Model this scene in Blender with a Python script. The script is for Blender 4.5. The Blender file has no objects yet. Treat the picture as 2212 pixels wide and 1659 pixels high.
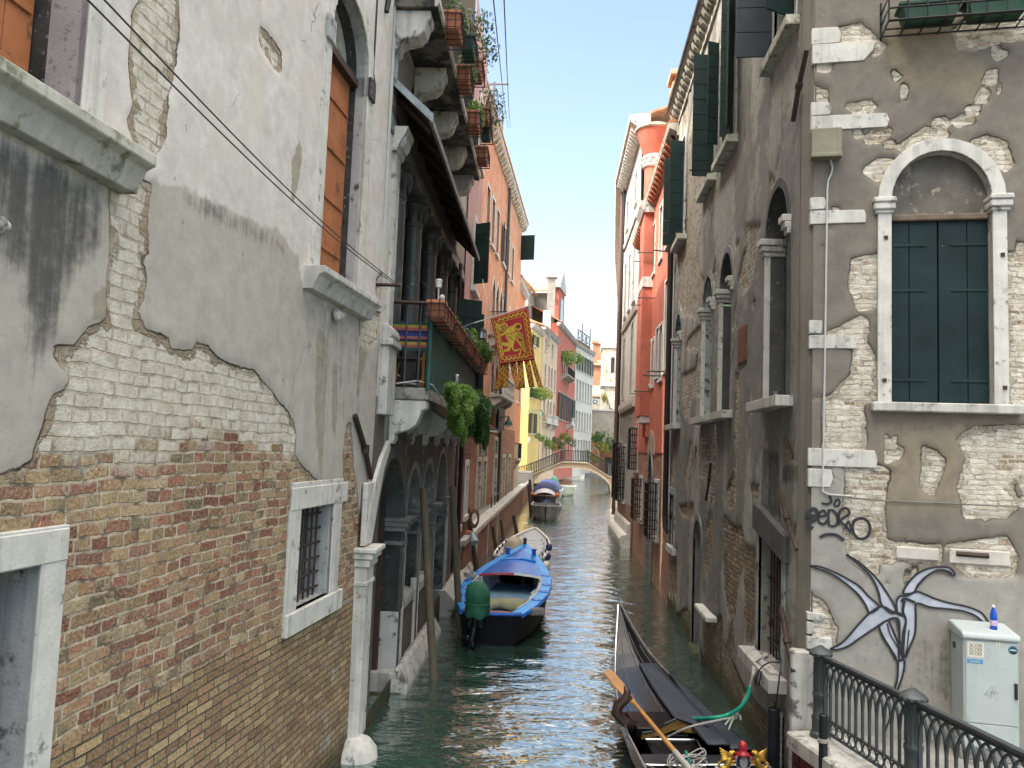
import bpy, bmesh, math, random
import numpy as np
from mathutils import Vector, Matrix
from mathutils.geometry import tessellate_polygon

random.seed(7)
np.random.seed(7)
SC = bpy.context.scene
COL = SC.collection
rad = math.radians

# ------------------------------------------------------------------ camera, world, sun, exposure
W, H, FPX = 2212.0, 1659.0, 1725.0
CAMZ = 3.9
_v = np.array([(1232.0 - W/2)/FPX, (975.0 - H/2)/FPX, 1.0]); _v /= np.linalg.norm(_v)
_h = np.array([math.cos(rad(2.2)), math.sin(rad(2.2)), 0.0])
_up = -np.cross(_v, _h); _up /= np.linalg.norm(_up)
RC = np.array([np.cross(_v, _up), _v, _up])          # world = RC @ (right, down, forward)
cam_d = bpy.data.cameras.new('camera')
cam = bpy.data.objects.new('camera', cam_d)
COL.objects.link(cam)
_m = Matrix.Identity(4)
for _r in range(3):
    _m[_r][0] = RC[_r][0]; _m[_r][1] = -RC[_r][1]; _m[_r][2] = -RC[_r][2]
_m.translation = Vector((0, 0, CAMZ))
cam.matrix_world = _m
cam_d.sensor_width = 36.0
cam_d.lens = 36.0*FPX/W
cam_d.clip_start = 0.05
cam_d.clip_end = 2000.0
SC.camera = cam

SUN_EL, SUN_AZ = rad(50.0), rad(247.0)
world = bpy.data.worlds.new('World')
SC.world = world
world.use_nodes = True
_nt = world.node_tree
_bg = _nt.nodes['Background']
_sky = _nt.nodes.new('ShaderNodeTexSky')
_sky.sky_type = 'NISHITA'
_sky.sun_disc = False
_sky.sun_elevation = SUN_EL
_sky.sun_rotation = SUN_AZ
_sky.air_density = 1.0
_sky.dust_density = 1.6
_sky.ozone_density = 1.2
_tc = _nt.nodes.new('ShaderNodeTexCoord')
_sx = _nt.nodes.new('ShaderNodeSeparateXYZ'); _nt.links.new(_tc.outputs['Generated'], _sx.inputs[0])
_mr = _nt.nodes.new('ShaderNodeMapRange'); _mr.interpolation_type = 'SMOOTHSTEP'      # added boost: sky above the view brightened to lift the shade
_mr.inputs[1].default_value = .50; _mr.inputs[2].default_value = .80
_nt.links.new(_sx.outputs['Z'], _mr.inputs[0])
_bw = _nt.nodes.new('ShaderNodeRGBToBW'); _nt.links.new(_sky.outputs[0], _bw.inputs[0])
_zenith_boost = _nt.nodes.new('ShaderNodeMix'); _zenith_boost.data_type = 'RGBA'; _zenith_boost.blend_type = 'MULTIPLY'; _zenith_boost.inputs[0].default_value = 1.0
_nt.links.new(_bw.outputs[0], _zenith_boost.inputs[6]); _zenith_boost.inputs[7].default_value = (6.3, 5.9, 5.3, 1)
_low = _nt.nodes.new('ShaderNodeMix'); _low.data_type = 'RGBA'; _low.blend_type = 'MULTIPLY'; _low.inputs[0].default_value = 1.0
_nt.links.new(_sky.outputs[0], _low.inputs[6]); _low.inputs[7].default_value = (.88, .81, .715, 1)
_mx = _nt.nodes.new('ShaderNodeMix'); _mx.data_type = 'RGBA'
_nt.links.new(_mr.outputs[0], _mx.inputs[0]); _nt.links.new(_low.outputs[2], _mx.inputs[6]); _nt.links.new(_zenith_boost.outputs[2], _mx.inputs[7])
_nt.links.new(_mx.outputs[2], _bg.inputs['Color'])
_bg.inputs['Strength'].default_value = 0.15
sun_d = bpy.data.lights.new('sun', 'SUN')
sun_d.energy = 2.0
sun_d.angle = rad(0.5)
sun_d.color = (1.0, 0.92, 0.80)
sun = bpy.data.objects.new('sun', sun_d)
COL.objects.link(sun)
SUNV = Vector((math.sin(SUN_AZ)*math.cos(SUN_EL), math.cos(SUN_AZ)*math.cos(SUN_EL), math.sin(SUN_EL)))
sun.rotation_euler = (-SUNV).to_track_quat('-Z', 'Y').to_euler()
sun.location = SUNV*60
SC.view_settings.view_transform = 'Standard'
SC.view_settings.look = 'None'
SC.view_settings.exposure = 1.85
SC.view_settings.gamma = 1.0
SC.cycles.max_bounces = 8
SC.cycles.diffuse_bounces = 4
SC.cycles.glossy_bounces = 4

# ------------------------------------------------------------------ pixels to world
def ray(px, py):
    return RC @ np.array([(px - W/2)/FPX, (py - H/2)/FPX, 1.0])
def at_y(px, py, y):
    d = ray(px, py); return Vector(np.array([0, 0, CAMZ]) + d*(y/d[1]))
def at_z(px, py, z):
    d = ray(px, py); return Vector(np.array([0, 0, CAMZ]) + d*((z - CAMZ)/d[2]))
def at_x(px, py, x):
    d = ray(px, py); return Vector(np.array([0, 0, CAMZ]) + d*(x/d[0]))

# ------------------------------------------------------------------ objects
def thing(name, label, cat, loc=(0, 0, 0), group=None, rotz=0.0):
    o = bpy.data.objects.new(name, None); COL.objects.link(o)
    o.location = loc; o.rotation_euler = (0, 0, rotz); o.empty_display_size = 0.3
    o['label'] = label; o['category'] = cat
    if group: o['group'] = group
    return o
def tag(o, label=None, cat=None, group=None, kind=None):
    if label: o['label'] = label
    if cat: o['category'] = cat
    if group: o['group'] = group
    if kind: o['kind'] = kind
    return o
def root_loc(p):
    l = Vector((0, 0, 0))
    while p is not None:
        l = l + Vector(p.location); p = p.parent
    return l
def kids(o):
    return [c for c in bpy.data.objects if c.parent == o]
def copy_tree(o, parent=None, kd=None):
    if kd is None:
        kd = {}
        for c in bpy.data.objects:
            if c.parent: kd.setdefault(c.parent.name, []).append(c)
    c = o.copy(); COL.objects.link(c)
    if parent is not None: c.parent = parent
    for ch in kd.get(o.name, []): copy_tree(ch, c, kd)
    return c

class MB:
    def __init__(s): s.v = []; s.f = []; s.mi = []; s.m = 0
    def add(s, vs, fs):
        k = len(s.v); s.v += [tuple(p) for p in vs]
        for f in fs:
            s.f.append(tuple(k + i for i in f)); s.mi.append(s.m)
    def hexa(s, p):
        s.add(p, [(0, 3, 2, 1), (4, 5, 6, 7), (0, 1, 5, 4), (1, 2, 6, 5), (2, 3, 7, 6), (3, 0, 4, 7)])
    def box(s, x0, x1, y0, y1, z0, z1):
        s.hexa([(x0, y0, z0), (x1, y0, z0), (x1, y1, z0), (x0, y1, z0), (x0, y0, z1), (x1, y0, z1), (x1, y1, z1), (x0, y1, z1)])
    def obox(s, c, ax, ay, az):
        c = Vector(c); ax = Vector(ax); ay = Vector(ay); az = Vector(az)
        s.hexa([c - ax - ay - az, c + ax - ay - az, c + ax + ay - az, c - ax + ay - az,
                c - ax - ay + az, c + ax - ay + az, c + ax + ay + az, c - ax + ay + az])
    def tube(s, pts, r, n=8, cap=True, up=None):
        pts = [Vector(p) for p in pts]
        if not hasattr(r, '__len__'): r = [r]*len(pts)
        k = len(s.v); prev = None
        for i, p in enumerate(pts):
            t = (pts[min(i+1, len(pts)-1)] - pts[max(i-1, 0)])
            if t.length < 1e-9: t = Vector((0, 0, 1))
            t.normalize()
            if prev is None:
                a = Vector((0, 0, 1)) if abs(t.z) < .9 else Vector((1, 0, 0))
                nx = t.cross(a).normalized()
            else:
                nx = (prev - t*prev.dot(t))
                nx = nx.normalized() if nx.length > 1e-6 else t.orthogonal().normalized()
            prev = nx; ny = t.cross(nx)
            for j in range(n):
                a = 2*math.pi*j/n
                s.v.append(tuple(p + (nx*math.cos(a) + ny*math.sin(a))*r[i]))
        for i in range(len(pts)-1):
            for j in range(n):
                a = k + i*n + j; b = k + i*n + (j+1) % n
                s.f.append((a, b, b + n, a + n)); s.mi.append(s.m)
        if cap:
            s.f.append(tuple(k + j for j in range(n))[::-1]); s.mi.append(s.m)
            e = k + (len(pts)-1)*n
            s.f.append(tuple(e + j for j in range(n))); s.mi.append(s.m)
    def lathe(s, c, prof, n=16, ang=None, axis=None):
        c = Vector(c); k = len(s.v)
        for r, z in prof:
            for j in range(n):
                a = 2*math.pi*j/n
                s.v.append(tuple(c + Vector((r*math.cos(a), r*math.sin(a), z))))
        for i in range(len(prof)-1):
            for j in range(n):
                a = k + i*n + j; b = k + i*n + (j+1) % n
                s.f.append((a, b, b + n, a + n)); s.mi.append(s.m)
        s.f.append(tuple(k + j for j in range(n))[::-1]); s.mi.append(s.m)
        e = k + (len(prof)-1)*n
        s.f.append(tuple(e + j for j in range(n))); s.mi.append(s.m)
    def prism(s, poly, vec):
        poly = [Vector(p) for p in poly]; vec = Vector(vec); n = len(poly)
        tris = tessellate_polygon([poly])
        k = len(s.v)
        s.v += [tuple(p) for p in poly] + [tuple(p + vec) for p in poly]
        for t in tris:
            s.f.append(tuple(k + i for i in t)); s.mi.append(s.m)
            s.f.append(tuple(k + n + i for i in t[::-1])); s.mi.append(s.m)
        for i in range(n):
            j = (i+1) % n
            s.f.append((k+i, k+j, k+n+j, k+n+i)); s.mi.append(s.m)
    def sheet(s, rows):
        k = len(s.v); n = len(rows[0])
        for r in rows: s.v += [tuple(p) for p in r]
        for i in range(len(rows)-1):
            for j in range(n-1):
                a = k + i*n + j
                s.f.append((a, a+1, a+n+1, a+n)); s.mi.append(s.m)
    def build(s, name, mats, parent=None, smooth=False, bevel=0.0, label=None, loc=None, fix=True, solid=0.0):
        me = bpy.data.meshes.new(name)
        base = root_loc(parent) if parent is not None else (Vector(loc) if loc else Vector((0, 0, 0)))
        me.from_pydata([(p[0]-base.x, p[1]-base.y, p[2]-base.z) for p in s.v], [], s.f)
        if not isinstance(mats, (list, tuple)): mats = [mats]
        for m in mats: me.materials.append(m)
        if len(mats) > 1: me.polygons.foreach_set('material_index', s.mi)
        if fix and len(s.f) < 60000:
            bm = bmesh.new(); bm.from_mesh(me)
            bmesh.ops.recalc_face_normals(bm, faces=bm.faces)
            bm.to_mesh(me); bm.free()
        if smooth:
            me.polygons.foreach_set('use_smooth', [True]*len(me.polygons))
        me.update()
        o = bpy.data.objects.new(name, me); COL.objects.link(o)
        if smooth == 'auto':
            try: me.set_sharp_from_angle(angle=rad(40))
            except Exception: pass
        if parent is not None: o.parent = parent
        elif loc: o.location = base
        if solid:
            b = o.modifiers.new('solid', 'SOLIDIFY'); b.thickness = solid; b.offset = 0
        if bevel:
            b = o.modifiers.new('bevel', 'BEVEL'); b.width = bevel; b.segments = 1; b.limit_method = 'ANGLE'; b.angle_limit = rad(35)
        if label: o['label'] = label
        return o

def build_each(mbs, name, mat, parent, **kw):
    return [m.build(name, mat, parent, **kw) for m in mbs]
class F:
    """A wall plane: u runs left to right seen from outside, z up, o outward."""
    def __init__(s, A, B):
        s.A = Vector((A[0], A[1], 0)); d = Vector((B[0]-A[0], B[1]-A[1], 0)); s.L = d.length
        s.u = d.normalized(); s.n = Vector((s.u.y, -s.u.x, 0))
    def P(s, u, z, o=0.0):
        p = s.A + s.u*u + s.n*o; return Vector((p.x, p.y, z))
    def at(s, px, py, o=0.0):
        d = Vector(ray(px, py)); C = Vector((0, 0, CAMZ)); A = s.A + s.n*o
        t = (A - C).dot(s.n)/d.dot(s.n); p = C + d*t
        return ((p - s.A).dot(s.u), p.z)
    def X(s, px, py, o=0.0):
        u, z = s.at(px, py, o); return s.P(u, z, o)
    def box(s, mb, u0, u1, z0, z1, o0, o1):
        mb.hexa([s.P(u0, z0, o1), s.P(u1, z0, o1), s.P(u1, z0, o0), s.P(u0, z0, o0),
                 s.P(u0, z1, o1), s.P(u1, z1, o1), s.P(u1, z1, o0), s.P(u0, z1, o0)])
    def poly(s, mb, pts, o0, o1):
        mb.prism([s.P(u, z, o0) for u, z in pts], s.n*(o1-o0))
    def prof(s, mb, pts, u0, u1):
        """profile (o,z) swept along u"""
        mb.prism([s.P(u0, z, o) for o, z in pts], s.u*(u1-u0))

def sdf(poly, U, Z):
    """signed distance, positive inside"""
    x = U.ravel(); y = Z.ravel(); p = np.array(poly, float); n = len(p)
    d2 = np.full(x.shape, 1e9); ins = np.zeros(x.shape, bool)
    for i in range(n):
        a = p[i]; b = p[(i+1) % n]; e = b - a; L = max(e @ e, 1e-12)
        t = np.clip(((x-a[0])*e[0] + (y-a[1])*e[1])/L, 0, 1)
        d2 = np.minimum(d2, (x-a[0]-t*e[0])**2 + (y-a[1]-t*e[1])**2)
        c = ((a[1] > y) != (b[1] > y))
        if abs(e[1]) > 1e-12:
            ins ^= c & (x < a[0] + (y-a[1])*e[0]/e[1])
    d = np.sqrt(d2); d[~ins] *= -1
    return d.reshape(U.shape)
def sstep(a, b, x):
    t = np.clip((x-a)/(b-a), 0, 1); return t*t*(3-2*t)

def arch_top(u0, u1, zs, rise, kind, n=14):
    c = (u0+u1)/2; w = (u1-u0)/2; out = []
    for i in range(n+1):
        t = -1 + 2*i/n
        if kind == 'round': x = math.sin(t*math.pi/2); y = math.cos(t*math.pi/2)
        elif kind == 'point':
            x = t; y = math.sqrt(max(0, 1-((abs(t)+.55)/1.55)**2))/math.sqrt(1-(.55/1.55)**2)
        else:   # ogee
            a = abs(t); x = t; y = (math.sqrt(max(0, 1-a*a))*.62 + .38*(1-a)**2.2)
        out.append((c + w*x, zs + rise*y))
    return out
def outline(h, g=0.0):
    """open outline from lower left over the top to lower right, grown by g"""
    u0, u1, z0, z1 = h['u0']-g, h['u1']+g, h['z0'], h['z1']+g
    k = h.get('kind')
    if not k: return [(u0, z0), (u0, z1), (u1, z1), (u1, z0)]
    zs = h['z1'] - h['rise']
    return [(u0, z0)] + arch_top(u0, u1, zs, h['rise']+g, k) + [(u1, z0)]
def hole(u0, u1, z0, z1, kind=None, rise=None):
    u0, u1 = min(u0, u1), max(u0, u1)
    h = dict(u0=u0, u1=u1, z0=min(z0, z1), z1=max(z0, z1), kind=kind)
    h['rise'] = rise if rise is not None else (u1-u0)/2
    return h
def inhole(h, U, Z, g=0.0):
    if not h['kind']:
        return (U > h['u0']-g) & (U < h['u1']+g) & (Z > h['z0']) & (Z < h['z1']+g)
    pts = outline(h, g)
    return sdf(pts, U, Z) > 0

def cuts(a, b, step, marks):
    ms = sorted(set([a, b] + [m for m in marks if a < m < b])); out = [a]
    for p, q in zip(ms[:-1], ms[1:]):
        n = max(1, int(round((q-p)/step)))
        out += [p + (q-p)*(i+1)/n for i in range(n)]
    return np.array(out)

def wall(f, name, parent, mats, u0, u1, z0, z1, step=.05, holes=(), attrs=None, matsel=None, disp=None, label=None):
    mu = []; mz = []
    for h in holes:
        mu += [h['u0'], h['u1']]; mz += [h['z0'], h['z1']]
        if h['kind']: mz.append(h['z1']-h['rise'])
    us = cuts(u0, u1, step, mu); zs = cuts(z0, z1, step, mz)
    U, Z = np.meshgrid(us, zs)
    nu, nz = len(us), len(zs)
    D = disp(U, Z) if disp else np.zeros_like(U)
    base = root_loc(parent) if parent is not None else Vector((0, 0, 0))
    A = np.array(f.A - Vector((base.x, base.y, 0))); u = np.array(f.u); n = np.array(f.n)
    co = A[None, None, :] + U[..., None]*u + D[..., None]*n
    co[..., 2] = Z - base.z
    cu = (us[:-1]+us[1:])/2; cz = (zs[:-1]+zs[1:])/2
    CU, CZ = np.meshgrid(cu, cz)
    keep = np.ones(CU.shape, bool)
    for h in holes: keep &= ~inhole(h, CU, CZ)
    jj, ii = np.nonzero(keep)
    a = jj*nu + ii
    faces = np.stack([a, a+1, a+nu+1, a+nu], 1)
    me = bpy.data.meshes.new(name)
    nv = nu*nz; nf = len(faces)
    me.vertices.add(nv); me.vertices.foreach_set('co', co.reshape(-1).astype(np.float32))
    me.loops.add(nf*4); me.loops.foreach_set('vertex_index', faces.reshape(-1).astype(np.int32))
    me.polygons.add(nf); me.polygons.foreach_set('loop_start', np.arange(0, nf*4, 4, dtype=np.int32))
    try: me.polygons.foreach_set('loop_total', np.full(nf, 4, dtype=np.int32))
    except Exception: pass
    me.update(calc_edges=True)
    uvl = me.uv_layers.new(name='UVMap')
    uvs = np.stack([U.ravel()[faces.ravel()], Z.ravel()[faces.ravel()]], 1)
    uvl.data.foreach_set('uv', uvs.reshape(-1).astype(np.float32))
    for k, fn in (attrs or {}).items():
        at = me.attributes.new(k, 'FLOAT', 'POINT')
        val = fn(U, Z) if callable(fn) else np.full(U.shape, fn)
        at.data.foreach_set('value', np.asarray(val, np.float32).ravel())
    if not isinstance(mats, (list, tuple)): mats = [mats]
    for m in mats: me.materials.append(m)
    if matsel is not None:
        me.polygons.foreach_set('material_index', matsel(CU, CZ)[keep].astype(np.int32).ravel())
    bm = bmesh.new(); bm.from_mesh(me)
    bmesh.ops.delete(bm, geom=[v for v in bm.verts if not v.link_faces], context='VERTS')
    bm.to_mesh(me); bm.free()
    if disp: me.polygons.foreach_set('use_smooth', [True]*len(me.polygons))
    me.validate()
    o = bpy.data.objects.new(name, me); COL.objects.link(o)
    if parent is not None: o.parent = parent
    if label: o['label'] = label
    return o

def ring(f, mb, h, w, o0, o1, closed=False):
    """frame ring round an opening, w wide, from offset o0 to o1"""
    a = outline(h, 0); b = outline(h, w)
    if closed:
        a = a + [(h['u1'], h['z0'])]; 
    n = len(a); vs = []
    for (p, q) in zip(a, b):
        vs += [f.P(p[0], p[1], o1), f.P(q[0], q[1], o1), f.P(p[0], p[1], o0), f.P(q[0], q[1], o0)]
    fs = []
    for i in range(n-1):
        k = 4*i; l = k+4
        fs += [(k, k+1, l+1, l), (k+1, k+3, l+3, l+1), (k+2, k, l, l+2)]
    fs += [(0, 2, 3, 1), (4*(n-1), 4*(n-1)+1, 4*(n-1)+3, 4*(n-1)+2)]
    mb.add(vs, fs)
def reveal(f, mb, h, o0, o1, bottom=True):
    a = outline(h, 0)
    if bottom: a = a + [a[0]]
    vs = []
    for p in a: vs += [f.P(p[0], p[1], o0), f.P(p[0], p[1], o1)]
    mb.add(vs, [(2*i, 2*i+2, 2*i+3, 2*i+1) for i in range(len(a)-1)])
def pane(f, mb, h, o, th=.02):
    f.poly(mb, outline(h, -0.0), o-th, o)
def leaf(mb, c, w, hgt, dw, dn, th=.035, planks=4, horiz=False, battens=2, gap=.006):
    """shutter leaf: c lower corner, dw unit width dir, dn unit normal"""
    c = Vector(c); dw = Vector(dw); dn = Vector(dn); z = Vector((0, 0, 1))
    if horiz:
        hh = hgt/planks
        for i in range(planks):
            mb.obox(c + dw*(w/2) + z*(hh*(i+.5)), dw*(w/2), dn*(th/2), z*(hh/2-gap))
    else:
        ww = w/planks
        for i in range(planks):
            mb.obox(c + dw*(ww*(i+.5)) + z*(hgt/2), dw*(ww/2-gap/2), dn*(th/2), z*(hgt/2))
    for k in range(battens):
        zz = hgt*(.16 + .68*k/max(1, battens-1))
        mb.obox(c + dw*(w*.5) + z*zz + dn*(th*.7), dw*(w*.46), dn*(th*.22), z*.028)
def P3(px, off, s=3.0):
    """crop pixel to picture pixel"""
    return [(off[0] + x/s, off[1] + y/s) for x, y in px]
# ------------------------------------------------------------------ materials
class N:
    def __init__(s, name):
        s.mat = bpy.data.materials.new(name); s.mat.use_nodes = True
        s.t = s.mat.node_tree; s.b = s.t.nodes['Principled BSDF']
    def new(s, ty, **kw):
        n = s.t.nodes.new('ShaderNode'+ty)
        for k, v in kw.items(): setattr(n, k, v)
        return n
    def put(s, sock, v):
        if v is None: return
        if isinstance(v, bpy.types.NodeSocket): s.t.links.new(v, sock)
        else:
            if isinstance(v, (tuple, list)) and len(v) == 3 and sock.type == 'RGBA': v = (*v, 1)
            sock.default_value = v
    def math(s, op, a, b=None, c=None, clamp=False):
        n = s.new('Math', operation=op); n.use_clamp = clamp
        for i, x in enumerate((a, b, c)):
            if x is not None: s.put(n.inputs[i], x)
        return n.outputs[0]
    def vmath(s, op, a, b=None):
        n = s.new('VectorMath', operation=op); s.put(n.inputs[0], a)
        if b is not None: s.put(n.inputs[3] if op == 'SCALE' else n.inputs[1], b)
        return n.outputs[0]
    def mix(s, f, a, b, mode='MIX'):
        n = s.new('Mix', data_type='RGBA', blend_type=mode); n.clamp_factor = True
        s.put(n.inputs[0], f); s.put(n.inputs[6], a); s.put(n.inputs[7], b); return n.outputs[2]
    def noise(s, vec, scale, detail=4, rough=.55, col=False, dist=0):
        n = s.new('TexNoise'); s.put(n.inputs['Vector'], vec); n.inputs['Scale'].default_value = scale
        n.inputs['Detail'].default_value = detail; n.inputs['Roughness'].default_value = rough; n.inputs['Distortion'].default_value = dist
        return n.outputs['Color' if col else 'Fac']
    def vor(s, vec, scale, feat='F1'):
        n = s.new('TexVoronoi', feature=feat); s.put(n.inputs['Vector'], vec); n.inputs['Scale'].default_value = scale
        return n.outputs['Distance']
    def ramp(s, f, stops, interp='LINEAR'):
        n = s.new('ValToRGB'); r = n.color_ramp; r.interpolation = interp
        while len(r.elements) < len(stops): r.elements.new(0.5)
        for e, (p, c) in zip(r.elements, stops):
            e.position = p; e.color = (c, c, c, 1) if isinstance(c, (int, float)) else (*c, 1)
        s.put(n.inputs[0], f); return n.outputs[0]
    def ss(s, x, a, b):
        n = s.new('MapRange', interpolation_type='SMOOTHSTEP'); s.put(n.inputs[0], x)
        n.inputs[1].default_value = a; n.inputs[2].default_value = b; return n.outputs[0]
    def attr(s, name): return s.new('Attribute', attribute_name=name).outputs['Fac']
    def uv(s): return s.new('UVMap').outputs[0]
    def obj(s): return s.new('TexCoord').outputs['Object']
    def pos(s): return s.new('NewGeometry').outputs['Position']
    def scale(s, vec, sx, sy, sz=1.0):
        n = s.new('Mapping'); s.put(n.inputs[0], vec); n.inputs['Scale'].default_value = (sx, sy, sz); return n.outputs[0]
    def bump(s, h, strength=.5, dist=.02, nrm=None):
        n = s.new('Bump'); n.inputs['Strength'].default_value = strength; n.inputs['Distance'].default_value = dist
        s.put(n.inputs['Height'], h)
        if nrm is not None: s.put(n.inputs['Normal'], nrm)
        return n.outputs[0]
    def fin(s, col=None, rough=None, metal=None, nrm=None, spec=None):
        s.put(s.b.inputs['Base Color'], col); s.put(s.b.inputs['Roughness'], rough)
        s.put(s.b.inputs['Metallic'], metal); s.put(s.b.inputs['Normal'], nrm)
        if spec is not None: s.b.inputs['Specular IOR Level'].default_value = spec
        return s.mat

def plain(name, col, rough=.6, var=.25, scale=5, metal=0.0, bump=.15, bscale=60, dirt=None, spec=None, streak=0.0, stcol=(.05, .05, .045), chips=None):
    """painted or natural surface: tone variation, optional dirt (colour, amount, scale), vertical streaks, chips (colour, amount)"""
    n = N(name); p = n.pos()
    a = n.noise(p, scale, 5, .6)
    c = n.mix(n.ramp(a, [(.3, 0.0), (.7, 1.0)]), tuple(x*(1-var) for x in col), tuple(min(1, x*(1+var)) for x in col))
    if dirt:
        d = n.noise(p, dirt[2], 7, .68)
        c = n.mix(n.ss(d, 1-dirt[1]-.06, 1-dirt[1]+.06), c, dirt[0])
    if streak:
        d = n.noise(n.scale(p, 9, 9, .35), 1.0, 5, .6)
        e = n.noise(p, .8, 3)
        c = n.mix(n.math('MULTIPLY', n.ss(n.math('ADD', d, n.math('MULTIPLY', e, .35)), .62, .85), streak), c, stcol)
    if chips:
        d = n.noise(p, chips[2], 6, .7)
        c = n.mix(n.ss(d, 1-chips[1], 1-chips[1]+.02), c, chips[0])
    nb = n.bump(n.noise(p, bscale, 4, .6), bump, .01) if bump else None
    return n.fin(c, rough, metal, nb, spec)

def oldwall(name, pal, mortar, plaster, plaster2, ww=(.55, .53, .49), bw=.26, bh=.082, ms=.009, rough_pl=.5,
            patch=(.2, .18, .14), dark=(.035, .035, .036), edge=.05, eamp=.16, smooth_mortar=.35, wash=.5, pscale=5.0, stain=.35, sfreq=9.0,
            warp=1.0, smear=.35, ptsoft=.012, ptamt=.9, under=(.34, .28, .20), beige=None, pits=.715, relief=.018, specks=None):
    """old Venetian wall: brick under plaster. Attributes: pl (plaster distance, m), pc (plaster 2), ww (limewash), st (black streaks), pt (repair patches)."""
    n = N(name); uv = n.uv()
    w1 = n.noise(uv, 1.9, 3, .55, col=True); w2 = n.noise(uv, 11, 4, .65, col=True)
    duv = n.vmath('ADD', uv, n.vmath('SCALE', n.vmath('SUBTRACT', w1, (.5, .5, .5)), .075*warp))
    duv = n.vmath('ADD', duv, n.vmath('SCALE', n.vmath('SUBTRACT', w2, (.5, .5, .5)), .030*warp))
    b = n.new('TexBrick'); n.put(b.inputs['Vector'], duv)
    b.inputs['Scale'].default_value = 1.0; b.inputs['Mortar Size'].default_value = ms
    b.inputs['Mortar Smooth'].default_value = smooth_mortar; b.inputs['Brick Width'].default_value = bw; b.inputs['Row Height'].default_value = bh
    b.inputs['Color1'].default_value = (0, 0, 0, 1); b.inputs['Color2'].default_value = (1, 1, 1, 1); b.inputs['Mortar'].default_value = (.5, .5, .5, 1)
    b.offset = .43; b.offset_frequency = 2; b.squash = .62; b.squash_frequency = 3
    fine = n.noise(uv, 38, 5, .7); mid = n.noise(uv, 7, 5, .62); big = n.noise(uv, 1.1, 4, .6)
    chip = n.noise(uv, 19, 5, .7)
    mfac = n.math('MAXIMUM', b.outputs['Fac'], n.math('MULTIPLY', n.ss(n.noise(uv, 4.5, 6, .7), .60, .68), n.math('MULTIPLY', n.ss(chip, .38, .55), smear*2.2)), clamp=True)
    rnd = n.math('ADD', b.outputs['Color'], n.math('ADD', n.math('MULTIPLY', n.math('SUBTRACT', n.noise(uv, .9, 2), .5), .55), n.math('MULTIPLY', n.math('SUBTRACT', chip, .5), .12)))
    k = len(pal)
    bc = n.ramp(rnd, [((i+.0)/k, c) for i, c in enumerate(pal)], 'CONSTANT')
    vv = n.math('FRACT', n.math('MULTIPLY', b.outputs['Color'], 7.31))
    bc = n.mix(vv, n.mix(.45, bc, (.02, .012, .008)), n.mix(.10, bc, (.9, .8, .6)))
    bc = n.mix(n.ss(fine, .28, .72), n.mix(.42, bc, (.0, .0, .0)), n.mix(.22, bc, (.75, .66, .48)))
    bc = n.mix(n.math('MULTIPLY', n.ss(chip, .58, .70), .5), bc, n.mix(.5, bc, (.62, .55, .42)))
    wn = n.math('ADD', n.attr('ww'), n.math('MULTIPLY', n.math('SUBTRACT', n.math('ADD', n.math('MULTIPLY', rnd, .45), n.math('MULTIPLY', chip, .55)), .5), wash*1.3))
    wn = n.math('ADD', wn, n.math('MULTIPLY', n.math('SUBTRACT', n.noise(uv, 2.1, 5, .65), .5), .55))
    wf = n.ss(wn, .36, .62)
    wcol = n.mix(n.ss(mid, .35, .7), tuple(x*y for x, y in zip(ww, (.74, .71, .66))), ww)
    wcol = n.mix(n.math('MULTIPLY', n.ss(chip, .56, .66), .55), wcol, tuple(x*.55 for x in ww))
    bc = n.mix(wf, bc, wcol)
    mcol = n.mix(n.ss(mid, .3, .7), tuple(x*.6 for x in mortar), tuple(min(1, x*1.12) for x in mortar))
    mcol = n.mix(n.math('MULTIPLY', n.ss(n.noise(uv, 5.5, 4, .6), .50, .62), .75), mcol, (.05, .04, .03))
    mcol = n.mix(n.math('MULTIPLY', wf, .45), mcol, wcol)
    c = n.mix(mfac, bc, mcol)
    e1 = n.noise(uv, 2.6, 6, .66); e2 = n.noise(uv, 13, 5, .7)
    pd = n.math('ADD', n.attr('pl'), n.math('MULTIPLY', n.math('SUBTRACT', e1, .5), eamp))
    pd = n.math('ADD', pd, n.math('MULTIPLY', n.math('SUBTRACT', e2, .5), eamp*.42))
    pf = n.ss(pd, -.003, .003)
    grain = n.noise(uv, 60, 4, .7)
    ud = n.math('ADD', pd, n.math('ADD', n.math('MULTIPLY', n.math('SUBTRACT', chip, .5), .10), n.math('MULTIPLY', n.math('SUBTRACT', n.noise(uv, 4.2, 4, .6), .5), .34)))
    uf = n.math('MULTIPLY', n.ss(ud, -.055, -.040), n.ss(n.noise(uv, 1.7, 3), .40, .52))
    c = n.mix(uf, c, n.mix(n.ss(fine, .3, .7), tuple(x*.72 for x in under), tuple(x*1.15 for x in under)))
    def pcol(col, vr, bg=None):
        a = n.mix(n.ss(n.noise(uv, pscale, 7, .68), .3, .72), tuple(x*(1-vr) for x in col), tuple(x*(1+vr*.6) for x in col))
        if bg: a = n.mix(n.math('MULTIPLY', n.ss(n.noise(uv, 1.5, 6, .66), .46, .62), .65), a, bg)
        a = n.mix(n.math('MULTIPLY', n.ss(big, .42, .68), stain), a, tuple(x*.55 for x in col))
        a = n.mix(n.math('MULTIPLY', n.ss(n.noise(n.scale(uv, 5, .5), 1.0, 6, .65), .55, .72), stain*.8), a, tuple(x*.6 for x in col))
        a = n.mix(n.math('MULTIPLY', n.ss(n.noise(uv, 90, 3, .7), .56, .66), .30), a, tuple(min(1, x*1.45) for x in col))
        return n.mix(n.math('MULTIPLY', n.ss(grain, .55, .8), .38), a, tuple(x*.5 for x in col))
    c1 = pcol(plaster, .17, beige); c2 = pcol(plaster2, .14)
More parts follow.
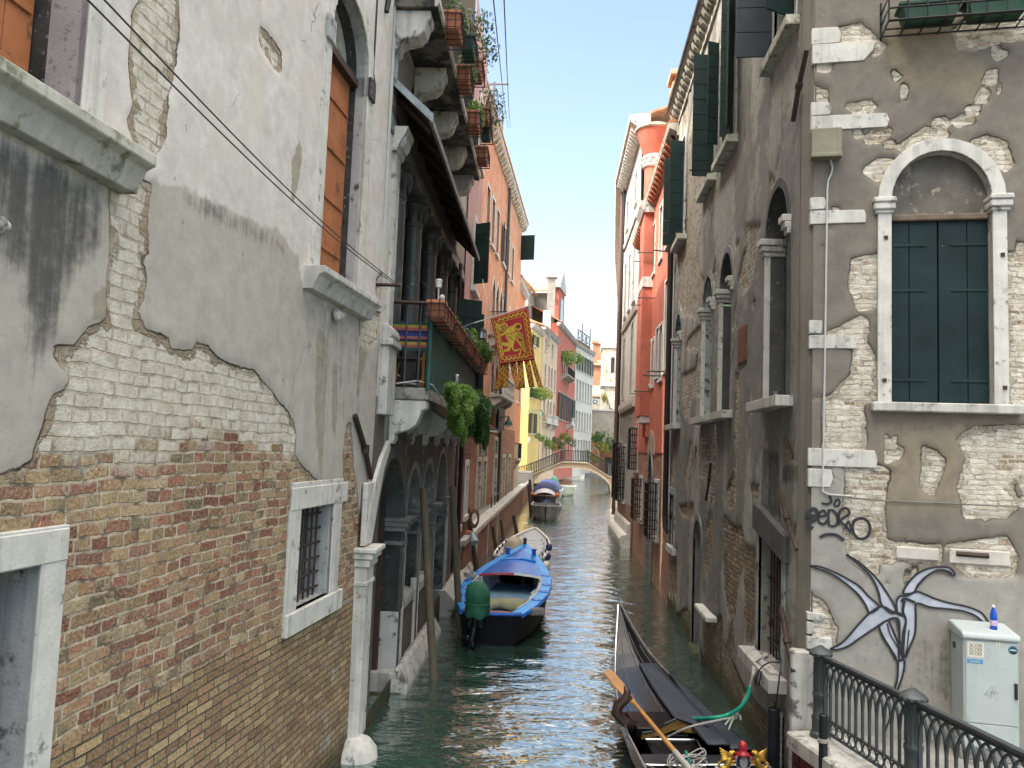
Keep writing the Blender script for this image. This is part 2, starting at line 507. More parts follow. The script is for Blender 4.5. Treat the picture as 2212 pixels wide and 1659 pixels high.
    pcn = n.math('ADD', n.attr('pc'), n.math('MULTIPLY', n.math('SUBTRACT', n.noise(uv, 6, 6, .7), .5), .26))
    pcf = n.ss(pcn, -.02, .03)
    pc = n.mix(pcf, c1, c2)
    ptn = n.math('ADD', n.attr('pt'), n.math('MULTIPLY', n.math('SUBTRACT', n.noise(uv, 8, 6, .7), .5), .14 + ptsoft))
    pc = n.mix(n.math('MULTIPLY', n.ss(ptn, -ptsoft, ptsoft), ptamt), pc, n.mix(n.ss(mid, .3, .7), patch, tuple(x*1.3 for x in patch)))
    cr = n.vor(n.vmath('ADD', uv, n.vmath('SCALE', w1, .35)), .75, 'DISTANCE_TO_EDGE')
    crk = n.math('MULTIPLY', n.math('SUBTRACT', 1.0, n.ss(cr, .0005, .004)), n.ss(n.noise(uv, .8, 2), .54, .62))
    pc = n.mix(n.math('MULTIPLY', crk, .6), pc, (.06, .055, .05))
    pit = n.ss(n.math('ADD', n.noise(n.scale(uv, 1.5, 1.0), 10, 3, .55), n.math('MULTIPLY', n.math('SUBTRACT', chip, .5), .1)), pits, pits+.02)
    pc = n.mix(n.math('MULTIPLY', pit, .55), pc, n.mix(n.ss(fine, .4, .6), (.10, .09, .075), (.40, .36, .30)))
    if specks: pc = n.mix(n.math('MULTIPLY', n.ss(n.math('ADD', n.noise(uv, 30, 4, .7), n.math('MULTIPLY', n.math('SUBTRACT', n.noise(uv, 2.2, 4, .6), .5), .35)), .725, .745), .7), pc, specks)
    rim_shade = n.math('MULTIPLY', n.ss(pd, -.024, -.006), n.math('SUBTRACT', 1.0, pf))  # dark rim just outside plaster edges, under-edge shade painted into the colour
    rim_shade = n.math('MULTIPLY', rim_shade, n.ss(n.noise(uv, 2.3, 4), .47, .56))
    c = n.mix(n.math('MULTIPLY', rim_shade, .75), c, (.035, .03, .024))
    c = n.mix(pf, c, pc)
    s1 = n.noise(n.scale(uv, sfreq, .45), 1.0, 5, .65); s2 = n.noise(uv, 9, 6, .7)
    sv = n.math('ADD', n.math('MULTIPLY', s1, .7), n.math('MULTIPLY', s2, .45))
    st = n.math('MULTIPLY', n.ss(n.math('ADD', n.attr('st'), n.math('MULTIPLY', n.math('SUBTRACT', sv, .57), 1.6)), .36, .95), .88)
    c = n.mix(st, c, n.mix(mid, dark, tuple(x*2.2 for x in dark)))
    zz = n.new('SeparateXYZ'); n.put(zz.inputs[0], uv)
    tide = n.ss(n.math('ADD', zz.outputs['Y'], n.math('MULTIPLY', n.math('SUBTRACT', n.noise(uv, 2.5, 5, .6), .5), .5)), .50, .12)
    c = n.mix(n.math('MULTIPLY', tide, .8), c, n.mix(mid, (.018, .022, .010), (.05, .055, .02)))
    hb = n.math('SUBTRACT', 1.0, mfac)
    hb = n.math('ADD', n.math('MULTIPLY', hb, .5), n.math('ADD', n.math('MULTIPLY', fine, .45), n.math('MULTIPLY', chip, .55)))
    hb = n.math('ADD', hb, n.math('MULTIPLY', uf, .7))
    hp = n.math('ADD', 2.5, n.math('ADD', n.math('MULTIPLY', grain, .2*rough_pl), n.math('MULTIPLY', mid, .22)))
    hp = n.math('SUBTRACT', hp, n.math('MULTIPLY', n.math('ADD', pit, n.math('MULTIPLY', crk, .5)), .35))
    hm = n.new('Mix', data_type='FLOAT'); n.put(hm.inputs[0], n.ss(pd, -.010, .006)); n.put(hm.inputs[2], hb); n.put(hm.inputs[3], hp)
    nb = n.bump(hm.outputs[0], 1.0, relief)
    return n.fin(c, .9, 0, nb, .2)

def brickmat(name, c1, c2, mortar, bw=.25, bh=.075, ms=.01, var=.3, dirt=None, streak=.3, c3=None):
    n = N(name); uv = n.uv()
    w2 = n.noise(uv, 9, 3, .6, col=True)
    duv = n.vmath('ADD', uv, n.vmath('SCALE', n.vmath('SUBTRACT', w2, (.5, .5, .5)), .02))
    b = n.new('TexBrick'); n.put(b.inputs['Vector'], duv)
    b.inputs['Scale'].default_value = 1.0; b.inputs['Mortar Size'].default_value = ms; b.inputs['Mortar Smooth'].default_value = .2
    b.inputs['Brick Width'].default_value = bw; b.inputs['Row Height'].default_value = bh
    b.inputs['Color1'].default_value = (*c1, 1); b.inputs['Color2'].default_value = (*c2, 1); b.inputs['Mortar'].default_value = (*mortar, 1)
    f = n.noise(uv, 30, 5, .7); g = n.noise(uv, 1.6, 5, .65)
    c = n.mix(n.math('MULTIPLY', n.ss(f, .35, .8), .4), b.outputs['Color'], tuple(x*.4 for x in c1))
    if c3: c = n.mix(n.ss(n.noise(uv, 3, 6, .7), .56, .62), c, c3)
    c = n.mix(n.math('MULTIPLY', n.ss(g, .45, .7), streak), c, (.05, .045, .04))
    h = n.math('ADD', n.math('MULTIPLY', b.outputs['Fac'], -1.0), n.math('MULTIPLY', f, .6))
    return n.fin(c, .9, 0, n.bump(h, .8, .012), .25)

def stucco(name, col, var=.12, dark=.35, streak=.35, rough=.85, stcol=None, peel=None):
    """painted render on far houses: mottling, rain streaks, optional peeled colour"""
    n = N(name); p = n.pos()
    a = n.noise(p, 1.3, 6, .62); f = n.noise(p, 14, 5, .7)
    c = n.mix(n.ss(a, .3, .7), tuple(x*(1-var) for x in col), tuple(min(1, x*(1+var)) for x in col))
    c = n.mix(n.math('MULTIPLY', n.ss(f, .55, .8), .3), c, tuple(x*.6 for x in col))
    s1 = n.noise(n.scale(p, 3.5, 3.5, .22), 1.0, 5, .6)
    c = n.mix(n.math('MULTIPLY', n.ss(s1, .52, .75), streak), c, stcol or tuple(x*.45 for x in col))
    if peel: c = n.mix(n.ss(n.noise(p, peel[2], 6, .68), 1-peel[1], 1-peel[1]+.04), c, peel[0])
    return n.fin(c, rough, 0, n.bump(f, .25, .01), .25)

def tilemat(name):
    n = N(name); p = n.pos()
    a = n.noise(p, 3.5, 5, .7); b = n.vor(p, 4.5)
    c = n.ramp(n.math('ADD', a, n.math('MULTIPLY', b, .3)), [(.25, (.12, .06, .04)), (.5, (.36, .16, .09)), (.7, (.45, .24, .14)), (.9, (.4, .33, .25))])
    return n.fin(c, .85, 0, n.bump(n.noise(p, 30, 4), .4, .01), .2)

def leafmat(name, c1, c2):
    n = N(name); p = n.pos()
    a = n.noise(p, 7, 3, .6); r = n.new('NewGeometry').outputs['Random Per Island']
    c = n.mix(n.math('ADD', n.math('MULTIPLY', a, .5), n.math('MULTIPLY', r, .5)), c1, c2)
    n.fin(c, .55, 0, None, .3)
    try: n.b.inputs['Subsurface Weight'].default_value = 0.0
    except Exception: pass
    tr = n.new('BsdfTranslucent'); n.put(tr.inputs[0], n.mix(.3, c, (.3, .5, .05)))
    ms = n.new('MixShader'); ms.inputs[0].default_value = .3
    n.t.links.new(n.b.outputs[0], ms.inputs[1]); n.t.links.new(tr.outputs[0], ms.inputs[2])
    n.t.links.new(ms.outputs[0], n.t.nodes['Material Output'].inputs[0])
    return n.mat

M = {}
M['stone'] = plain('istrian_stone', (.46, .45, .42), .75, .15, 4, dirt=((.10, .10, .095), .40, 5), bump=.4, bscale=30, streak=.4, stcol=(.09, .09, .085))
M['stone_clean'] = plain('clean_stone', (.54, .53, .495), .75, .13, 5, dirt=((.20, .195, .18), .38, 7), bump=.4, bscale=30, streak=.35, stcol=(.16, .15, .13))
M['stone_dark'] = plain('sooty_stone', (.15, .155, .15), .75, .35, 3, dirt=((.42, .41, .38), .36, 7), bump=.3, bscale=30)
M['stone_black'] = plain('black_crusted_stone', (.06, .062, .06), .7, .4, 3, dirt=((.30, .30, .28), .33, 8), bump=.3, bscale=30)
M['speckle'] = plain('black_speckled_jamb', (.40, .38, .38), .85, .1, 4, dirt=((.07, .066, .062), .49, 48), bump=.3, bscale=50)
M['jamb_light'] = plain('pale_grey_jamb', (.37, .38, .385), .85, .14, 4, dirt=((.06, .058, .055), .38, 6), bump=.4, bscale=50, streak=.3)
M['jamb'] = plain('rough_jamb', (.34, .32, .34), .9, .12, 5, dirt=((.07, .065, .065), .44, 36), bump=.4, bscale=60)
M['jamb_green'] = plain('green_grey_jamb', (.30, .34, .33), .8, .15, 4, dirt=((.05, .055, .055), .44, 5), bump=.3, bscale=40)
M['sillstone'] = plain('sill_stone', (.46, .45, .39), .8, .18, 3, dirt=((.17, .17, .10), .42, 4), bump=.4, bscale=26, streak=.3, stcol=(.12, .115, .09))
M['orange_wood'] = plain('orange_painted_wood', (.36, .125, .045), .65, .2, 3, dirt=((.15, .065, .035), .40, 7), bump=.3, bscale=50)
M['green_wood'] = plain('dark_green_painted_wood', (.008, .021, .023), .6, .35, 3, chips=((.30, .33, .32), .30, 20), bump=.2, bscale=60, spec=.22)
M['green_wood2'] = plain('bottle_green_painted_wood', (.009, .026, .024), .55, .3, 3, chips=((.20, .24, .23), .27, 9), bump=.2, bscale=60, spec=.25)
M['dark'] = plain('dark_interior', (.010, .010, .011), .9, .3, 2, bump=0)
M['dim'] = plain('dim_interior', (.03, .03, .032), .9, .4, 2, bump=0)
M['iron'] = plain('rusty_iron', (.045, .028, .022), .75, .4, 12, metal=.2, dirt=((.14, .06, .03), .36, 14), bump=.3)
M['blackiron'] = plain('black_iron', (.014, .014, .016), .5, .3, 6, metal=.3, bump=.1)
M['greyiron'] = plain('grey_painted_iron', (.055, .065, .07), .5, .25, 8, metal=.3, dirt=((.13, .12, .10), .33, 18), bump=.15)
M['cable'] = plain('cable', (.03, .03, .03), .6, .1, 4, bump=0)
M['whitecable'] = plain('white_cable', (.45, .45, .44), .6, .1, 4, bump=0)
M['glass'] = plain('window_glass', (.02, .024, .028), .08, .2, 2, bump=0)
M['terracotta'] = plain('terracotta', (.42, .15, .085), .75, .18, 8, dirt=((.2, .09, .06), .36, 10), bump=.2)
M['soil'] = plain('soil', (.04, .03, .02), .95, .3, 20, bump=.5)
M['planks'] = plain('dark_brown_planks', (.045, .026, .019), .8, .35, 5, bump=.4, bscale=20)
M['lead'] = plain('lead_flashing', (.25, .29, .31), .55, .2, 5, metal=.3, dirt=((.10, .11, .12), .38, 6))
M['leaf_light'] = leafmat('light_leaves', (.07, .15, .022), (.17, .27, .06))
M['leaf_dark'] = leafmat('dark_leaves', (.018, .06, .018), (.05, .12, .035))
M['leaf_grey'] = leafmat('grey_green_leaves', (.07, .11, .06), (.15, .19, .11))
M['leaf_yel'] = leafmat('yellow_leaves', (.20, .22, .03), (.36, .33, .06))
M['flower_red'] = plain('red_petals', (.5, .04, .03), .6, .3, 20, bump=0)
M['flower_violet'] = plain('violet_petals', (.06, .03, .22), .6, .3, 20, bump=0)
M['flower_white'] = plain('white_petals', (.7, .7, .68), .6, .1, 20, bump=0)
M['flower_orange'] = plain('orange_petals', (.6, .16, .03), .6, .3, 20, bump=0)
M['tile'] = tilemat('roof_tiles')
M['twig'] = plain('twig', (.10, .075, .05), .9, .3, 20, bump=0)
M['slab_dirty'] = plain('dirty_slab', (.13, .12, .095), .9, .3, 2, dirt=((.02, .02, .018), .50, 2.2), bump=.5, bscale=14)
# ------------------------------------------------------------------ the setting: water, ground, sky is the world
def watermat():
    n = N('canal_water'); p = n.pos()
    sc = n.scale(p, .42, 1.0, 1.0)
    w = n.noise(sc, 3.6, 2, .5, dist=.7); w2 = n.noise(sc, 10, 2, .5, dist=.6)
    h = n.math('ADD', n.math('MULTIPLY', w, 1.0), n.math('MULTIPLY', w2, .42))
    c = n.mix(n.noise(p, .5, 3), (.022, .056, .044), (.034, .078, .058))
    n.fin(c, .03, 0, n.bump(h, .5, .07), .5)
    n.b.inputs['IOR'].default_value = 1.33
    lw = n.new('LayerWeight'); lw.inputs['Blend'].default_value = .5
    gl = n.new('BsdfGlossy'); gl.inputs['Color'].default_value = (.93, .95, .95, 1); gl.inputs['Roughness'].default_value = .025
    bn = [k for k in n.t.nodes if k.type == 'BUMP'][0]
    n.t.links.new(bn.outputs[0], gl.inputs['Normal']); n.t.links.new(bn.outputs[0], lw.inputs['Normal'])
    fac = n.math('ADD', .06, n.math('MULTIPLY', n.math('POWER', lw.outputs['Facing'], 2.0), .80), clamp=True)
    ms = n.new('MixShader'); n.put(ms.inputs[0], fac); n.t.links.new(n.b.outputs[0], ms.inputs[1]); n.t.links.new(gl.outputs[0], ms.inputs[2])
    n.t.links.new(ms.outputs[0], n.t.nodes['Material Output'].inputs[0])
    return n.mat
M['water'] = watermat()
def build_water():
    xs = np.concatenate([np.linspace(-6, 9, 170)])
    ys = np.concatenate([np.arange(4, 26, .075), np.arange(26, 60, .2), np.arange(60, 182, 1.2)])
    X, Y = np.meshgrid(xs, ys)
    rs = np.random.RandomState(3); Zw = np.zeros_like(X)
    for i in range(26):
        lam = rs.uniform(.28, 1.1); a = rs.normal(math.pi/2, .42); k = 2*math.pi/lam
        Zw += lam*.0070*np.sin(k*(X*math.cos(a) + Y*math.sin(a)) + rs.uniform(0, 6.28))*(.6+.4*np.sin(X*rs.uniform(.2, .7)+Y*rs.uniform(.1, .5)+rs.uniform(0, 6)))
    Zw *= .55*(1 - sstep(26, 70, Y)*.8)
    mb = MB(); ny, nx = X.shape
    me = bpy.data.meshes.new('water')
    co = np.stack([X, Y, Zw], -1).reshape(-1, 3)
    jj, ii = np.meshgrid(np.arange(ny-1), np.arange(nx-1), indexing='ij'); a = (jj*nx+ii).ravel()
    f = np.stack([a, a+1, a+nx+1, a+nx], 1)
    me.vertices.add(len(co)); me.vertices.foreach_set('co', co.reshape(-1).astype(np.float32))
    me.loops.add(len(f)*4); me.loops.foreach_set('vertex_index', f.reshape(-1).astype(np.int32))
    me.polygons.add(len(f)); me.polygons.foreach_set('loop_start', np.arange(0, len(f)*4, 4, dtype=np.int32))
    me.update(calc_edges=True); me.polygons.foreach_set('use_smooth', [True]*len(f)); me.validate()
    me.materials.append(M['water'])
    o = bpy.data.objects.new('water', me); COL.objects.link(o); tag(o, kind='structure')
    o['label'] = 'green rippled canal water'
    return o
build_water()
M['mud'] = plain('canal_bed', (.03, .035, .03), .9, .3, 1, bump=.2)
_g = MB(); _g.box(-300, 300, -200, 400, -1.6, -1.2)
tag(_g.build('ground', M['mud']), 'dark canal bed and ground', kind='structure')

# ------------------------------------------------------------------ plaster and brick building on the left (near)
FA = F((-2.66, 10.05), (-2.66+.0538, 10.05+.9985))
A_END = .46
PALA = [(.27, .055, .03), (.42, .24, .12), (.42, .29, .14), (.25, .08, .045), (.38, .18, .09), (.48, .34, .19), (.34, .11, .055), (.44, .30, .14), (.20, .15, .08), (.50, .38, .23), (.31, .075, .04), (.40, .22, .11), (.27, .09, .06)]
M['wallA'] = oldwall('left_wall_plaster_over_brick', PALA, (.52, .44, .33), (.60, .57, .535), (.415, .39, .345), ww=(.66, .63, .56), bw=.27, bh=.088, ms=.012,
                     patch=(.255, .235, .185), eamp=.10, stain=.2, beige=(.54, .505, .45))
PALN = [(.44, .29, .13), (.38, .21, .09), (.48, .33, .15), (.32, .15, .07), (.42, .26, .11), (.47, .31, .14), (.36, .18, .08)]
M['wallA_low'] = oldwall('left_wall_new_brick', PALN, (.13, .12, .105), (.49, .465, .445), (.34, .325, .295), ww=(.50, .46, .40), bw=.27, bh=.074, ms=.008, wash=.7, eamp=.1, warp=.45, smear=.15)
bA = thing('plaster_building', 'tall left wall of peeling grey plaster over worn brick with orange shutters', 'building', (-2.9, 6, 0))
def uvA(pts): return [FA.at(x, y) for x, y in pts]
EX = [
 uvA([(-60, 1045), (0, 1026), (33, 1020), (63, 996), (77, 946), (93, 893), (110, 853), (133, 840), (147, 816), (110, 773), (103, 750), (123, 743), (160, 746), (180, 716), (203, 700),
      (227, 693), (228, 640), (235, 553), (236, 470), (233, 373), (270, 358), (328, 396), (320, 480), (322, 547), (307, 560), (315, 590), (308, 650), (295, 673), (313, 710), (363, 730), (367, 750), (413, 755),
      (420, 738), (447, 746), (463, 770), (500, 786), (547, 800), (586, 846), (623, 890), (633, 913), (638, 936), (636, 983), (653, 1010), (686, 1040), (706, 1046), (740, 1040),
      (738, 985), (745, 920), (757, 910), (760, 960), (768, 1040), (775, 1100), (795, 1140), (830, 1180), (800, 1700), (-60, 1760)]),
 uvA([(x/3, y/3) for x, y in [(900, 20), (905, -300), (1140, -300), (1150, 0), (1160, 150), (1130, 450), (1100, 640), (1080, 900), (1040, 980), (990, 1050), (940, 1070), (880, 960), (825, 790), (860, 680), (840, 540), (830, 400), (850, 200), (850, 80)]]),
 uvA(P3([(660, 400), (700, 350), (760, 350), (830, 380), (790, 470), (770, 560), (690, 600), (660, 520)], (553, 553))),
 uvA(P3([(765, 150), (800, 110), (850, 140), (840, 250), (790, 320), (765, 240)], (553, 553))),
 uvA(P3([(20, 170), (60, 200), (160, 330), (160, 460), (140, 480), (60, 370), (15, 280)], (553, 0))),
]
PATCH = [uvA(P3(p, o)) for p, o in [
 ([(215, 1300), (215, 1040), (270, 900), (290, 960), (270, 1150), (240, 1300)], (553, 0)),
 ([(370, 1000), (385, 560), (400, 450), (450, 540), (445, 800), (430, 1160), (410, 1460), (395, 1400)], (553, 553)),
 ([(480, 1120), (490, 700), (522, 700), (520, 1000), (500, 1170)], (553, 553)),
 ([(640, 900), (660, 590), (700, 560), (710, 640), (680, 760), (655, 900)], (553, 553)),
 ([(760, 780), (790, 440), (830, 410), (832, 500), (800, 900), (775, 900)], (553, 553)),
 ([(585, 390), (595, 250), (650, 195), (685, 200), (680, 400), (620, 425)], (0, 553)),
 ([(1505, 1160), (1590, 1160), (1595, 1215), (1530, 1225)], (0, 553)),
]]
PC2 = uvA([(-60, 300), (220, 392), (233, 373), (330, 390), (400, 402), (450, 430), (500, 458), (553, 482), (596, 497), (640, 552), (652, 610), (660, 640), (790, 690), (822, 730), (826, 1200), (-60, 1700)])
STK = [(uvA([(-20, 300), (60, 330), (210, 400), (215, 520), (150, 600), (95, 760), (70, 800), (40, 600), (-20, 560)]), .22, .85),
       (uvA([(60, 620), (95, 620), (90, 800), (75, 950), (50, 990), (40, 840)]), .12, .42),
       (uvA([(655, 655), (790, 690), (780, 900), (760, 960), (690, 830), (660, 760)]), .16, .42),
       (uvA([(385, 410), (470, 440), (560, 490), (600, 520), (612, 548), (560, 530), (490, 500), (400, 450)]), .14, .62),
       (uvA([(700, 100), (718, 100), (660, 640), (640, 640)]), .06, .2)]
def A_pl(U, Z):
    d = np.full(U.shape, -9.0)
    for e in EX: d = np.maximum(d, sdf(e, U, Z))
    return np.clip(-d, -.6, .6)
def A_pc(U, Z): return np.clip(sdf(PC2, U, Z), -.5, .5)
def A_pt(U, Z):
    d = np.full(U.shape, -9.0)
    for e in PATCH: d = np.maximum(d, sdf(e, U, Z))
    return np.clip(d, -.5, .2)
def A_st(U, Z):
    v = np.zeros(U.shape)
    for poly, soft, amt in STK: v = np.maximum(v, amt*sstep(-soft, soft*.6, sdf(poly, U, Z)))
    return v
def A_ww(U, Z):
    w = sstep(3.35, 4.45, Z + .12*np.sin(U*2.1))*.92 + .08
    low = .30*sstep(-1.9, -.6, U)*(1-sstep(2.2, 3.0, Z))
    right = .55*sstep(-.45, .1, U)*sstep(2.6, 3.4, Z)
    return np.maximum(np.maximum(w, low), right)
hW1 = hole(-6.85, -5.70, 5.69, 8.4)
hW2 = hole(-1.84, -.58, 5.69, 9.10, 'round')
hW3 = hole(-1.93, -.97, 2.18, 3.20)
hW4 = hole(-6.6, -5.71, 1.55, 3.15)
def A_disp(U, Z):
    return .018*sstep(-.05, .05, A_pl(U, Z)) + .012*np.sin(U*1.7+1)*np.cos(Z*1.1)
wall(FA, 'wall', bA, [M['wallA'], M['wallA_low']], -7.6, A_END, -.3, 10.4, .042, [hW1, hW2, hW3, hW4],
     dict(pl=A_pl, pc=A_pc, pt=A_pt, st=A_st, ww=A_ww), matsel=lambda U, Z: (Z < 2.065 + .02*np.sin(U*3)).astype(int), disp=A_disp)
mb = MB()
FA.box(mb, -26, A_END, 10.4, 21.0, -5, .0); FA.box(mb, -26, -7.6, -.3, 10.4, -5, 0); FA.box(mb, -7.6, A_END, -.3, 10.4, -5, -.9)
mb.build('rear_body', plain('rear_render', (.42, .40, .37), .9, .15, 2), bA)

def build_window(f, par, h, frame_w=.14, proud=.03, depth=.3, fmat=None, rmat=None, pmat=None, sill=None, sillmat=None, name='window', bev=.006, frame=True, crust=0):
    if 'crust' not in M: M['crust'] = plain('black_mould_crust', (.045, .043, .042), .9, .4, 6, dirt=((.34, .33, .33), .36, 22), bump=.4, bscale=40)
    mb = MB()
    if crust:
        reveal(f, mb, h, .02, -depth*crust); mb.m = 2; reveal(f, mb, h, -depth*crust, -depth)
    else: reveal(f, mb, h, .02, -depth)
    mb.m = 1; f.poly(mb, outline(h), -depth-.03, -depth)
    w = mb.build(name, [rmat or M['jamb'], pmat or M['dark']] + ([M['crust']] if crust else []), par)
    if frame:
        mb = MB(); ring(f, mb, h, frame_w, -.02, proud); mb.build('frame', fmat or M['stone'], w, bevel=bev)
    if sill:
        mb = MB()
        e, pr, hh = sill
        if hh > .16:
            f.prof(mb, [(-.05, h['z0']), (pr, h['z0']), (pr, h['z0']-hh*.28), (pr*.74, h['z0']-hh*.40), (pr*.58, h['z0']-hh*.72), (pr*.48, h['z0']-hh), (-.05, h['z0']-hh)], h['u0']-frame_w-e, h['u1']+frame_w+e)
        else:
            f.box(mb, h['u0']-frame_w-e, h['u1']+frame_w+e, h['z0']-hh, h['z0']-.001, -.05, pr)
        mb.build('sill', sillmat or M['stone'], w, bevel=bev)
    return w
def shutter(f, par, u0, u1, z0, z1, o, mat, planks=4, name='shutter', battens=2, th=.035, horiz=False, label=None):
    mb = MB(); leaf(mb, f.P(u0, z0, o), u1-u0, z1-z0, f.u, f.n, th, planks, horiz, battens)
    return mb.build(name, mat, par, label=label)
def swung(f, par, u, z0, z1, w, ang, side, mat, planks=3, horiz=False, battens=2, name='shutter', o=.05):
    """leaf hinged at u, swung out by ang degrees from the wall; side = +1 leaf lies toward +u when flat"""
    d = f.u*(side*math.cos(rad(ang))) + f.n*math.sin(rad(ang))
    nrm = Vector((d.y, -d.x, 0))
    mb = MB(); leaf(mb, f.P(u, z0, o), w, z1-z0, d, nrm, .035, planks, horiz, battens)
    return mb.build(name, mat, par)

# upper left window
w = build_window(FA, bA, hW1, .20, .035, .36, M['stone_clean'], plain('violet_grey_jamb', (.36, .345, .36), .9, .12, 5, dirt=((.22, .21, .215), .42, 20), bump=.4, bscale=60), M['orange_wood'], (.28, .23, .25), M['sillstone'], crust=.62)
mb = MB(); leaf(mb, FA.P(-6.83, 5.72, -.33), 1.10, 2.6, FA.u, FA.n, .05, 5, False, 0)
for zz in (5.98, 6.35, 7.6): FA.box(mb, -6.2, -5.76, zz, zz+.05, -.30, -.285)
mb.build('shutter', M['orange_wood'], w, bevel=.004)
mb = MB(); mb.tube([FA.P(-5.79, 5.80, -.34), FA.P(-5.74, 5.80, -.2), FA.P(-5.74, 5.72, -.2)], .02, 6); mb.build('latch', M['iron'], w)
# tall arched window
w = build_window(FA, bA, hW2, .22, .035, .26, M['stone_clean'], M['jamb_light'], M['sillstone'], (.16, .24, .24), M['stone_clean'], crust=.5)
mb = MB(); leaf(mb, FA.P(-1.82, 5.72, -.22), 1.2, 2.62, FA.u, FA.n, .05, 4, False, 4); mb.build('shutter', M['orange_wood'], w, bevel=.004)
mb = MB(); FA.box(mb, -1.86, -.57, 8.33, 8.42, -.24, -.10); mb.build('lintel', M['planks'], w)
mb = MB()
FA.box(mb, -.58, -.38, 8.20, 8.47, -.23, .07); mb.build('impost', M['crust'], w, bevel=.01); mb = MB(); FA.box(mb, -2.06, -1.84, 8.20, 8.47, -.23, .07)
mb.build('impost', M['jamb_light'], w, bevel=.01)
# barred ground floor window
w = build_window(FA, bA, hW3, .28, .03, .30, M['stone_clean'], M['jamb_light'], M['dim'], None)
mb = MB(); FA.box(mb, -2.21, -.58, 1.955, 2.18, -.05, .06); mb.build('sill', M['stone_clean'], w, bevel=.008)
mb = MB(); FA.box(mb, -2.21, -.52, 3.20, 3.43, -.02, .038); mb.build('lintel', M['stone_clean'], w, bevel=.008)
mb = MB()
for k in range(6): mb.tube([FA.P(-1.82+.145*k, 2.18, -.12), FA.P(-1.82+.145*k, 3.22, -.12)], .011, 6)
for k in range(6): mb.tube([FA.P(-1.95, 2.27+.165*k, -.12), FA.P(-.95, 2.27+.165*k, -.12)], .014, 6)
mb.build('grille', M['iron'], w)
mb = MB()
for k, c in enumerate((-1.68, -1.5, -1.36, -1.22)): FA.box(mb, c, c+.06, 2.18, 3.2, -.28, -.24)
mb.build('slats', plain('grey_slats', (.14, .135, .13), .7), w)
mb = MB(); FA.box(mb, -1.60, -1.55, 2.18, 3.2, -.235, -.2); mb.build('batten', M['orange_wood'], w)
# lower left barred window
w = build_window(FA, bA, hW4, .21, .035, .34, M['stone_clean'], M['jamb_light'], M['dark'], None)
mb = MB(); FA.box(mb, -6.9, -5.5, 3.15, 3.345, -.02, .042); mb.build('lintel', M['stone_clean'], w, bevel=.01)
mb = MB()
for k in range(5): mb.tube([FA.P(-6.5+.17*k, 1.5, -.26), FA.P(-6.5+.17*k, 3.2, -.26)], .013, 6)
for k in range(4): FA.box(mb, -6.6, -5.68, 1.7+.42*k, 1.76+.42*k, -.275, -.25)
mb.build('grille', M['iron'], w)
# stone stub, hook, iron tie
mb = MB(); c = FA.X(722, 681, .0)
rs = np.random.RandomState(8)
for k in range(9): mb.lathe((c.x+.04+.03*rs.rand(), c.y+.07*rs.normal(), c.z-.09+.09*rs.rand()), [(.01, 0), (.03+.02*rs.rand(), .02), (.04, .06), (.012, .085)], 6)
mb.build('stone_boss', M['stone'], bA, smooth=True)
mb = MB(); c = FA.X(0, 500, 0); c = FA.X(3, 497, 0)
for k in range(9): mb.lathe((c.x+.02+.02*rs.rand(), c.y-.05+.035*rs.normal(), c.z-.05+.06*rs.rand()), [(.01, 0), (.02+.015*rs.rand(), .015), (.025, .04), (.01, .055)], 6); mb.build('stone_boss', M['stone'], bA, smooth=True)
mb = MB(); mb.tube([FA.X(268, 331, 0), FA.X(268, 331, .10), FA.X(278, 322, .12)], .012, 6); mb.build('hook', M['blackiron'], bA)
mb = MB(); a = FA.X(767, 897, .05); b = FA.X(789, 969, .05); c2 = FA.X(801, 1033, .05)
mb.tube([a, b], .035, 6); mb.tube([b, c2], .035, 6); mb.tube([b + Vector((0, 0, .05)), b - Vector((0, 0, .06))], .055, 8)
mb.build('tie_bar', M['iron'], bA)
# pipes at the right end
mb = MB()
for k, (x0, x1) in enumerate(((.36, .36), (.40, .40), (.43, .43))):
    mb.tube([FA.P(x0, 10.5, .03), FA.P(x1, 6.2, .03)], .008, 5)
mb.build('conduit', M['whitecable'], bA)
mb = MB(); mb.tube([FA.P(-.42, 10.5, .03), FA.P(-.40, 9.0, .03), FA.P(-.42, 8.6, .03), FA.P(-.36, 8.45, .05)], .012, 5); mb.build('cord', M['cable'], bA)
mb = MB(); mb.tube([FA.P(.05, 10.3, .06), FA.P(.0, 9.9, .06), FA.P(-.04, 9.62, .04)], .035, 6); mb.build('cable_boot', M['blackiron'], bA)
# arm and overhead cables
mb = MB(); a = FA.P(.21, 6.0, -.02)
TIP = at_y(863, 616, a.y + .12); mb.tube([a, TIP], .025, 4); mb.build('cable_arm', M['iron'], bA)
mb = MB()
for k, (x, y) in enumerate(((150, -40), (188, -40))):
    p0 = FA.X(x, y, .55); p1 = TIP + Vector((-.05, 0, .03*k))
    pts = [p0 + (p1-p0)*(i/20.0) - Vector((0, 0, .10*math.sin(math.pi*i/20.0))) for i in range(21)]
    pts = [p0 + (p0-p1)*.6 + Vector((0, 0, .15))] + pts
    mb.tube(pts, .006, 5)
o = mb.build('overhead_cable', M['cable'], None); tag(o, 'pair of thin black cables slung across the left wall to an iron arm', 'cable')
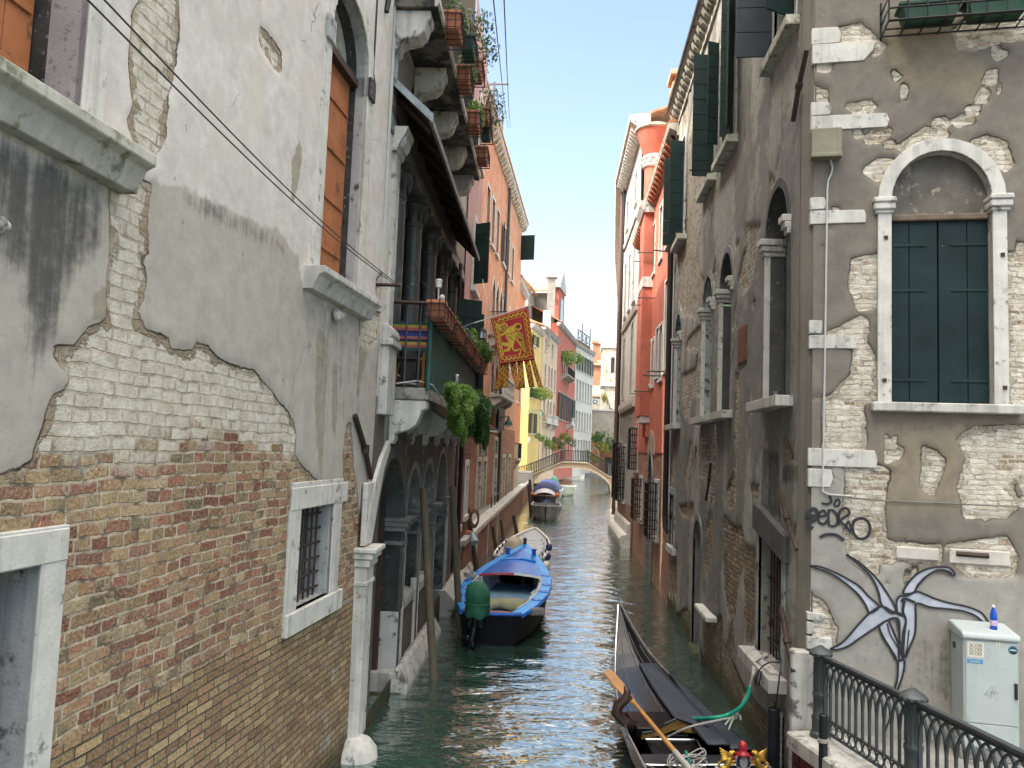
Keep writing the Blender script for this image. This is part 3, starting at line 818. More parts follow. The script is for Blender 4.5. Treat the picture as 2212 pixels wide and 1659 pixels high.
# ------------------------------------------------------------------ balcony house (second on the left)
FB = F((-2.62, 10.5), (-2.62-.033*8, 18.5))
BL = 10.1
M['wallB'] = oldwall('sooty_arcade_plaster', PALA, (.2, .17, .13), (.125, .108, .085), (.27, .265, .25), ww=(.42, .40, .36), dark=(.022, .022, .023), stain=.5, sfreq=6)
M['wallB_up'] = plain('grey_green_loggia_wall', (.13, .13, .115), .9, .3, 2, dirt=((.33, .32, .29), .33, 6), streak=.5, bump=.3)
M['brickB'] = brickmat('parapet_brick', (.30, .19, .09), (.22, .11, .06), (.10, .09, .08), .25, .075)
bB = thing('balcony_house', 'sooty house with dark arches, columned loggia and two long stone balconies', 'building', (-3.0, 15, 0))
hB = [hole(.45, 2.45, .25, 3.70, 'round', .95), hole(2.85, 4.15, 1.30, 3.50, 'round', .68), hole(4.5, 6.05, 1.30, 3.56, 'round', .78), hole(6.45, 8.2, .5, 3.76, 'round', .92)]
def B_st(U, Z):
    v = .20 + .16*sstep(2.6, 1.2, Z) - .06*sstep(3.6, 4.3, Z)
    return v
def B_pl(U, Z): return np.where(Z < .6, .1, .5)
def B_pc(U, Z): return -.16 + .10*sstep(3.6, 4.4, Z) + .14*(np.abs(((U-2.65+.9) % 1.85)-.9) < .10)*(Z > 3.0)
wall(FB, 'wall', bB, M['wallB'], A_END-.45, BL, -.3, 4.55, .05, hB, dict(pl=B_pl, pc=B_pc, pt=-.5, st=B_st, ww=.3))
mb = MB()
FB.box(mb, .4, BL-.05, -.3, 4.5, -1.6, -1.5)
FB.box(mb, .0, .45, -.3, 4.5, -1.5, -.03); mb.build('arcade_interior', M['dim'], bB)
piers = [(2.45, 2.85), (4.15, 4.5), (6.05, 6.45), (8.2, 8.75)]
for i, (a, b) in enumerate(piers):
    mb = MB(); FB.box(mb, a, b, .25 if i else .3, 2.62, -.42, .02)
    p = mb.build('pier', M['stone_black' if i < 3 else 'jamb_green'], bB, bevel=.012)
    mb = MB()
    for k, (z0, z1, e) in enumerate(((2.28, 2.34, .03), (2.50, 2.58, .06), (2.58, 2.66, .11), (2.66, 2.72, .15))): FB.box(mb, a-.02-e*.6, b+.02+e*.6, z0, z1, -.44-e*.3, .02+e)
    mb.build('capital', M['stone_dark'], p, bevel=.008)
    if i == 0:
        mb = MB(); FB.box(mb, a-.012, b+.004, .26, 1.22, -.425, .027); mb.build('limewashed_foot', plain('limewash', (.46, .455, .44), .85, .12, 5, dirt=((.08, .08, .08), .40, 6), bump=.3), p, bevel=.01)
    mb = MB(); FB.box(mb, b-.012, b+.014, .4, 2.6, -.05, .034); mb.build('edge_strip', M['stone_clean'], p)
for h in hB:
    mb = MB(); ring(FB, mb, h, .13 if h is not hB[0] else .2, -.3, .03); mb.build('archivolt', M['stone_dark'] if h is not hB[0] else M['stone_black'], bB, bevel=.01)
# low brick parapets between the piers
for (a, b) in ((2.85, 4.15), (4.5, 6.05)):
    m_ = wall(FB, 'parapet', bB, M['brickB'], a, b, .3, 1.16, .4, disp=lambda U, Z: U*0-.04)
    mb = MB(); FB.box(mb, a, b, 1.16, 1.34, -.34, .03); mb.build('coping', M['stone'], m_, bevel=.015)
    mb = MB(); FB.box(mb, b-.09, b+.02, .3, 1.5, -.06, .04); mb.build('post', M['stone_clean'], m_, bevel=.01)
    mb = MB(); FB.box(mb, a, b, .2, 1.16, -.4, -.3); mb.build('backing', M['dim'], m_)
# plinth stones
def plinth(f, par, us, prof, mat, name='plinth_stone'):
    for a, b in zip(us[:-1], us[1:]):
        mb = MB(); f.prof(mb, [(o + random.uniform(-.012, .012), z + random.uniform(-.012, .012)) for o, z in prof], a+.006, b-.006)
        mb.build(name, mat, par, bevel=.015)
plinth(FB, bB, [2.2, 3.3, 4.5, 5.6, 6.3], [(-.4, .34), (.02, .34), (.06, .40), (.14, .36), (.22, .24), (.27, .10), (.24, -.3), (-.4, -.3)], M['stone'])
plinth(FB, bB, [8.1, 9.2, 10.0, 10.9], [(-.4, .58), (.02, .58), (.10, .60), (.22, .50), (.32, .36), (.34, .2), (.26, .0), (.2, -.3), (-.4, -.3)], M['stone'])
M['algae'] = plain('wet_algae_stone', (.035, .045, .015), .7, .4, 6, dirt=((.10, .13, .02), .4, 12), bump=.5)
mb = MB(); FB.box(mb, 2.15, 6.3, -.4, .03, -.4, .18); mb.build('wet_footing', M['algae'], bB, bevel=.03)
mb = MB(); FB.box(mb, .2, 2.3, -.5, -.06, -.5, .30); mb.build('water_step', M['algae'], bB, bevel=.02)
# door with iron grille
mb = MB()
leaf(mb, FB.P(.45, .12, -.36), 2.0, 3.5, FB.u, FB.n, .06, 6, False, 0)
d = mb.build('water_door', plain('weathered_door_wood', (.095, .088, .09), .8, .25, 4, streak=.4, bump=.4, bscale=25), bB)
mb = MB()
for z0, z1 in ((.25, .95), (1.08, 1.30), (2.52, 2.60), (2.78, 2.86)): 
    FB.box(mb, .50, 1.35, z0, z0+.05, -.33, -.28); FB.box(mb, .50, 1.35, z1-.05, z1, -.33, -.28)
FB.box(mb, 1.33, 1.43, .15, 3.4, -.33, -.25); FB.box(mb, .46, .54, .15, 3.4, -.33, -.27); FB.box(mb, 2.30, 2.38, .15, 3.4, -.33, -.25)
mb.build('door_rail', M['planks'], d, bevel=.006)
mb = MB(); FB.box(mb, .56, 1.32, 1.34, 2.5, -.325, -.322)
mb.build('dark_panel', M['dark'], d)
mb = MB()
for k in range(5):
    for j in range(6):
        c = FB.P(.64+.15*k, 1.45+.18*j, -.30)
        mb.tube([c + FB.u*(.055*math.cos(t*.62)) + Vector((0, 0, .075*math.sin(t*.62))) for t in range(11)], .008, 4, cap=False)
mb.build('iron_scroll_grille', M['iron'], d)
mb = MB()
for k in range(4): mb.tube([FB.P(.48, 2.62+.28*k, -.22), FB.P(.72, 2.84+.28*k, -.22)], .025, 4)
mb.tube([FB.P(.72, 2.3, -.22), FB.P(.72, 3.4, -.22)], .02, 4)
mb.build('wooden_lattice', M['planks'], d)
# left jamb pilaster of the portal
mb = MB()
FB.box(mb, -.42, .02, .2, 2.36, -.1, .09); FB.box(mb, -.40, .0, 2.62, 3.4, -.02, .045)
p = mb.build('portal_jamb', M['stone_clean'], bB, bevel=.012)
mb = MB()
for z0, z1, e in ((2.10, 2.16, .02), (2.34, 2.44, .04), (2.44, 2.52, .08), (2.52, 2.58, .12)): FB.box(mb, -.42-e*.6, .02+e, z0, z1, -.1, .09+e)
mb.build('capital', M['stone_clean'], p, bevel=.01)
mb = MB(); FB.poly(mb, [(-.40, 2.6), (.02, 2.6), (.30, 3.1), (.62, 3.55), (1.0, 3.86), (.88, 3.96), (.4, 3.7), (.05, 3.4), (-.2, 3.1)], -.02, .05); mb.build('jamb_arch', M['stone_clean'], p, bevel=.01)
mb = MB(); c = FB.P(-.35, 0, .05)
mb.lathe((c.x, c.y, -.25), [(.26, 0), (.30, .18), (.27, .36), (.18, .47), (.06, .51)], 14); mb.build('guard_stone', M['stone_clean'], bB, smooth=True)
# lower balcony
LB0, LB1 = .95, 9.75
mb = MB(); FB.box(mb, LB0, LB1, 4.56, 4.74, -.05, .56)
lb = mb.build('balcony', plain('lichen_balcony_slab', (.28, .27, .24), .85, .3, 3, dirt=((.10, .10, .09), .42, 6), bump=.5, bscale=22), bB, bevel=.015)
BR = [(0, 4.555), (.54, 4.555), (.54, 4.44), (.47, 4.40), (.44, 4.30), (.40, 4.20), (.30, 4.12), (.16, 4.08), (.09, 4.06), (.10, 3.98), (.06, 3.91), (0, 3.91)]
for k in range(6):
    mb = MB(); FB.prof(mb, BR, LB0+.02+1.62*k, LB0+.30+1.62*k); b_ = mb.build('bracket', M['stone_clean' if k == 0 else 'stone'], lb, bevel=.012)
mb = MB(); mb.tube([FB.P(LB0-.08, 5.98, -.12), FB.P(LB0-.02, 5.98, .55)], .03, 4); mb.build('end_rail', M['iron'], lb)
mb = MB()
for o in (.20, .40): mb.tube([FB.P(LB0, 4.74, o), FB.P(LB0, 5.97, o)], .016, 6)
mb.build('baluster', M['greyiron'], lb)
M['slat'] = plain('green_slat_screen', (.014, .07, .060), .6, .35, 4, bump=.1)
mb = MB(); mb.tube([FB.P(LB0, 4.7, .55), FB.P(LB0, 6.0, .55)], .035, 6); FB.box(mb, LB0, LB1, 5.90, 5.97, .52, .57)
nsl = 84
for k in range(nsl):
    a = LB0+.05+(LB1-LB0-.05)*k/nsl
    FB.box(mb, a, a+.05, 4.74, 5.9, .53, .556)
mb.build('slatted_railing', M['slat'], lb)
mb = MB(); FB.box(mb, LB0+.05, LB1, 4.76, 5.88, .50, .505); mb.build('dark_screen', plain('dark_green_screen', (.006, .022, .02), .8), lb)
mb = MB(); FB.poly(mb, [(LB0+.3, 4.53), (LB0+2.0, 4.53), (LB0+2.0, 4.36), (LB0+.35, 4.42)], .57, .64); mb.build('trough', M['blackiron'], lb)
mb = MB(); mb.tube([FB.P(LB0-.1, 4.78, .1), FB.P(LB0+.0, 4.84, .4), FB.P(LB0+.15, 4.80, .6), FB.P(LB0+.8, 4.60, .68)], .010, 5); mb.build('cable', M['whitecable'], lb)
# loggia
mb = MB()
FB.box(mb, .0, BL, 4.55, 8.55, -1.7, -1.5); FB.box(mb, .0, BL, 8.42, 8.62, -1.5, .0)
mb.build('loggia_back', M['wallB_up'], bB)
mb = MB(); FB.box(mb, 0, BL, 4.5, 4.56, -1.5, -.02); mb.build('loggia_floor', M['stone_dark'], bB)
mb = MB()
for a in (2.2, 5.0, 7.8): FB.box(mb, a, a+1.1, 4.8, 7.4, -1.5, -1.45)
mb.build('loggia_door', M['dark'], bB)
mb = MB(); FB.box(mb, 1.0, 1.5, 4.75, 7.6, -1.49, -1.40); mb.build('pale_pilaster', M['speckle'], bB)
M['column'] = plain('dark_marble_column', (.055, .06, .058), .45, .3, 3, dirt=((.40, .40, .38), .33, 9), bump=.15)
for k, uc in enumerate((1.5, 3.15, 5.1, 7.0, 8.9)):
    c = FB.P(uc, 0, -.16)
    mb = MB(); mb.lathe(c, [(.19, 4.74), (.19, 4.86), (.22, 4.88), (.22, 4.94), (.165, 4.98), (.16, 5.2), (.15, 7.70)], 18)
    cl = mb.build('column', M['column'], bB, smooth='auto')
    mb = MB(); mb.lathe(c, [(.15, 7.70), (.17, 7.72), (.17, 7.76), (.15, 7.78), (.18, 7.92), (.25, 8.06), (.25, 8.10)], 12); mb.obox(c + Vector((0, 0, 8.16)), (.26, 0, 0), (0, .26, 0), (0, 0, .06))
    for q in range(8):
        t = q*math.pi/4; mb.lathe(c + Vector((.2*math.cos(t), .2*math.sin(t), 0)), [(.02, 7.82), (.05, 7.95), (.05, 8.03), (.02, 8.08)], 6)
    mb.build('capital', M['column'], cl)
mb = MB(); FB.box(mb, .0, BL, 8.22, 8.45, -.35, .03); mb.build('architrave', M['stone_dark'], bB, bevel=.01)
# corner pilaster with pedestal
mb = MB(); FB.box(mb, .28, .62, 5.55, 8.0, -.3, .06); cp = mb.build('corner_pilaster', M['stone'], bB, bevel=.012)
mb = MB(); FB.box(mb, .16, .72, 4.3, 5.25, -.3, .12); FB.box(mb, .12, .78, 5.25, 5.34, -.3, .17)
FB.prof(mb, [(-.3, 5.34), (.12, 5.34), (.16, 5.40), (.14, 5.48), (.08, 5.55), (-.3, 5.55)], .16, .72); mb.build('pedestal', M['stone'], cp, bevel=.012)
mb = MB(); FB.prof(mb, [(-.3, 8.0), (.07, 8.0), (.10, 8.1), (.18, 8.25), (.22, 8.35), (-.3, 8.35)], .2, .72)
for k in range(3): mb.lathe(FB.P(.3+.16*k, 8.08, .12), [(.02, 0), (.06, .06), (.07, .14), (.03, .2)], 7)
mb.build('capital', M['stone'], cp)
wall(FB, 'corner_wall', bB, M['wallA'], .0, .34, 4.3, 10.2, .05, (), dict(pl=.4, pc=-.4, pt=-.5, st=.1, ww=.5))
# lean-to canopy
C0, C1 = .1, 8.25
mb = MB()
nb = 30
for k in range(7):
    o0 = -.02+.077*k; zf = lambda o: 8.98 - (o+.02)*1.02
    FB.prof(mb, [(o0, zf(o0)), (o0+.073, zf(o0+.073)), (o0+.073, zf(o0+.073)-.03), (o0, zf(o0)-.03)], C0+.04, C1)
cn = mb.build('canopy', M['planks'], bB)
mb = MB()
for k in range(9):
    mb = MB(); FB.prof(mb, [(.0, 8.90), (.5, 8.40), (.5, 8.33), (.0, 8.80)], C0+.3+.93*k, C0+.38+.93*k); mb.build('rafter', M['planks'], cn)
mb = MB(); FB.prof(mb, [(-.03, 9.03), (.54, 8.47), (.54, 8.43), (-.03, 8.985)], C0, C1); mb.build('roof_sheet', M['lead'], cn)
mb = MB(); FB.prof(mb, [(.53, 8.50), (.57, 8.47), (.57, 8.36), (.53, 8.36)], C0, C1); mb.build('edge_board', M['stone_dark'], cn)
mb = MB(); FB.prof(mb, [(-.03, 9.04), (.58, 8.49), (.58, 8.36), (-.03, 8.92)], C0-.02, C0+.03); FB.box(mb, C0-.02, C0+.03, 8.9, 9.5, -.02, .05); mb.build('flashing', M['lead'], cn)
# upper wall, upper balcony
M['wallB_top'] = oldwall('upper_plaster', PALA, (.2, .17, .13), (.36, .33, .29), (.23, .21, .18), stain=.5)
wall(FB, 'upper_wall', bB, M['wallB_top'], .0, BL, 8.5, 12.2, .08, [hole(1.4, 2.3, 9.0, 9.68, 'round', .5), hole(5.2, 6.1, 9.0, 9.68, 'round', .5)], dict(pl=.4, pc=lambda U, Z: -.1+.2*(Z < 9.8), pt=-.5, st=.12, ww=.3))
mb = MB()
for a in (1.4, 5.2): FB.box(mb, a-.05, a+.95, 8.95, 9.7, -.4, -.2)
mb.build('niche', M['dim'], bB)
UB0, UB1 = -.1, 7.0
mb = MB(); FB.box(mb, UB0, UB1, 9.92, 10.06, -.05, .60); ub = mb.build('balcony', M['slab_dirty'], bB, bevel=.01)
mb = MB(); FB.prof(mb, [(.56, 10.06), (.625, 10.08), (.625, 9.98), (.59, 9.93), (.56, 9.93)], UB0-.02, UB1+.02); mb.build('slab_edge', M['sillstone'], ub)
BR2 = [(0, 9.915), (.50, 9.915), (.50, 9.80), (.46, 9.76), (.42, 9.62), (.34, 9.54), (.16, 9.50), (.09, 9.46), (.07, 9.36), (0, 9.33)]
for k in range(5):
    mb = MB(); FB.prof(mb, BR2, UB0+.06+1.66*k, UB0+.40+1.66*k); mb.build('bracket', M['stone' if k in (0, 4) else 'sillstone'], ub, bevel=.015)
mb = MB()
for k in range(48): mb.tube([FB.P(UB0+.05+.147*k, 10.06, .55), FB.P(UB0+.05+.147*k, 11.06, .55)], .008, 4)
mb.tube([FB.P(UB0, 11.06, .55), FB.P(UB1, 11.06, .55)], .018, 5); mb.tube([FB.P(UB0, 10.16, .55), FB.P(UB1, 10.16, .55)], .012, 5)
mb.build('iron_railing', M['blackiron'], ub)
mb = MB()
c1 = FB.P(8.7, 8.4, .06); mb.tube([FB.P(8.75, 4.74, .1), c1], .05, 8); mb.build('downpipe', M['blackiron'], bB)
# rear body with the oblique alley wall that lets one blade of sun through
def body(f, par, pts, z0, z1, mat, name='rear_body'):
    mb = MB(); poly = [f.P(u, z0, o) for u, o in pts]; mb.prism(poly, (0, 0, z1-z0)); return mb.build(name, mat, par)
def alley(f, u, o, t):
    p = f.P(u, 0, o) + Vector((math.sin(SUN_AZ), math.cos(SUN_AZ), 0))*t; d = p - f.A
    return (d.dot(f.u), d.dot(f.n))
body(FB, bB, [(-.3, -1.75), (BL-1.8, -1.75), alley(FB, BL, -.05, 2.5), alley(FB, BL, -.05, 9)], -1, 8.6, M['dim'])
body(FB, bB, [(0, -.4), (BL-.55, -.4), alley(FB, BL, -.05, .6), alley(FB, BL, -.05, 9)], 8.6, 18.7, M['wallB_top'], 'upper_body')
mb = MB(); FB.box(mb, 0, BL, 12.2, 18.7, -.4, -.0); mb.build('top_storey', M['wallB_top'], bB)
# shutters of the far loggia bays, open against the wall
for k, (u, z0, z1) in enumerate(((8.55, 4.9, 7.5), (9.35, 4.9, 7.3), (9.95, 4.9, 7.0))):
    swung(FB, bB, u, z0, z1, .62, 70, 1, M['green_wood2'], 3, name='shutter')
# brick house after it
E0F = F((-2.98, 21.05), (-3.12, 25.2))
bE = thing('rusticated_house', 'narrow house of rough red brick blocks below and faded pink plaster above', 'building', (-3.4, 23, 0))
M['rustic'] = brickmat('rusticated_brick', (.17, .055, .04), (.13, .05, .045), (.05, .03, .028), .30, .16, .02, streak=.4, c3=(.24, .16, .12))
M['redbrick'] = brickmat('red_brick', (.26, .085, .05), (.20, .065, .045), (.24, .2, .16), .25, .075, streak=.3, c3=(.30, .24, .19))
hE = [hole(.55, 1.15, 1.75, 3.05), hole(2.45, 3.1, 1.9, 3.35)]
wall(E0F, 'brick_wall', bE, [M['redbrick'], M['rustic']], .0, 4.15, -.4, 5.2, .3, hE, matsel=lambda U, Z: ((Z > 3.4)).astype(int))
for h in hE: build_window(E0F, bE, h, .18, .04, .2, M['stone_clean'], M['stone'], M['dim'], (.05, .08, .16), M['stone_clean'])
M['pink'] = stucco('faded_pink_plaster', (.36, .25, .235), .15, streak=.4)
wall(E0F, 'plaster_wall', bE, M['pink'], .0, 4.15, 5.2, 16.5, .6, [hole(1.9, 2.8, 8.6, 10.6), hole(1.9, 2.8, 12.4, 14.4)])
for z in (8.6, 12.4): build_window(E0F, bE, hole(1.9, 2.8, z, z+2.0), .16, .05, .2, M['stone_clean'], M['stone'], M['dim'], (.1, .15, .16), M['stone_clean'])
swung(E0F, bE, 2.0, 8.7, 10.5, .5, 60, -1, M['green_wood2'], 3)
a1 = alley(E0F, 0, -.05, 9); a0 = alley(E0F, 0, -.05, .25)
body(E0F, bE, [(4.15, -.3), (4.15, -6), a1, a0, (.3, -.3)], -1, 16.5, M['pink'])
plinth(E0F, bE, [.2, 1.1, 2.0, 2.9, 3.8], [(-.2, .50), (.05, .50), (.16, .40), (.24, .22), (.2, -.3), (-.2, -.3)], M['stone'])
mb = MB(); mb.tube([E0F.P(.12, 4.9, .10), E0F.P(.12, .4, .10)], .06, 8); mb.build('downpipe', M['blackiron'], bE)
# ------------------------------------------------------------------ grey corner house on the right
FC = F((2.62, 23.7), (2.62, 9.4))
FC2 = F((2.72, 9.28), (2.72+.989, 9.28-.146))
PALC = [(.38, .26, .15), (.30, .13, .075), (.42, .31, .19), (.25, .10, .06), (.36, .23, .13), (.46, .36, .24), (.20, .13, .09)]
M['wallC'] = oldwall('right_wall_stained_plaster_over_brick', PALC, (.20, .175, .14), (.225, .216, .20), (.35, .332, .30), ww=(.50, .47, .42), bw=.24, bh=.078, ms=.014, eamp=.26, stain=.5, sfreq=6, wash=.9, warp=1.25, smear=.6, relief=.040, dark=(.03, .031, .033))
M['wallC2'] = oldwall('front_wall_patched_plaster', PALC, (.60, .55, .47), (.195, .175, .150), (.32, .308, .28), ww=(.76, .71, .63), bw=.21, bh=.058, ms=.012, eamp=.10, stain=.35, patch=(.30, .235, .155), wash=.55, warp=1.5, smear=.7, ptsoft=.16, ptamt=.6, under=(.46, .41, .33), pits=.69, relief=.024, specks=(.50, .48, .43))
bC = thing('corner_house', 'weathered grey corner house with arched windows, white quoins and dark green shutters', 'building', (4, 14, 0))
c2a = lambda pts: [FC.at(1425+x*.2558, 485+y*.2558) for x, y in pts]
c2b = lambda pts: [FC.at(1394.7+x*.2376, 879.3+y*.2376) for x, y in pts]
c2c = lambda pts: [FC.at(1485.7+x*.2874, 1182.5+y*.2874) for x, y in pts]
c2d = lambda pts: [FC.at(1106+x/3, y/3) for x, y in pts]
EXC = [c2a([(720, 0), (850, 0), (840, 120), (800, 330), (780, 480), (730, 550), (680, 560), (660, 480), (690, 270), (720, 200)]),
       c2a([(230, 60), (340, 30), (310, 220), (340, 400), (380, 470), (370, 720), (300, 790), (240, 760), (190, 760), (150, 600), (170, 330)]),
       c2a([(235, 960), (345, 850), (350, 1000), (340, 1430), (270, 1440), (250, 1650), (215, 1620), (185, 1440), (185, 1270), (300, 1210), (310, 1080), (220, 1040)]),
       c2d([(1120, 1000), (1170, 640), (1265, 400), (1250, 760), (1245, 1200), (1230, 1420), (1180, 1700), (1110, 1700)]),
       c2a([(640, 830), (655, 870), (640, 950), (615, 900)]), c2a([(790, 610), (805, 660), (795, 710), (775, 670)]), c2a([(630, 160), (665, 120), (660, 240), (640, 220)]),
       c2b([(490, 180), (590, 140), (640, 150), (650, 330), (630, 850), (560, 900), (540, 700), (480, 620), (480, 300)]),
       c2b([(820, -300), (850, -300), (850, 200), (830, 500), (820, 900), (760, 940), (740, 760), (800, 600), (800, 300)]),
       c2b([(710, 960), (790, 1080), (870, 1090), (900, 1250), (960, 1290), (1022, 1270), (1022, 1900), (1005, 2150), (900, 2150), (880, 1500), (840, 1560), (800, 1950), (740, 1900), (700, 1659), (700, 1100)]),
       c2c([(120, 500), (250, 520), (260, 700), (320, 850), (420, 1050), (600, 1250), (760, 1800), (300, 1300), (160, 950), (115, 760)]),
       c2b([(300, 900), (430, 870), (440, 1010), (330, 990)]), c2b([(170, 1300), (280, 1280), (280, 1700), (150, 1700)]),
       c2b([(1230, 220), (1300, 380), (1340, 480), (1230, 510)]), c2b([(230, 330), (260, 330), (260, 700), (215, 640)]), c2b([(940, 720), (1020, 700), (1010, 830), (960, 900)]),
       c2c([(-30, 600), (30, 560), (50, 700), (0, 640)])]
STC = [(c2b([(650, 200), (725, 200), (705, 950), (640, 950)]), .15, .5), (c2b([(1050, 350), (1200, 420), (1220, 1000), (1030, 1050)]), .10, .8), (c2b([(300, 450), (480, 330), (470, 850), (310, 850)]), .15, .45),
       (c2b([(1230, 520), (1410, 520), (1410, 700), (1230, 690)]), .06, .8), (c2c([(280, 700), (440, 700), (500, 1000), (400, 1000)]), .2, .4), (c2b([(880, 700), (1010, 700), (1000, 1050), (900, 1050)]), .2, .3),
       (c2a([(430, 100), (600, 0), (600, 400), (450, 480)]), .3, .22), (c2b([(1080, 60), (1250, 60), (1200, 200), (1100, 200)]), .1, .4)]
hC = {k: hole(a, b, 4.67, 7.46, 'round', .55) for k, (a, b) in dict(w1=(12.62, 13.72), w2=(9.2, 10.25), w3=(7.3, 8.4), w4=(2.95, 4.1)).items()}
hU = [hole(a, b, 9.32, 11.9) for a, b in ((12.95, 13.95), (9.15, 10.25), (7.3, 8.35), (3.0, 4.1))]
hGate = hole(6.7, 7.6, -.4, 2.62, 'round', .42); hGw = hole(12.45, 13.62, 1.32, 2.86); hSm = hole(2.65, 3.5, 1.62, 2.92)
def fbm(U, Z, seed, f=.8, n=5):
    rs = np.random.RandomState(seed); v = np.zeros_like(U); a = 1.0
    for i in range(n):
        for _ in range(3):
            t = rs.uniform(0, 6.28); v += a*np.sin(6.28*f*(U*math.cos(t) + Z*math.sin(t)*.55) + rs.uniform(0, 6.28))/3
        a *= .6; f *= 1.9
    return v
def C_pl(U, Z):
    d = np.full(U.shape, -9.0)
    for e in EXC: d = np.maximum(d, sdf(e, U, Z))
    d = np.maximum(d, .35 - Z + .25*np.sin(U*1.3))
    d = np.maximum(d, (fbm(U, Z, 5, .42) - .74 + .30*sstep(9, 3, U)*sstep(4.2, 6, Z) + .16*sstep(4.5, 1.5, Z))*.35)
    return np.clip(-d, -.5, .5)
def C_st(U, Z):
    v = .30 + .10*sstep(4.2, 1.5, Z) - .05*sstep(8, 10, Z) + .15*fbm(U, Z*.35, 9, .5)
    for p, s, a in STC: v = np.maximum(v, a*sstep(-s, s*.6, sdf(p, U, Z)))
    return v
def C_ww(U, Z): return .46*sstep(2.3, 3.6, Z) + .16
def C_disp(U, Z): return .03*sstep(-.05, .06, C_pl(U, Z)) - .03 + .02*np.sin(U*1.1)*np.cos(Z*.7)
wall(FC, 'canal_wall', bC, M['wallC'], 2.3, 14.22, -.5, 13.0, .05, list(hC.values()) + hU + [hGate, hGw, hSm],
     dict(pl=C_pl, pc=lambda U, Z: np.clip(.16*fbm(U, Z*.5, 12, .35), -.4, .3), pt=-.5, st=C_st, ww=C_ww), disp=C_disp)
for k, h in hC.items():
    w = build_window(FC, bC, h, .12, .012, .34, M['stone_black'] if k == 'w1' else M['stone_dark'], M['stone_black'] if k in ('w1', 'w2') else M['jamb_green'], M['dark'], (.14, .20, .13), M['stone'])
    if k == 'w1':
        mb = MB(); leaf(mb, FC.P(h['u0']+.03, 4.7, -.27), 1.05, 2.1, FC.u, FC.n, .05, 4, False, 3); mb.build('shutter', M['green_wood'], w)
        mb = MB(); FC.box(mb, h['u0'], h['u1'], 6.80, 6.9, -.32, -.2); mb.build('lintel', M['stone_dark'], w)
    mb = MB()
    for z0, z1, e in ((6.68, 6.75, .03), (6.75, 6.83, .06), (6.83, 6.92, .09)): FC.box(mb, h['u0']-.13, h['u0']+e*.8, z0, z1, -.33, .02+e)
    mb.build('impost', M['stone'], w, bevel=.01)
    mb = MB()
    for z0, z1, e in ((6.68, 6.75, .03), (6.75, 6.83, .06), (6.83, 6.92, .09)): FC.box(mb, h['u1']-e*.8, h['u1']+.13, z0, z1, -.33, .02+e)
    mb.build('impost', M['stone'], w, bevel=.01)
    mb = MB(); FC.box(mb, h['u0']-.012, h['u0']+.004, 4.67, 6.7, -.05, .03); mb.build('pale_arris', M['stone_clean'], w)  # pale strip along the far jamb edge
for i, h in enumerate(hU):
    w = build_window(FC, bC, h, .10, .02, .22, M['stone'], M['stone_dark'], M['dark'], (.10, .17, .13), M['sillstone'])
swung(FC, bC, 12.95, 9.38, 11.85, .47, 88, -1, plain('blue_black_shutter', (.02, .03, .042), .5, .3, 3, chips=((.2, .22, .25), .3, 12)), 7, True, 0)
swung(FC, bC, 13.95, 9.38, 11.85, .4, 60, 1, M['green_wood2'], 7, True, 0)
swung(FC, bC, 10.27, 9.36, 11.85, .5, 22, 1, M['green_wood2'], 3, False, 2)
swung(FC, bC, 10.22, 9.36, 11.85, .2, 95, 1, M['green_wood2'], 8, True, 0)
swung(FC, bC, 8.40, 9.30, 11.75, .40, 88, 1, M['green_wood2'], 8, True, 0)
swung(FC, bC, 8.85, 9.75, 11.75, .22, 70, 1, M['green_wood2'], 8, True, 0)
swung(FC, bC, 4.15, 9.36, 11.7, .34, 80, 1, M['green_wood2'], 7, True, 0)
swung(FC, bC, 2.95, 9.36, 11.7, .34, 88, -1, M['green_wood2'], 7, True, 0)
# water gate, ground floor windows
mb = MB(); reveal(FC, mb, hGate, .02, -.34); w = mb.build('water_gate', M['stone_dark'], bC)
mb = MB(); FC.box(mb, 6.7, 7.6, .95, 2.7, -.36, -.30); mb.build('blocking_panel', plain('grey_cement_panel', (.20, .20, .18), .9, .15, 2, streak=.4), w)
mb = MB(); FC.box(mb, 6.7, 7.6, .62, .94, -.36, -.22); mb.build('step_stone', M['stone'], w, bevel=.02)
mb = MB(); FC.box(mb, 6.7, 7.6, -.4, .61, -.40, -.30); mb.build('lower_brick', M['brickB'], w)
mb = MB(); FC.box(mb, 6.7, 7.6, -.3, .1, -.30, .1); mb.build('mossy_sill', M['algae'], w, bevel=.03)
mb = MB(); ring(FC, mb, hGate, .12, -.02, .02); mb.build('frame', M['stone_dark'], w)
w = build_window(FC, bC, hSm, .16, .03, .22, M['jamb_green'], M['jamb_green'], M['dark'], (.05, .08, .16), M['stone'])
mb = MB()
for k in range(4): mb.tube([FC.P(2.65+.17*k+.15, 1.62, -.06), FC.P(2.65+.17*k+.15, 2.9, -.06)], .012, 5)
for k in range(3): mb.tube([FC.P(2.65, 1.9+.32*k, -.06), FC.P(3.5, 1.9+.32*k, -.06)], .012, 5)
mb.build('grille', M['iron'], w)
w = build_window(FC, bC, hGw, .14, .02, .34, M['jamb_green'], plain('grimy_jamb', (.27, .26, .23), .85, .15, 4, dirt=((.02, .02, .02), .42, 7), bump=.3), M['dark'], (.12, .22, .16), M['stone'])
mb = MB(); FC.poly(mb, [(12.2, 2.95), (12.2, 3.3), (12.6, 3.25), (13.9, 3.0), (13.9, 2.66), (13.2, 2.78)], -.05, .06); mb.build('lintel', M['stone_black'], w, bevel=.02)
mb = MB()
for k in range(7): mb.tube([FC.P(12.6+.15*k, 1.3, -.12), FC.P(12.6+.15*k, 2.86, -.12)], .012, 5)
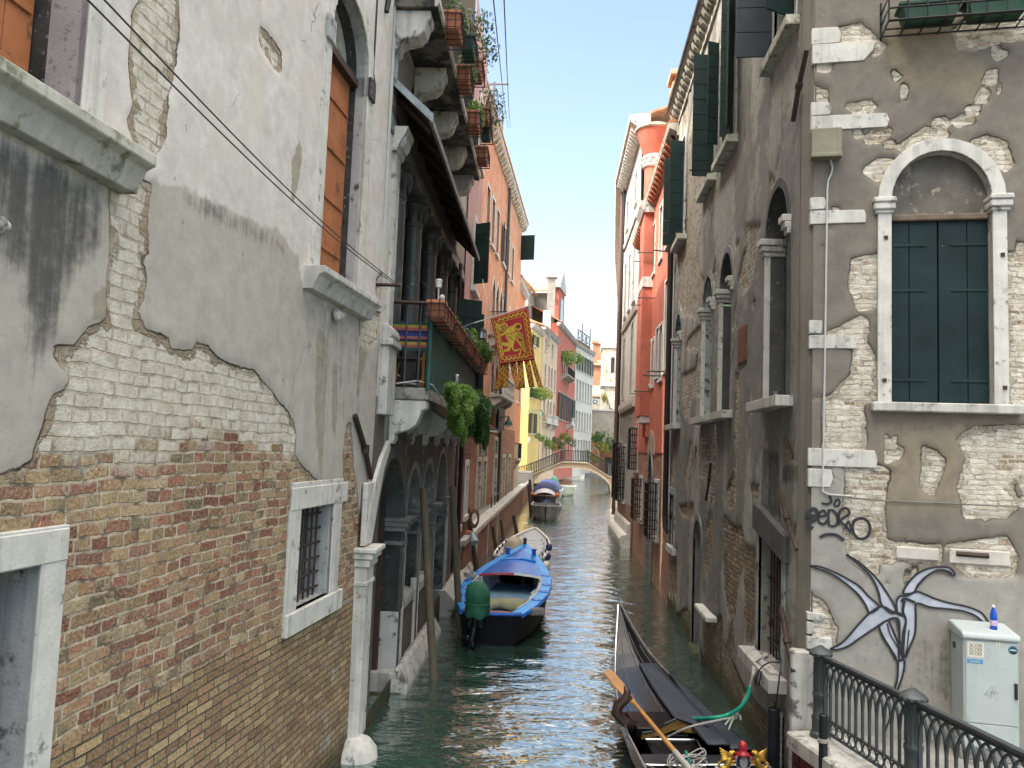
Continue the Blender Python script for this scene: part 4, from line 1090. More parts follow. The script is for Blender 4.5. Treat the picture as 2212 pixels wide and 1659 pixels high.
for k in range(4): mb.tube([FC.P(12.45, 1.5+.4*k, -.12), FC.P(13.62, 1.5+.4*k, -.12)], .014, 5)
mb.build('grille', M['iron'], w)
mb = MB(); FC.box(mb, 7.9, 9.2, 1.0, 1.10, -.05, .16); mb.build('ledge', M['stone_clean'], bC, bevel=.02)
mb = MB(); mb.tube([FC.P(2.36, 13.0, .10), FC.P(2.36, 2.3, .10), FC.P(2.45, 2.05, .09), FC.P(2.55, 1.9, .02)], .075, 8); mb.build('downpipe', plain('dark_brown_pipe', (.022, .018, .02), .5, .2, 4, metal=.2), bC)
mb = MB()
for k in range(3): mb.tube([FC.P(2.5+.04*k, 12.8, .03), FC.P(2.5+.04*k, 2.5, .03)], .012, 4)
mb.build('conduit', M['whitecable'], bC)
def tie(a, m, b, r=.03, mat=None):
    mb = MB(); mb.tube([a, m, b], r, 6); mb.tube([m - (b-a)*.04, m + (b-a)*.04], r*1.5, 8); return mb.build('tie_bar', mat or M['iron'], bC)
tie(FC.X(1743, 107, .05), FC.X(1726, 185, .05), FC.X(1713, 262, .05))
tie(FC.X(1683, 1057, .05), FC.X(1699, 1118, .05), FC.X(1721, 1188, .05), .025)
tie(FC.X(1687, 1312, .08), FC.X(1700, 1385, .08), FC.X(1714, 1452, .08), .03)
tie(FC.X(1535, 1000, .04), FC.X(1532, 1035, .04), FC.X(1525, 1080, .04), .025)
mb = MB(); u, z = FC.at(1595, 712, .02); u2, z2 = FC.at(1610, 780, .02); FC.box(mb, u, u2, z2, z, -.02, .03)
mb.build('rusty_plate', plain('rusty_red_plate', (.13, .045, .022), .8, .3, 5, dirt=((.25, .10, .04), .36, 8)), bC, bevel=.01)
mb = MB(); a = FC.X(1581, 661, 0); mb.tube([a, a + FC.n*.18], .02, 6); mb.build('drain_stub', plain('green_stub', (.18, .3, .2), .5), bC)
for (x, y, x2, y2, uu) in ((1553, 367, 1490, 367, 0), (1457, 545, 1410, 540, 0)):
    a = FC.X(x, y, 0); b = at_y(x2, y2, a.y); mb = MB(); mb.tube([a, b], .018, 5); mb.build('drying_arm', M['blackiron'], bC)
# eaves
mb = MB(); FC.prof(mb, [(-.3, 13.0), (.06, 13.0), (.10, 13.08), (.22, 13.10), (.26, 13.16), (.26, 13.22), (-.3, 13.35)], 2.25, 14.3); ev = mb.build('cornice', M['sillstone'], bC, bevel=.01)
mb = MB(); FC.box(mb, 2.3, 14.3, 12.72, 12.995, -.3, .04); mb.build('frieze', M['sillstone'], ev)
for k in range(34):
    mb = MB(); FC.prof(mb, [(.04, 13.08), (.21, 13.08), (.21, 13.03), (.17, 12.94), (.10, 12.90), (.04, 12.84)], 2.4+.35*k, 2.57+.35*k); mb.build('modillion', M['sillstone'], ev)
mb = MB(); mb.tube([FC.P(2.25, 13.22, .27), FC.P(14.3, 13.22, .27)], .05, 8); mb.build('gutter', M['stone_dark'], bC)
mb = MB(); mb.hexa([FC.P(2.25, 13.2, .29), FC.P(14.9, 13.2, .29), FC.P(14.9, 15.2, -5), FC.P(2.25, 15.2, -5), FC.P(2.25, 13.3, .29), FC.P(14.9, 13.3, .29), FC.P(14.9, 15.3, -5), FC.P(2.25, 15.3, -5)])
mb.build('roof', M['tile'], bC)
mb = MB(); FC.box(mb, 6.0, 6.9, 13.3, 16.2, -1.4, -.6); mb.build('chimney', stucco('pale_chimney', (.36, .29, .22)), bC)
# chamfered corner
mb = MB()
cp = [FC.P(14.2, 0, -.002), FC2.P(.02, 0, -.002), FC2.P(.02, 0, -.3), FC.P(14.0, 0, -.3)]
mb.prism([Vector((p.x, p.y, -.5)) for p in cp], (0, 0, 13.5)); mb.build('corner_chamfer', plain('smooth_corner_render', (.18, .163, .138), .9, .12, 2, streak=.35, bump=.2), bC)
# front wall
D6 = lambda pts: [FC2.at(1659+x/3, 1106+y/3) for x, y in pts]
D5 = lambda pts: [FC2.at(1659+x/3, 553+y/3) for x, y in pts]
D4 = lambda pts: [FC2.at(1659+x/3, y/3) for x, y in pts]
DP = lambda pts: [FC2.at(x, y) for x, y in pts]
EX2 = [D4(p) for p in ([(475, 190), (600, 165), (680, 240), (745, 300), (700, 350), (660, 280), (475, 285)], [(1220, 200), (1300, 130), (1659, 90), (1700, 220), (1500, 260), (1350, 310), (1240, 300)],
       [(640, 1100), (720, 1040), (810, 1040), (760, 1160), (700, 1150)], [(840, 950), (1020, 840), (1150, 870), (900, 980)], [(1330, 920), (1420, 890), (1530, 940), (1580, 1060), (1540, 1090)],
       [(1410, 520), (1440, 465), (1475, 460), (1455, 525)], [(1370, 640), (1400, 580), (1420, 600), (1410, 645)], [(530, 690), (650, 670), (690, 690), (620, 740), (560, 720)], [(655, 885), (740, 885), (735, 912), (660, 912)],
       [(690, 850), (780, 850), (770, 880), (700, 875)], [(760, 920), (815, 920), (810, 945), (770, 945)], [(1085, 785), (1140, 770), (1160, 800), (1110, 800)], [(1215, 780), (1265, 755), (1325, 780), (1250, 805)], [(1465, 320), (1530, 345), (1490, 370)],
       [(1305, 705), (1360, 698), (1355, 725), (1310, 735)], [(280, 560), (370, 590), (370, 660), (270, 660)], [(300, 410), (400, 405), (390, 450), (320, 440)], [(1110, 840), (1140, 845), (1120, 870)], [(820, 470), (845, 490), (830, 505)])]
EX2 += [D5(p) for p in ([(560, 40), (715, 0), (720, 310), (600, 330), (540, 200)], [(400, 500), (600, 410), (630, 420), (620, 560), (700, 690), (715, 900), (600, 940), (620, 1080), (610, 1240), (370, 1235), (380, 950), (480, 870), (560, 760), (570, 600)],
       [(520, 1370), (710, 1375), (780, 1400), (740, 1500), (740, 1680), (500, 1680), (530, 1500)], [(1565, 0), (1700, 0), (1700, 970), (1585, 960)], [(1250, 1190), (1350, 1130), (1700, 1120), (1700, 1430), (1560, 1440), (1600, 1600), (1540, 1680), (1290, 1680), (1255, 1500), (1310, 1310)],
       [(1020, 1250), (1090, 1280), (1130, 1330), (1060, 1530), (1020, 1500)])]
EX2 += [D6(p) for p in ([(500, 40), (740, 10), (750, 150), (700, 160), (830, 220), (800, 320), (700, 300), (690, 390), (560, 300), (540, 250)], [(830, 215), (1110, 230), (1110, 320), (830, 300)], [(1170, 230), (1540, 180), (1600, 300), (1580, 400), (1290, 390), (1250, 350)],
       [(190, 470), (290, 560), (370, 620), (430, 760), (420, 880), (190, 890)])]
PC2b = DP([(1700, 1053), (1798, 1053), (1800, 1012), (1835, 1012), (1842, 1060), (1830, 1110), (1838, 1180), (1885, 1230), (1900, 1208), (1940, 1206), (2000, 1235), (2080, 1245), (2260, 1240), (2260, 1800), (1650, 1800)])
OCH = D4([(800, 150), (1150, 130), (1250, 330), (1400, 400), (1500, 600), (1350, 720), (1100, 560), (830, 560), (760, 350)])
OCH2 = D5([(720, 1050), (1640, 1060), (1500, 1140), (1280, 1180), (1250, 1659), (740, 1659), (720, 1300)])
hC2 = hole(.83, 1.86, 4.58, 7.43, 'round', .56)
def C2_pl(U, Z):
    d = np.full(U.shape, -9.0)
    for e in EX2: d = np.maximum(d, sdf(e, U, Z) + .045)
    band = sstep(2.25, 2.6, Z)*sstep(4.5, 4.2, Z)*sstep(.55, .8, U)
    d = np.maximum(d, (fbm(U, Z, 21, .75) - .62)*.22*band - (1-band)*.5)
    d = np.maximum(d, (fbm(U, Z, 33, 1.1) - 1.12)*.15*sstep(4.6, 4.9, Z) - .4*(Z < 4.6))
    return np.clip(-d, -.4, .4)
def C2_pt(U, Z): return np.clip(np.maximum(sdf(OCH, U, Z), sdf(OCH2, U, Z)) - .04, -.4, .02)
STC2 = [(D6([(780, 820), (1230, 800), (1230, 1250), (1000, 1150), (870, 1250)]), .12, .52), (D6([(640, 760), (800, 850), (800, 1000), (560, 1000), (440, 900)]), .1, .35), (D5([(720, 1060), (1640, 1080), (1600, 1130), (800, 1150)]), .06, .45),
        (D4([(760, 130), (900, 135), (820, 330), (770, 330)]), .1, .3), (D4([(1050, 130), (1250, 130), (1150, 330)]), .1, .28), (D4([(330, 300), (800, 400), (700, 700), (300, 560)]), .3, .1)]
def C2_st(U, Z):
    v = np.full(U.shape, .10)
    for p, s, a in STC2: v = np.maximum(v, a*sstep(-s, s*.6, sdf(p, U, Z)))
    return v
def C2_disp(U, Z): return .022*sstep(-.03, .04, C2_pl(U, Z)) - .022
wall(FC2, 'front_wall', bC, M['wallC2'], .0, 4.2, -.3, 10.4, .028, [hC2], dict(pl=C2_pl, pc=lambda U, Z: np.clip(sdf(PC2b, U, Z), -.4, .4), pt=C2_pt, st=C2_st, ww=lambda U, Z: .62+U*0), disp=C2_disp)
mb = MB(); FC2.box(mb, -.3, 9.0, 10.4, 13.2, -5, -.02); FC2.box(mb, 4.2, 9, -.3, 10.4, -5, -.02); mb.build('upper_front', M['stone_dark'] if 0 else plain('upper_render', (.25, .22, .19), .9), bC)
mb = MB(); mb.prism([FC.P(2.4, -1, -.45), FC.P(13.6, -1, -.45), FC2.P(.5, -1, -.5), FC2.P(9, -1, -.5), (12, 20, -1), (9, 23, -1)], (0, 0, 14)); mb.build('core', M['dim'], bC)
# quoins
QN = [(1757, 62, 1816, 95), (1756, 97, 1892, 134), (1749, 222, 1797, 250), (1749, 252, 1921, 279), (1745, 427, 1786, 453), (1742, 456, 1871, 483), (1736, 692, 1776, 721), (1736, 724, 1848, 753), (1731, 967, 1895, 1008), (1731, 1011, 1799, 1052),
      (1722, 1320, 1784, 1339), (1722, 1341, 1759, 1369), (1720, 1372, 1798, 1402)]
for i, (x0, y0, x1, y1) in enumerate(QN):
    u0, z1 = FC2.at(x0, y0); u1, z0 = FC2.at(x1, y1); zm, zb = FC2.at(x0, y1)[1], z0
    z0 = (zm+zb)/2; 
    jag = [(max(-.02, u0)-.02, z0), (u1 - random.uniform(0, .03), z0 + .005), (u1, (z0+z1)/2), (u1 - random.uniform(0, .04), z1-.004), (max(-.02, u0)-.02, z1)]
    if i == 1: jag = [(-.03, z0), (u1-.13, z0), (u1-.03, z0+.12), (u1, z1-.01), (-.03, z1)]
    mb = MB(); FC2.poly(mb, jag, -.1, .014); mb.build('quoin', M['stone_clean'], bC, bevel=.006)
mb = MB(); u0, z1 = FC2.at(1718, 1404); u1, z0 = FC2.at(1762, 1576); FC2.box(mb, u0-.05, u1+.02, .4, z1, -.12, .03); mb.build('corner_guard', M['stone'], bC, bevel=.02)
# front window
w = build_window(FC2, bC, hC2, .145, .035, .22, M['stone_clean'], M['stone'], M['stone_dark'], None, None)
mb = MB(); FC2.box(mb, .62, 2.12, 4.475, 4.578, -.05, .13); mb.build('sill', M['stone'], w, bevel=.012)
for s_ in (-1, 1):
    mb = MB(); c = .83-.08 if s_ < 0 else 1.86+.08
    for z0, z1, e in ((6.72, 6.76, .02), (6.76, 6.84, .045), (6.84, 6.90, .06)): FC2.box(mb, c-.085-e*.6, c+.085+e*.6, z0, z1, -.2, .04+e)
    mb.build('impost', M['stone_clean'], w, bevel=.012)
mb = MB(); FC2.poly(mb, [(.83, 6.72)] + arch_top(.83, 1.86, 6.87, .56, 'round') + [(1.86, 6.72)], -.2, -.12); mb.build('lunette', plain('lunette_render', (.12, .11, .095), .9, .35, 3, dirt=((.33, .29, .22), .38, 7), bump=.4), w)
mb = MB(); FC2.box(mb, .83, 1.86, 6.66, 6.73, -.2, -.06); mb.build('lintel', plain('grey_lintel_wood', (.14, .11, .08), .9, .3, 6, bump=.4), w, bevel=.01)
for u0, nm in ((.84, 0), (1.35, 1)):
    mb = MB()
    if nm == 0: FC2.box(mb, u0, u0+.20, 4.6, 6.65, -.15, -.105); FC2.box(mb, u0+.206, u0+.495, 4.6, 6.65, -.15, -.105)
    else: FC2.box(mb, u0, u0+.29, 4.6, 6.65, -.15, -.105); FC2.box(mb, u0+.296, u0+.50, 4.6, 6.65, -.15, -.105)
    s_ = mb.build('shutter', M['green_wood'], w, bevel=.004)
    for z in (4.83, 5.85, 6.37):
        mb = MB(); FC2.box(mb, u0 + (0 if nm == 0 else .12), u0 + (.38 if nm == 0 else .50), z, z+.03, -.105, -.095); mb.build('strap_hinge', M['green_wood2'], s_)
mb = MB()
for x, y in ((1909, 1072/1659*1659*0+822), (2168, 838), (1912, 515), (2163, 552)):
    u, z = FC2.at(x, y); FC2.box(mb, u-.02, u+.02, z-.02, z+.02, .03, .05)
mb.build('bracket_stub', M['iron'], w)
# junction box, cable, slot
mb = MB(); FC2.box(mb, -.045, .285, 7.37, 7.72, -.02, .13); FC2.box(mb, -.05, .29, 7.37, 7.42, .10, .15); mb.build('junction_box', plain('khaki_metal', (.20, .19, .13), .6, .15, 4, streak=.3, bump=.1), bC, bevel=.008)
mb = MB(); mb.tube([FC2.X(x, y, .025) for x, y in ((1794, 346), (1798, 362), (1796, 375), (1789, 390), (1787, 410), (1786, 480), (1783, 700), (1778, 1000), (1776, 1045), (1777, 1062), (1790, 1068), (1840, 1072))], .011, 6)
mb.build('cable', M['whitecable'], bC)
mb = MB(); mb.tube([FC2.X(x, y, .02) for x, y in ((1790, 1068), (1840, 1075), (1905, 1081), (2040, 1087), (2240, 1097))], .008, 5); mb.build('cable', M['stone_dark'], bC)
mb = MB(); mb.tube([FC2.X(2066, 1196, .01), FC2.X(2136, 1201, .01)], .028, 4); mb.build('iron_slot', M['iron'], bC)
for a, b in (((830, 222), (1108, 318)), ((1175, 235), (1570, 355))):
    p = FC2.at(1659+a[0]/3, 1106+a[1]/3); q = FC2.at(1659+b[0]/3, 1106+b[1]/3)
    mb = MB(); FC2.box(mb, p[0], q[0], q[1], p[1], -.05, .006); mb.build('stone_block', plain('limed_block', (.50, .46, .42), .85, .15, 5, dirt=((.26, .16, .12), .36, 6), bump=.4), bC, bevel=.01)
# painted flower and tag
M['spray'] = plain('black_spray_paint', (.018, .018, .022), .6, .2, 9, bump=0)
M['flowerpaint'] = plain('pale_blue_wall_paint', (.40, .43, .50), .8, .22, 6, dirt=((.26, .25, .24), .33, 9), bump=.1)
def smooth_pts(pts, n=6):
    out = []
    for i in range(len(pts)-1):
        p0 = pts[max(i-1, 0)]; p1 = pts[i]; p2 = pts[i+1]; p3 = pts[min(i+2, len(pts)-1)]
        for k in range(n):
            t = k/n; out.append(tuple(.5*((2*b) + (-a+c)*t + (2*a-5*b+4*c-d)*t*t + (-a+3*b-3*c+d)*t**3) for a, b, c, d in zip(p0, p1, p2, p3)))
    return out + [pts[-1]]
def ribbon(f, mb, pts, w, o):
    pts = smooth_pts(pts); rows = []
    for i, p in enumerate(pts):
        a = pts[max(0, i-1)]; b = pts[min(len(pts)-1, i+1)]
        d = np.array([b[0]-a[0], b[1]-a[1]]); L = np.hypot(*d)
        if L < 1e-9: continue
        d /= L; nn = np.array([-d[1], d[0]])*w/2
        rows.append([f.P(p[0]-nn[0], p[1]-nn[1], o), f.P(p[0]+nn[0], p[1]+nn[1], o)])
    mb.sheet(rows)
def c6(pts): return [FC2.at(1659+x/3, 1106+y/3) for x, y in pts]
petals = [
 [(265, 348), (330, 352), (420, 385), (510, 430), (590, 480), (650, 545), (715, 605), (690, 640), (655, 650), (630, 600), (580, 530), (500, 460), (400, 395)],
 [(505, 275), (560, 305), (620, 350), (680, 405), (730, 465), (780, 540), (825, 625), (800, 655), (735, 600), (715, 520), (680, 440), (620, 370)],
 [(400, 885), (470, 850), (530, 790), (590, 720), (660, 650), (735, 610), (800, 640), (850, 665), (890, 690), (880, 800), (870, 940), (845, 940), (850, 780), (840, 690), (770, 700), (690, 750), (600, 810), (520, 865), (450, 890)],
 [(835, 650), (830, 580), (850, 545), (900, 540), (960, 515), (1010, 530), (1080, 560), (1180, 590), (1280, 610), (1360, 640), (1400, 675), (1440, 745), (1400, 720), (1340, 670), (1260, 640), (1150, 625), (1050, 615), (960, 590), (955, 660), (950, 780), (920, 860), (880, 940), (870, 800), (890, 700), (860, 660)],
 [(870, 530), (890, 480), (950, 410), (1020, 370), (1100, 355), (1170, 360), (1205, 395), (1195, 412), (1170, 385), (1100, 375), (1030, 410), (970, 470), (940, 520)],
 [(715, 740), (770, 700), (800, 750), (845, 860), (870, 940), (835, 960), (790, 880), (745, 810)],
 [(840, 960), (880, 960), (870, 1050), (830, 1160), (810, 1165), (835, 1080)],
]
gp = tag(bpy.data.objects.new('wall_painting', None), None); COL.objects.link(gp); gp.parent = bC; gp.location = (0, 0, 0)
gp['label'] = 'pale blue lily with black outlines sprayed on the plaster'
mb = MB()
for i, p in enumerate(petals):
    k = smooth_pts(c6(p) + [c6(p)[0]], 4)[:-1]
    v = [FC2.P(u, z, .008+.0012*i) for u, z in k]; n0 = len(mb.v); mb.v += [tuple(x) for x in v]
    for t in tessellate_polygon([v]): mb.f.append(tuple(n0+j for j in t)); mb.mi.append(0)
mb.build('petals', M['flowerpaint'], gp, fix=False)
mb = MB()
for i, p in enumerate(petals): ribbon(FC2, mb, c6(p) + [c6(p)[0]], .022, .018+.0008*i)
for p, wd in (([(870, 945), (860, 860), (850, 820)], .012), ([(880, 945), (900, 860), (910, 760)], .012), ([(870, 950), (840, 880), (790, 790), (770, 720)], .014), ([(860, 580), (885, 560), (950, 585)], .03), ([(880, 570), (870, 640), (885, 680)], .03), ([(790, 690), (830, 690), (845, 760)], .025), ([(835, 1180), (800, 1300), (760, 1400), (745, 1450)], .02), ([(720, 760), (770, 850), (830, 940)], .016)):
    ribbon(FC2, mb, c6(p), wd, .026)
mb.build('outlines', M['spray'], gp, fix=False)
mb = MB()
T = lambda pts: [FC2.at(1659+x/3, 1106+y/3) for x, y in pts]
# lettering traced as strokes (crop rows continue 1659 px above for the small top marks)
for p, wd in (
    ([(250, 55), (262, 0), (300, -20), (318, 10), (300, 50), (255, 75), (290, 108)], .045), ([(236, 50), (300, 20)], .04),
    ([(330, 30), (372, 20), (360, -10), (330, 10), (328, 60), (360, 78), (385, 50)], .028), ([(392, -15), (395, 80), (440, 85), (450, 30), (420, -10), (390, -10)], .028),
    ([(455, 85), (462, 0), (505, -25), (525, 10), (470, 55), (500, 90), (535, 130)], .03), ([(500, 110), (520, 60), (540, 120)], .025),
    ([(545, 95), (560, 55), (610, 40), (650, 70), (660, 120), (635, 165), (590, 172), (555, 140), (545, 95)], .032),
    ([(335, 165), (370, 148), (420, 145), (460, 158), (490, 185)], .035),
    ([(395, -110), (410, -70), (385, -52), (345, -58)], .026), ([(430, -62), (450, -82), (465, -62), (450, -38), (430, -45), (430, -62)], .024)):
    ribbon(FC2, mb, T(p), wd, .012)
o = mb.build('graffiti_tag', M['spray'], bC, fix=False); o['label'] = 'black sprayed tag reading PEDRO above an arc'
# ------------------------------------------------------------------ red house and white house on the right
M['redwall'] = stucco('red_painted_render', (.40, .125, .085), .14, streak=.3, stcol=(.22, .065, .05))
M['palewall'] = stucco('pale_grey_render', (.47, .46, .43), .10, streak=.45, stcol=(.30, .30, .28))
FR = F((2.60, 33.2), (2.64, 20.9))
def RX(px, py, o=0.0): return FR.at(px, py, o)
bR = thing('red_house', 'red painted house with flared chimney above a bare brick ground floor', 'building', (4, 28, 0))
RL = FR.L
def fr_rect(x0, y0, x1, y1):
    a = RX(x0, y0); b = RX(x1, y1); c = RX(x0, y1); d = RX(x1, y0)
    return (a[0]+c[0])/2, (b[0]+d[0])/2, (b[1]+c[1])/2, (a[1]+d[1])/2
hR = []
for r in ((1418, 712, 1423, 812), (1425, 706, 1431, 818), (1403, 741, 1407, 830), (1409, 737, 1413, 832)):
    u0, u1, z0, z1 = fr_rect(*r); hR.append(hole(u0, u1, z0, z1))
u0, u1 = RX(1440, 740)[0], RX(1446, 740)[0]
hR.append(hole(9.9, 10.7, 6.3, 8.9))
hR += [hole(8.0, 8.7, 10.0, 11.7), hole(6.0, 6.6, 10.0, 11.7), hole(9.9, 10.6, 10.0, 11.7)]
wall(FR, 'painted_wall', bR, M['redwall'], 0, RL, 3.95, 12.4, .2, hR)
for h in hR: build_window(FR, bR, h, .09, .03, .18, M['stone_clean'], M['palewall'], M['dim'], (.04, .06, .10), M['stone_clean'])
hRd = hole(6.1, 7.5, -.2, 3.95, 'point', 1.5)
M['brickR'] = brickmat('eroded_red_brick', (.26, .10, .06), (.34, .19, .12), (.30, .26, .21), .25, .078, streak=.35, c3=(.36, .31, .25))
hG = [(3.1, 4.1, 1.55, 3.0), (8.3, 9.2, 1.45, 3.05), (1.0, 1.9, 3.3, 4.9)]
wall(FR, 'brick_wall', bR, M['brickR'], 0, RL, -.4, 4.02, .12, [hRd] + [hole(*g) for g in hG[:2]], disp=lambda U, Z: U*0-.03)
mb = MB(); FR.poly(mb, arch_top(5.6, 8.0, 3.95, .75, 'point') + [(8.0, 3.9), (5.6, 3.9)], -.02, .012); mb.build('brick_gable', M['brickR'], bR)
w = build_window(FR, bR, hRd, .2, .03, .28, M['stone_dark'], M['stone_dark'], plain('cement_infill', (.22, .215, .20), .9, .2, 2, streak=.4), None, name='water_door')
for (a, b, z0, z1) in hG:
    w = build_window(FR, bR, hole(a, b, z0, z1), .12, .03, .2, M['stone'], M['stone'], M['dark'], (.05, .08, .12), M['stone'])
    mb = MB(); n_ = 6
    for k in range(n_+1):
        zz = z0+(z1-z0)*k/n_; mb.tube([FR.P(b+.05, zz, .02), FR.P(b+.05, zz, .30), FR.P(a-.05, zz, .30), FR.P(a-.05, zz, .02)], .016, 4)
    for k in range(6): mb.tube([FR.P(a-.05+(b-a+.1)*k/5, z0, .30), FR.P(a-.05+(b-a+.1)*k/5, z1, .30)], .016, 4)
    for k in range(4): mb.tube([FR.P(b+.05, z0, .02+.07*k), FR.P(b+.05, z1, .02+.07*k)], .016, 4)
    mb.build('cage_grille', M['blackiron'], w)
# breast and chimney
mb = MB(); FR.box(mb, 4.5, 6.0, 5.2, 12.3, -.1, .33); br = mb.build('chimney_breast', M['redwall'], bR)
mb = MB(); FR.box(mb, 4.55, 5.95, 4.95, 5.2, -.1, .30); mb.build('corbel', M['stone_clean'], br, bevel=.02)
mb = MB(); FR.box(mb, 4.6, 5.9, 4.5, 4.95, -.1, .10); mb.build('lower_breast', M['redwall'], br)
mb = MB(); FR.box(mb, 4.46, 6.04, 9.6, 9.95, -.1, .35); mb.build('stone_band', M['stone_clean'], br)
mb = MB(); FR.prof(mb, [(-.1, 12.2), (.38, 12.2), (.5, 12.45), (.5, 12.6), (-.1, 12.6)], 4.4, 6.1); mb.build('shoulder', M['stone'], br)
cc = FR.P(5.25, 0, -.05)
ch = None
mb = MB(); mb.lathe(cc, [(.36, 12.5), (.36, 14.05)], 18); ch = mb.build('chimney', M['redwall'], bR, smooth='auto')
mb = MB(); mb.lathe(cc, [(.38, 14.0), (.43, 14.05), (.43, 14.15), (.38, 14.18), (.40, 14.3), (.45, 14.34), (.45, 14.42), (.40, 14.45)], 18)
for k in range(12):
    t = k*math.pi/6; mb.obox(cc + Vector((.42*math.cos(t), .42*math.sin(t), 14.24)), (.04, 0, 0), (0, .04, 0), (0, 0, .07))
mb.build('collar', M['stone_clean'], ch, smooth='auto')
mb = MB(); mb.lathe(cc, [(.40, 14.44), (.46, 14.6), (.66, 15.35)], 20); mb.build('flared_pot', M['redwall'], ch, smooth='auto')
mb = MB(); mb.lathe(cc, [(.66, 15.34), (.72, 15.38), (.72, 15.46), (.6, 15.47)], 20); mb.build('rim', M['sillstone'], ch, smooth='auto')
mb = MB(); FR.prof(mb, [(-.3, 12.4), (.06, 12.4), (.10, 12.52), (.28, 12.6), (.32, 12.72), (-.3, 12.8)], 0, RL); cn = mb.build('cornice', M['sillstone'], bR)
for k in range(26):
    mb = MB(); FR.prof(mb, [(.05, 12.58), (.26, 12.58), (.26, 12.5), (.12, 12.38), (.05, 12.34)], .2+.44*k, .36+.44*k); mb.build('modillion', M['terracotta'], cn)
mb = MB(); mb.prism([FR.P(0, -1, -.25), FR.P(RL, -1, -.25), FR.P(RL, -1, -6), FR.P(0, -1, -6)], (0, 0, 13.6)); mb.build('rear_body', M['redwall'], bR)
mb = MB(); mb.hexa([FR.P(0, 12.7, .3), FR.P(RL, 12.7, .3), FR.P(RL, 14.6, -5), FR.P(0, 14.6, -5), FR.P(0, 12.8, .3), FR.P(RL, 12.8, .3), FR.P(RL, 14.7, -5), FR.P(0, 14.7, -5)]); mb.build('roof', M['tile'], bR)
mb = MB(); c = at_y(1474, 240, 24.0); mb.box(c.x-.28, c.x+.28, 23.7, 24.4, 12.5, 15.0); k_ = mb.build('tall_chimney', M['redwall'], bR)
mb = MB(); mb.box(c.x-.36, c.x+.36, 23.62, 24.48, 15.0, 15.18); mb.box(c.x-.30, c.x+.30, 23.7, 24.4, 15.18, 15.4); mb.box(c.x-.42, c.x+.42, 23.55, 24.55, 15.4, 15.55); mb.build('cap', M['tile'], k_)
for (x0, x1, y) in ((1384, 1413, 644), (1406, 1441, 803), (1380, 1405, 846), (1386, 1412, 546)):
    p = FR.X(x1, y, 0); q = p + FR.n*.55; mb = MB(); mb.tube([p, q], .02, 5); p2 = p + FR.u*-1.3; q2 = q + FR.u*-1.3; mb.tube([p2, q2], .02, 5)
    for k in range(3): mb.tube([p + FR.n*(.2+.15*k), p2 + FR.n*(.2+.15*k)], .006, 4)
    mb.build('drying_rack', M['greyiron'], bR)
u, z = RX(1396, 876); mb = MB(); FR.box(mb, u-.35, u+.35, z-.15, z+.15, .02, .3); mb.build('flower_trough', M['blackiron'], bR, bevel=.05)

FW = F((2.45, 40.6), (2.60, 33.2)); FWb = F((3.25, 56), (2.45, 40.6)); FWc = F((4.9, 80), (3.25, 56))
bW = thing('white_house', 'tall pale rendered house with dentilled grey cornice and sunlit upper storeys', 'building', (5, 45, 0))
hw = [hole(1.1, 1.9, 6.6, 9.5), hole(5.2, 6.1, 6.4, 9.6), hole(1.1, 1.9, 10.6, 13.2), hole(5.2, 6.1, 10.6, 13.4), hole(1.1, 1.8, 15.0, 16.4), hole(5.2, 5.9, 15.0, 16.4), hole(3.1, 3.9, 10.6, 13.2)]
wall(FW, 'wall', bW, M['palewall'], 0, FW.L, 3.2, 17.6, .3, hw)
for h in hw: build_window(FW, bW, h, .12, .04, .2, M['stone'], M['palewall'], M['glass'], (.05, .08, .12), M['stone'])
hwg = [hole(.9, 1.7, 1.8, 4.4), hole(2.9, 3.8, 1.6, 4.2)]
wall(FW, 'brick_base', bW, M['brickR'], 0, FW.L, -.3, 1.7, .4)
wall(FW, 'lower_wall', bW, stucco('stained_grey_render', (.33, .33, .30), .12, streak=.6, stcol=(.12, .12, .11)), 0, FW.L, 1.7, 6.0, .3, [hole(.9, 1.7, 1.8, 4.4), hole(2.9, 3.8, 1.75, 4.2)])
for (a, b, z0, z1) in ((.9, 1.7, 1.8, 4.4), (2.9, 3.8, 1.75, 4.2)):
    w = build_window(FW, bW, hole(a, b, z0, z1), .12, .03, .2, M['stone'], M['stone'], M['dark'], (.05, .1, .12), M['stone'])
    mb = MB()
    for k in range(9):
        zz = z0+(z1-z0)*k/8; mb.tube([FW.P(b+.05, zz, .02), FW.P(b+.05, zz, .34), FW.P(a-.05, zz, .34)], .02, 4)
    for k in range(6): mb.tube([FW.P(a-.05+(b-a+.1)*k/5, z0, .34), FW.P(a-.05+(b-a+.1)*k/5, z1, .34)], .02, 4)
    for k in range(4): mb.tube([FW.P(b+.05, z0, .08*k+.04), FW.P(b+.05, z1, .08*k+.04)], .02, 4)
    mb.build('cage_grille', M['blackiron'], w)
mb = MB(); FW.prof(mb, [(-.1, 5.85), (.10, 5.85), (.14, 6.0), (.14, 6.25), (.02, 6.3), (-.1, 6.3)], 0, FW.L); mb.build('string_course', M['stone'], bW)
mb = MB(); FW.prof(mb, [(-.1, 9.9), (.08, 9.9), (.12, 10.1), (-.1, 10.15)], 0, FW.L); mb.build('string_course', M['stone'], bW)
mb = MB(); FW.prof(mb, [(-.1, 14.2), (.08, 14.2), (.12, 14.4), (-.1, 14.45)], 0, FW.L); mb.build('string_course', M['stone'], bW)
for f_, mt in ((FWb, M['palewall']), (FWc, M['palewall'])):
    wall(f_, 'wall', bW, mt, 0, f_.L, -.3, 17.6, .8)
    mb = MB(); f_.prof(mb, [(-.3, 17.4), (.1, 17.4), (.2, 17.6), (.55, 17.75), (.6, 18.0), (-.3, 18.1)], 0, f_.L); mb.build('cornice', M['stone'], bW)
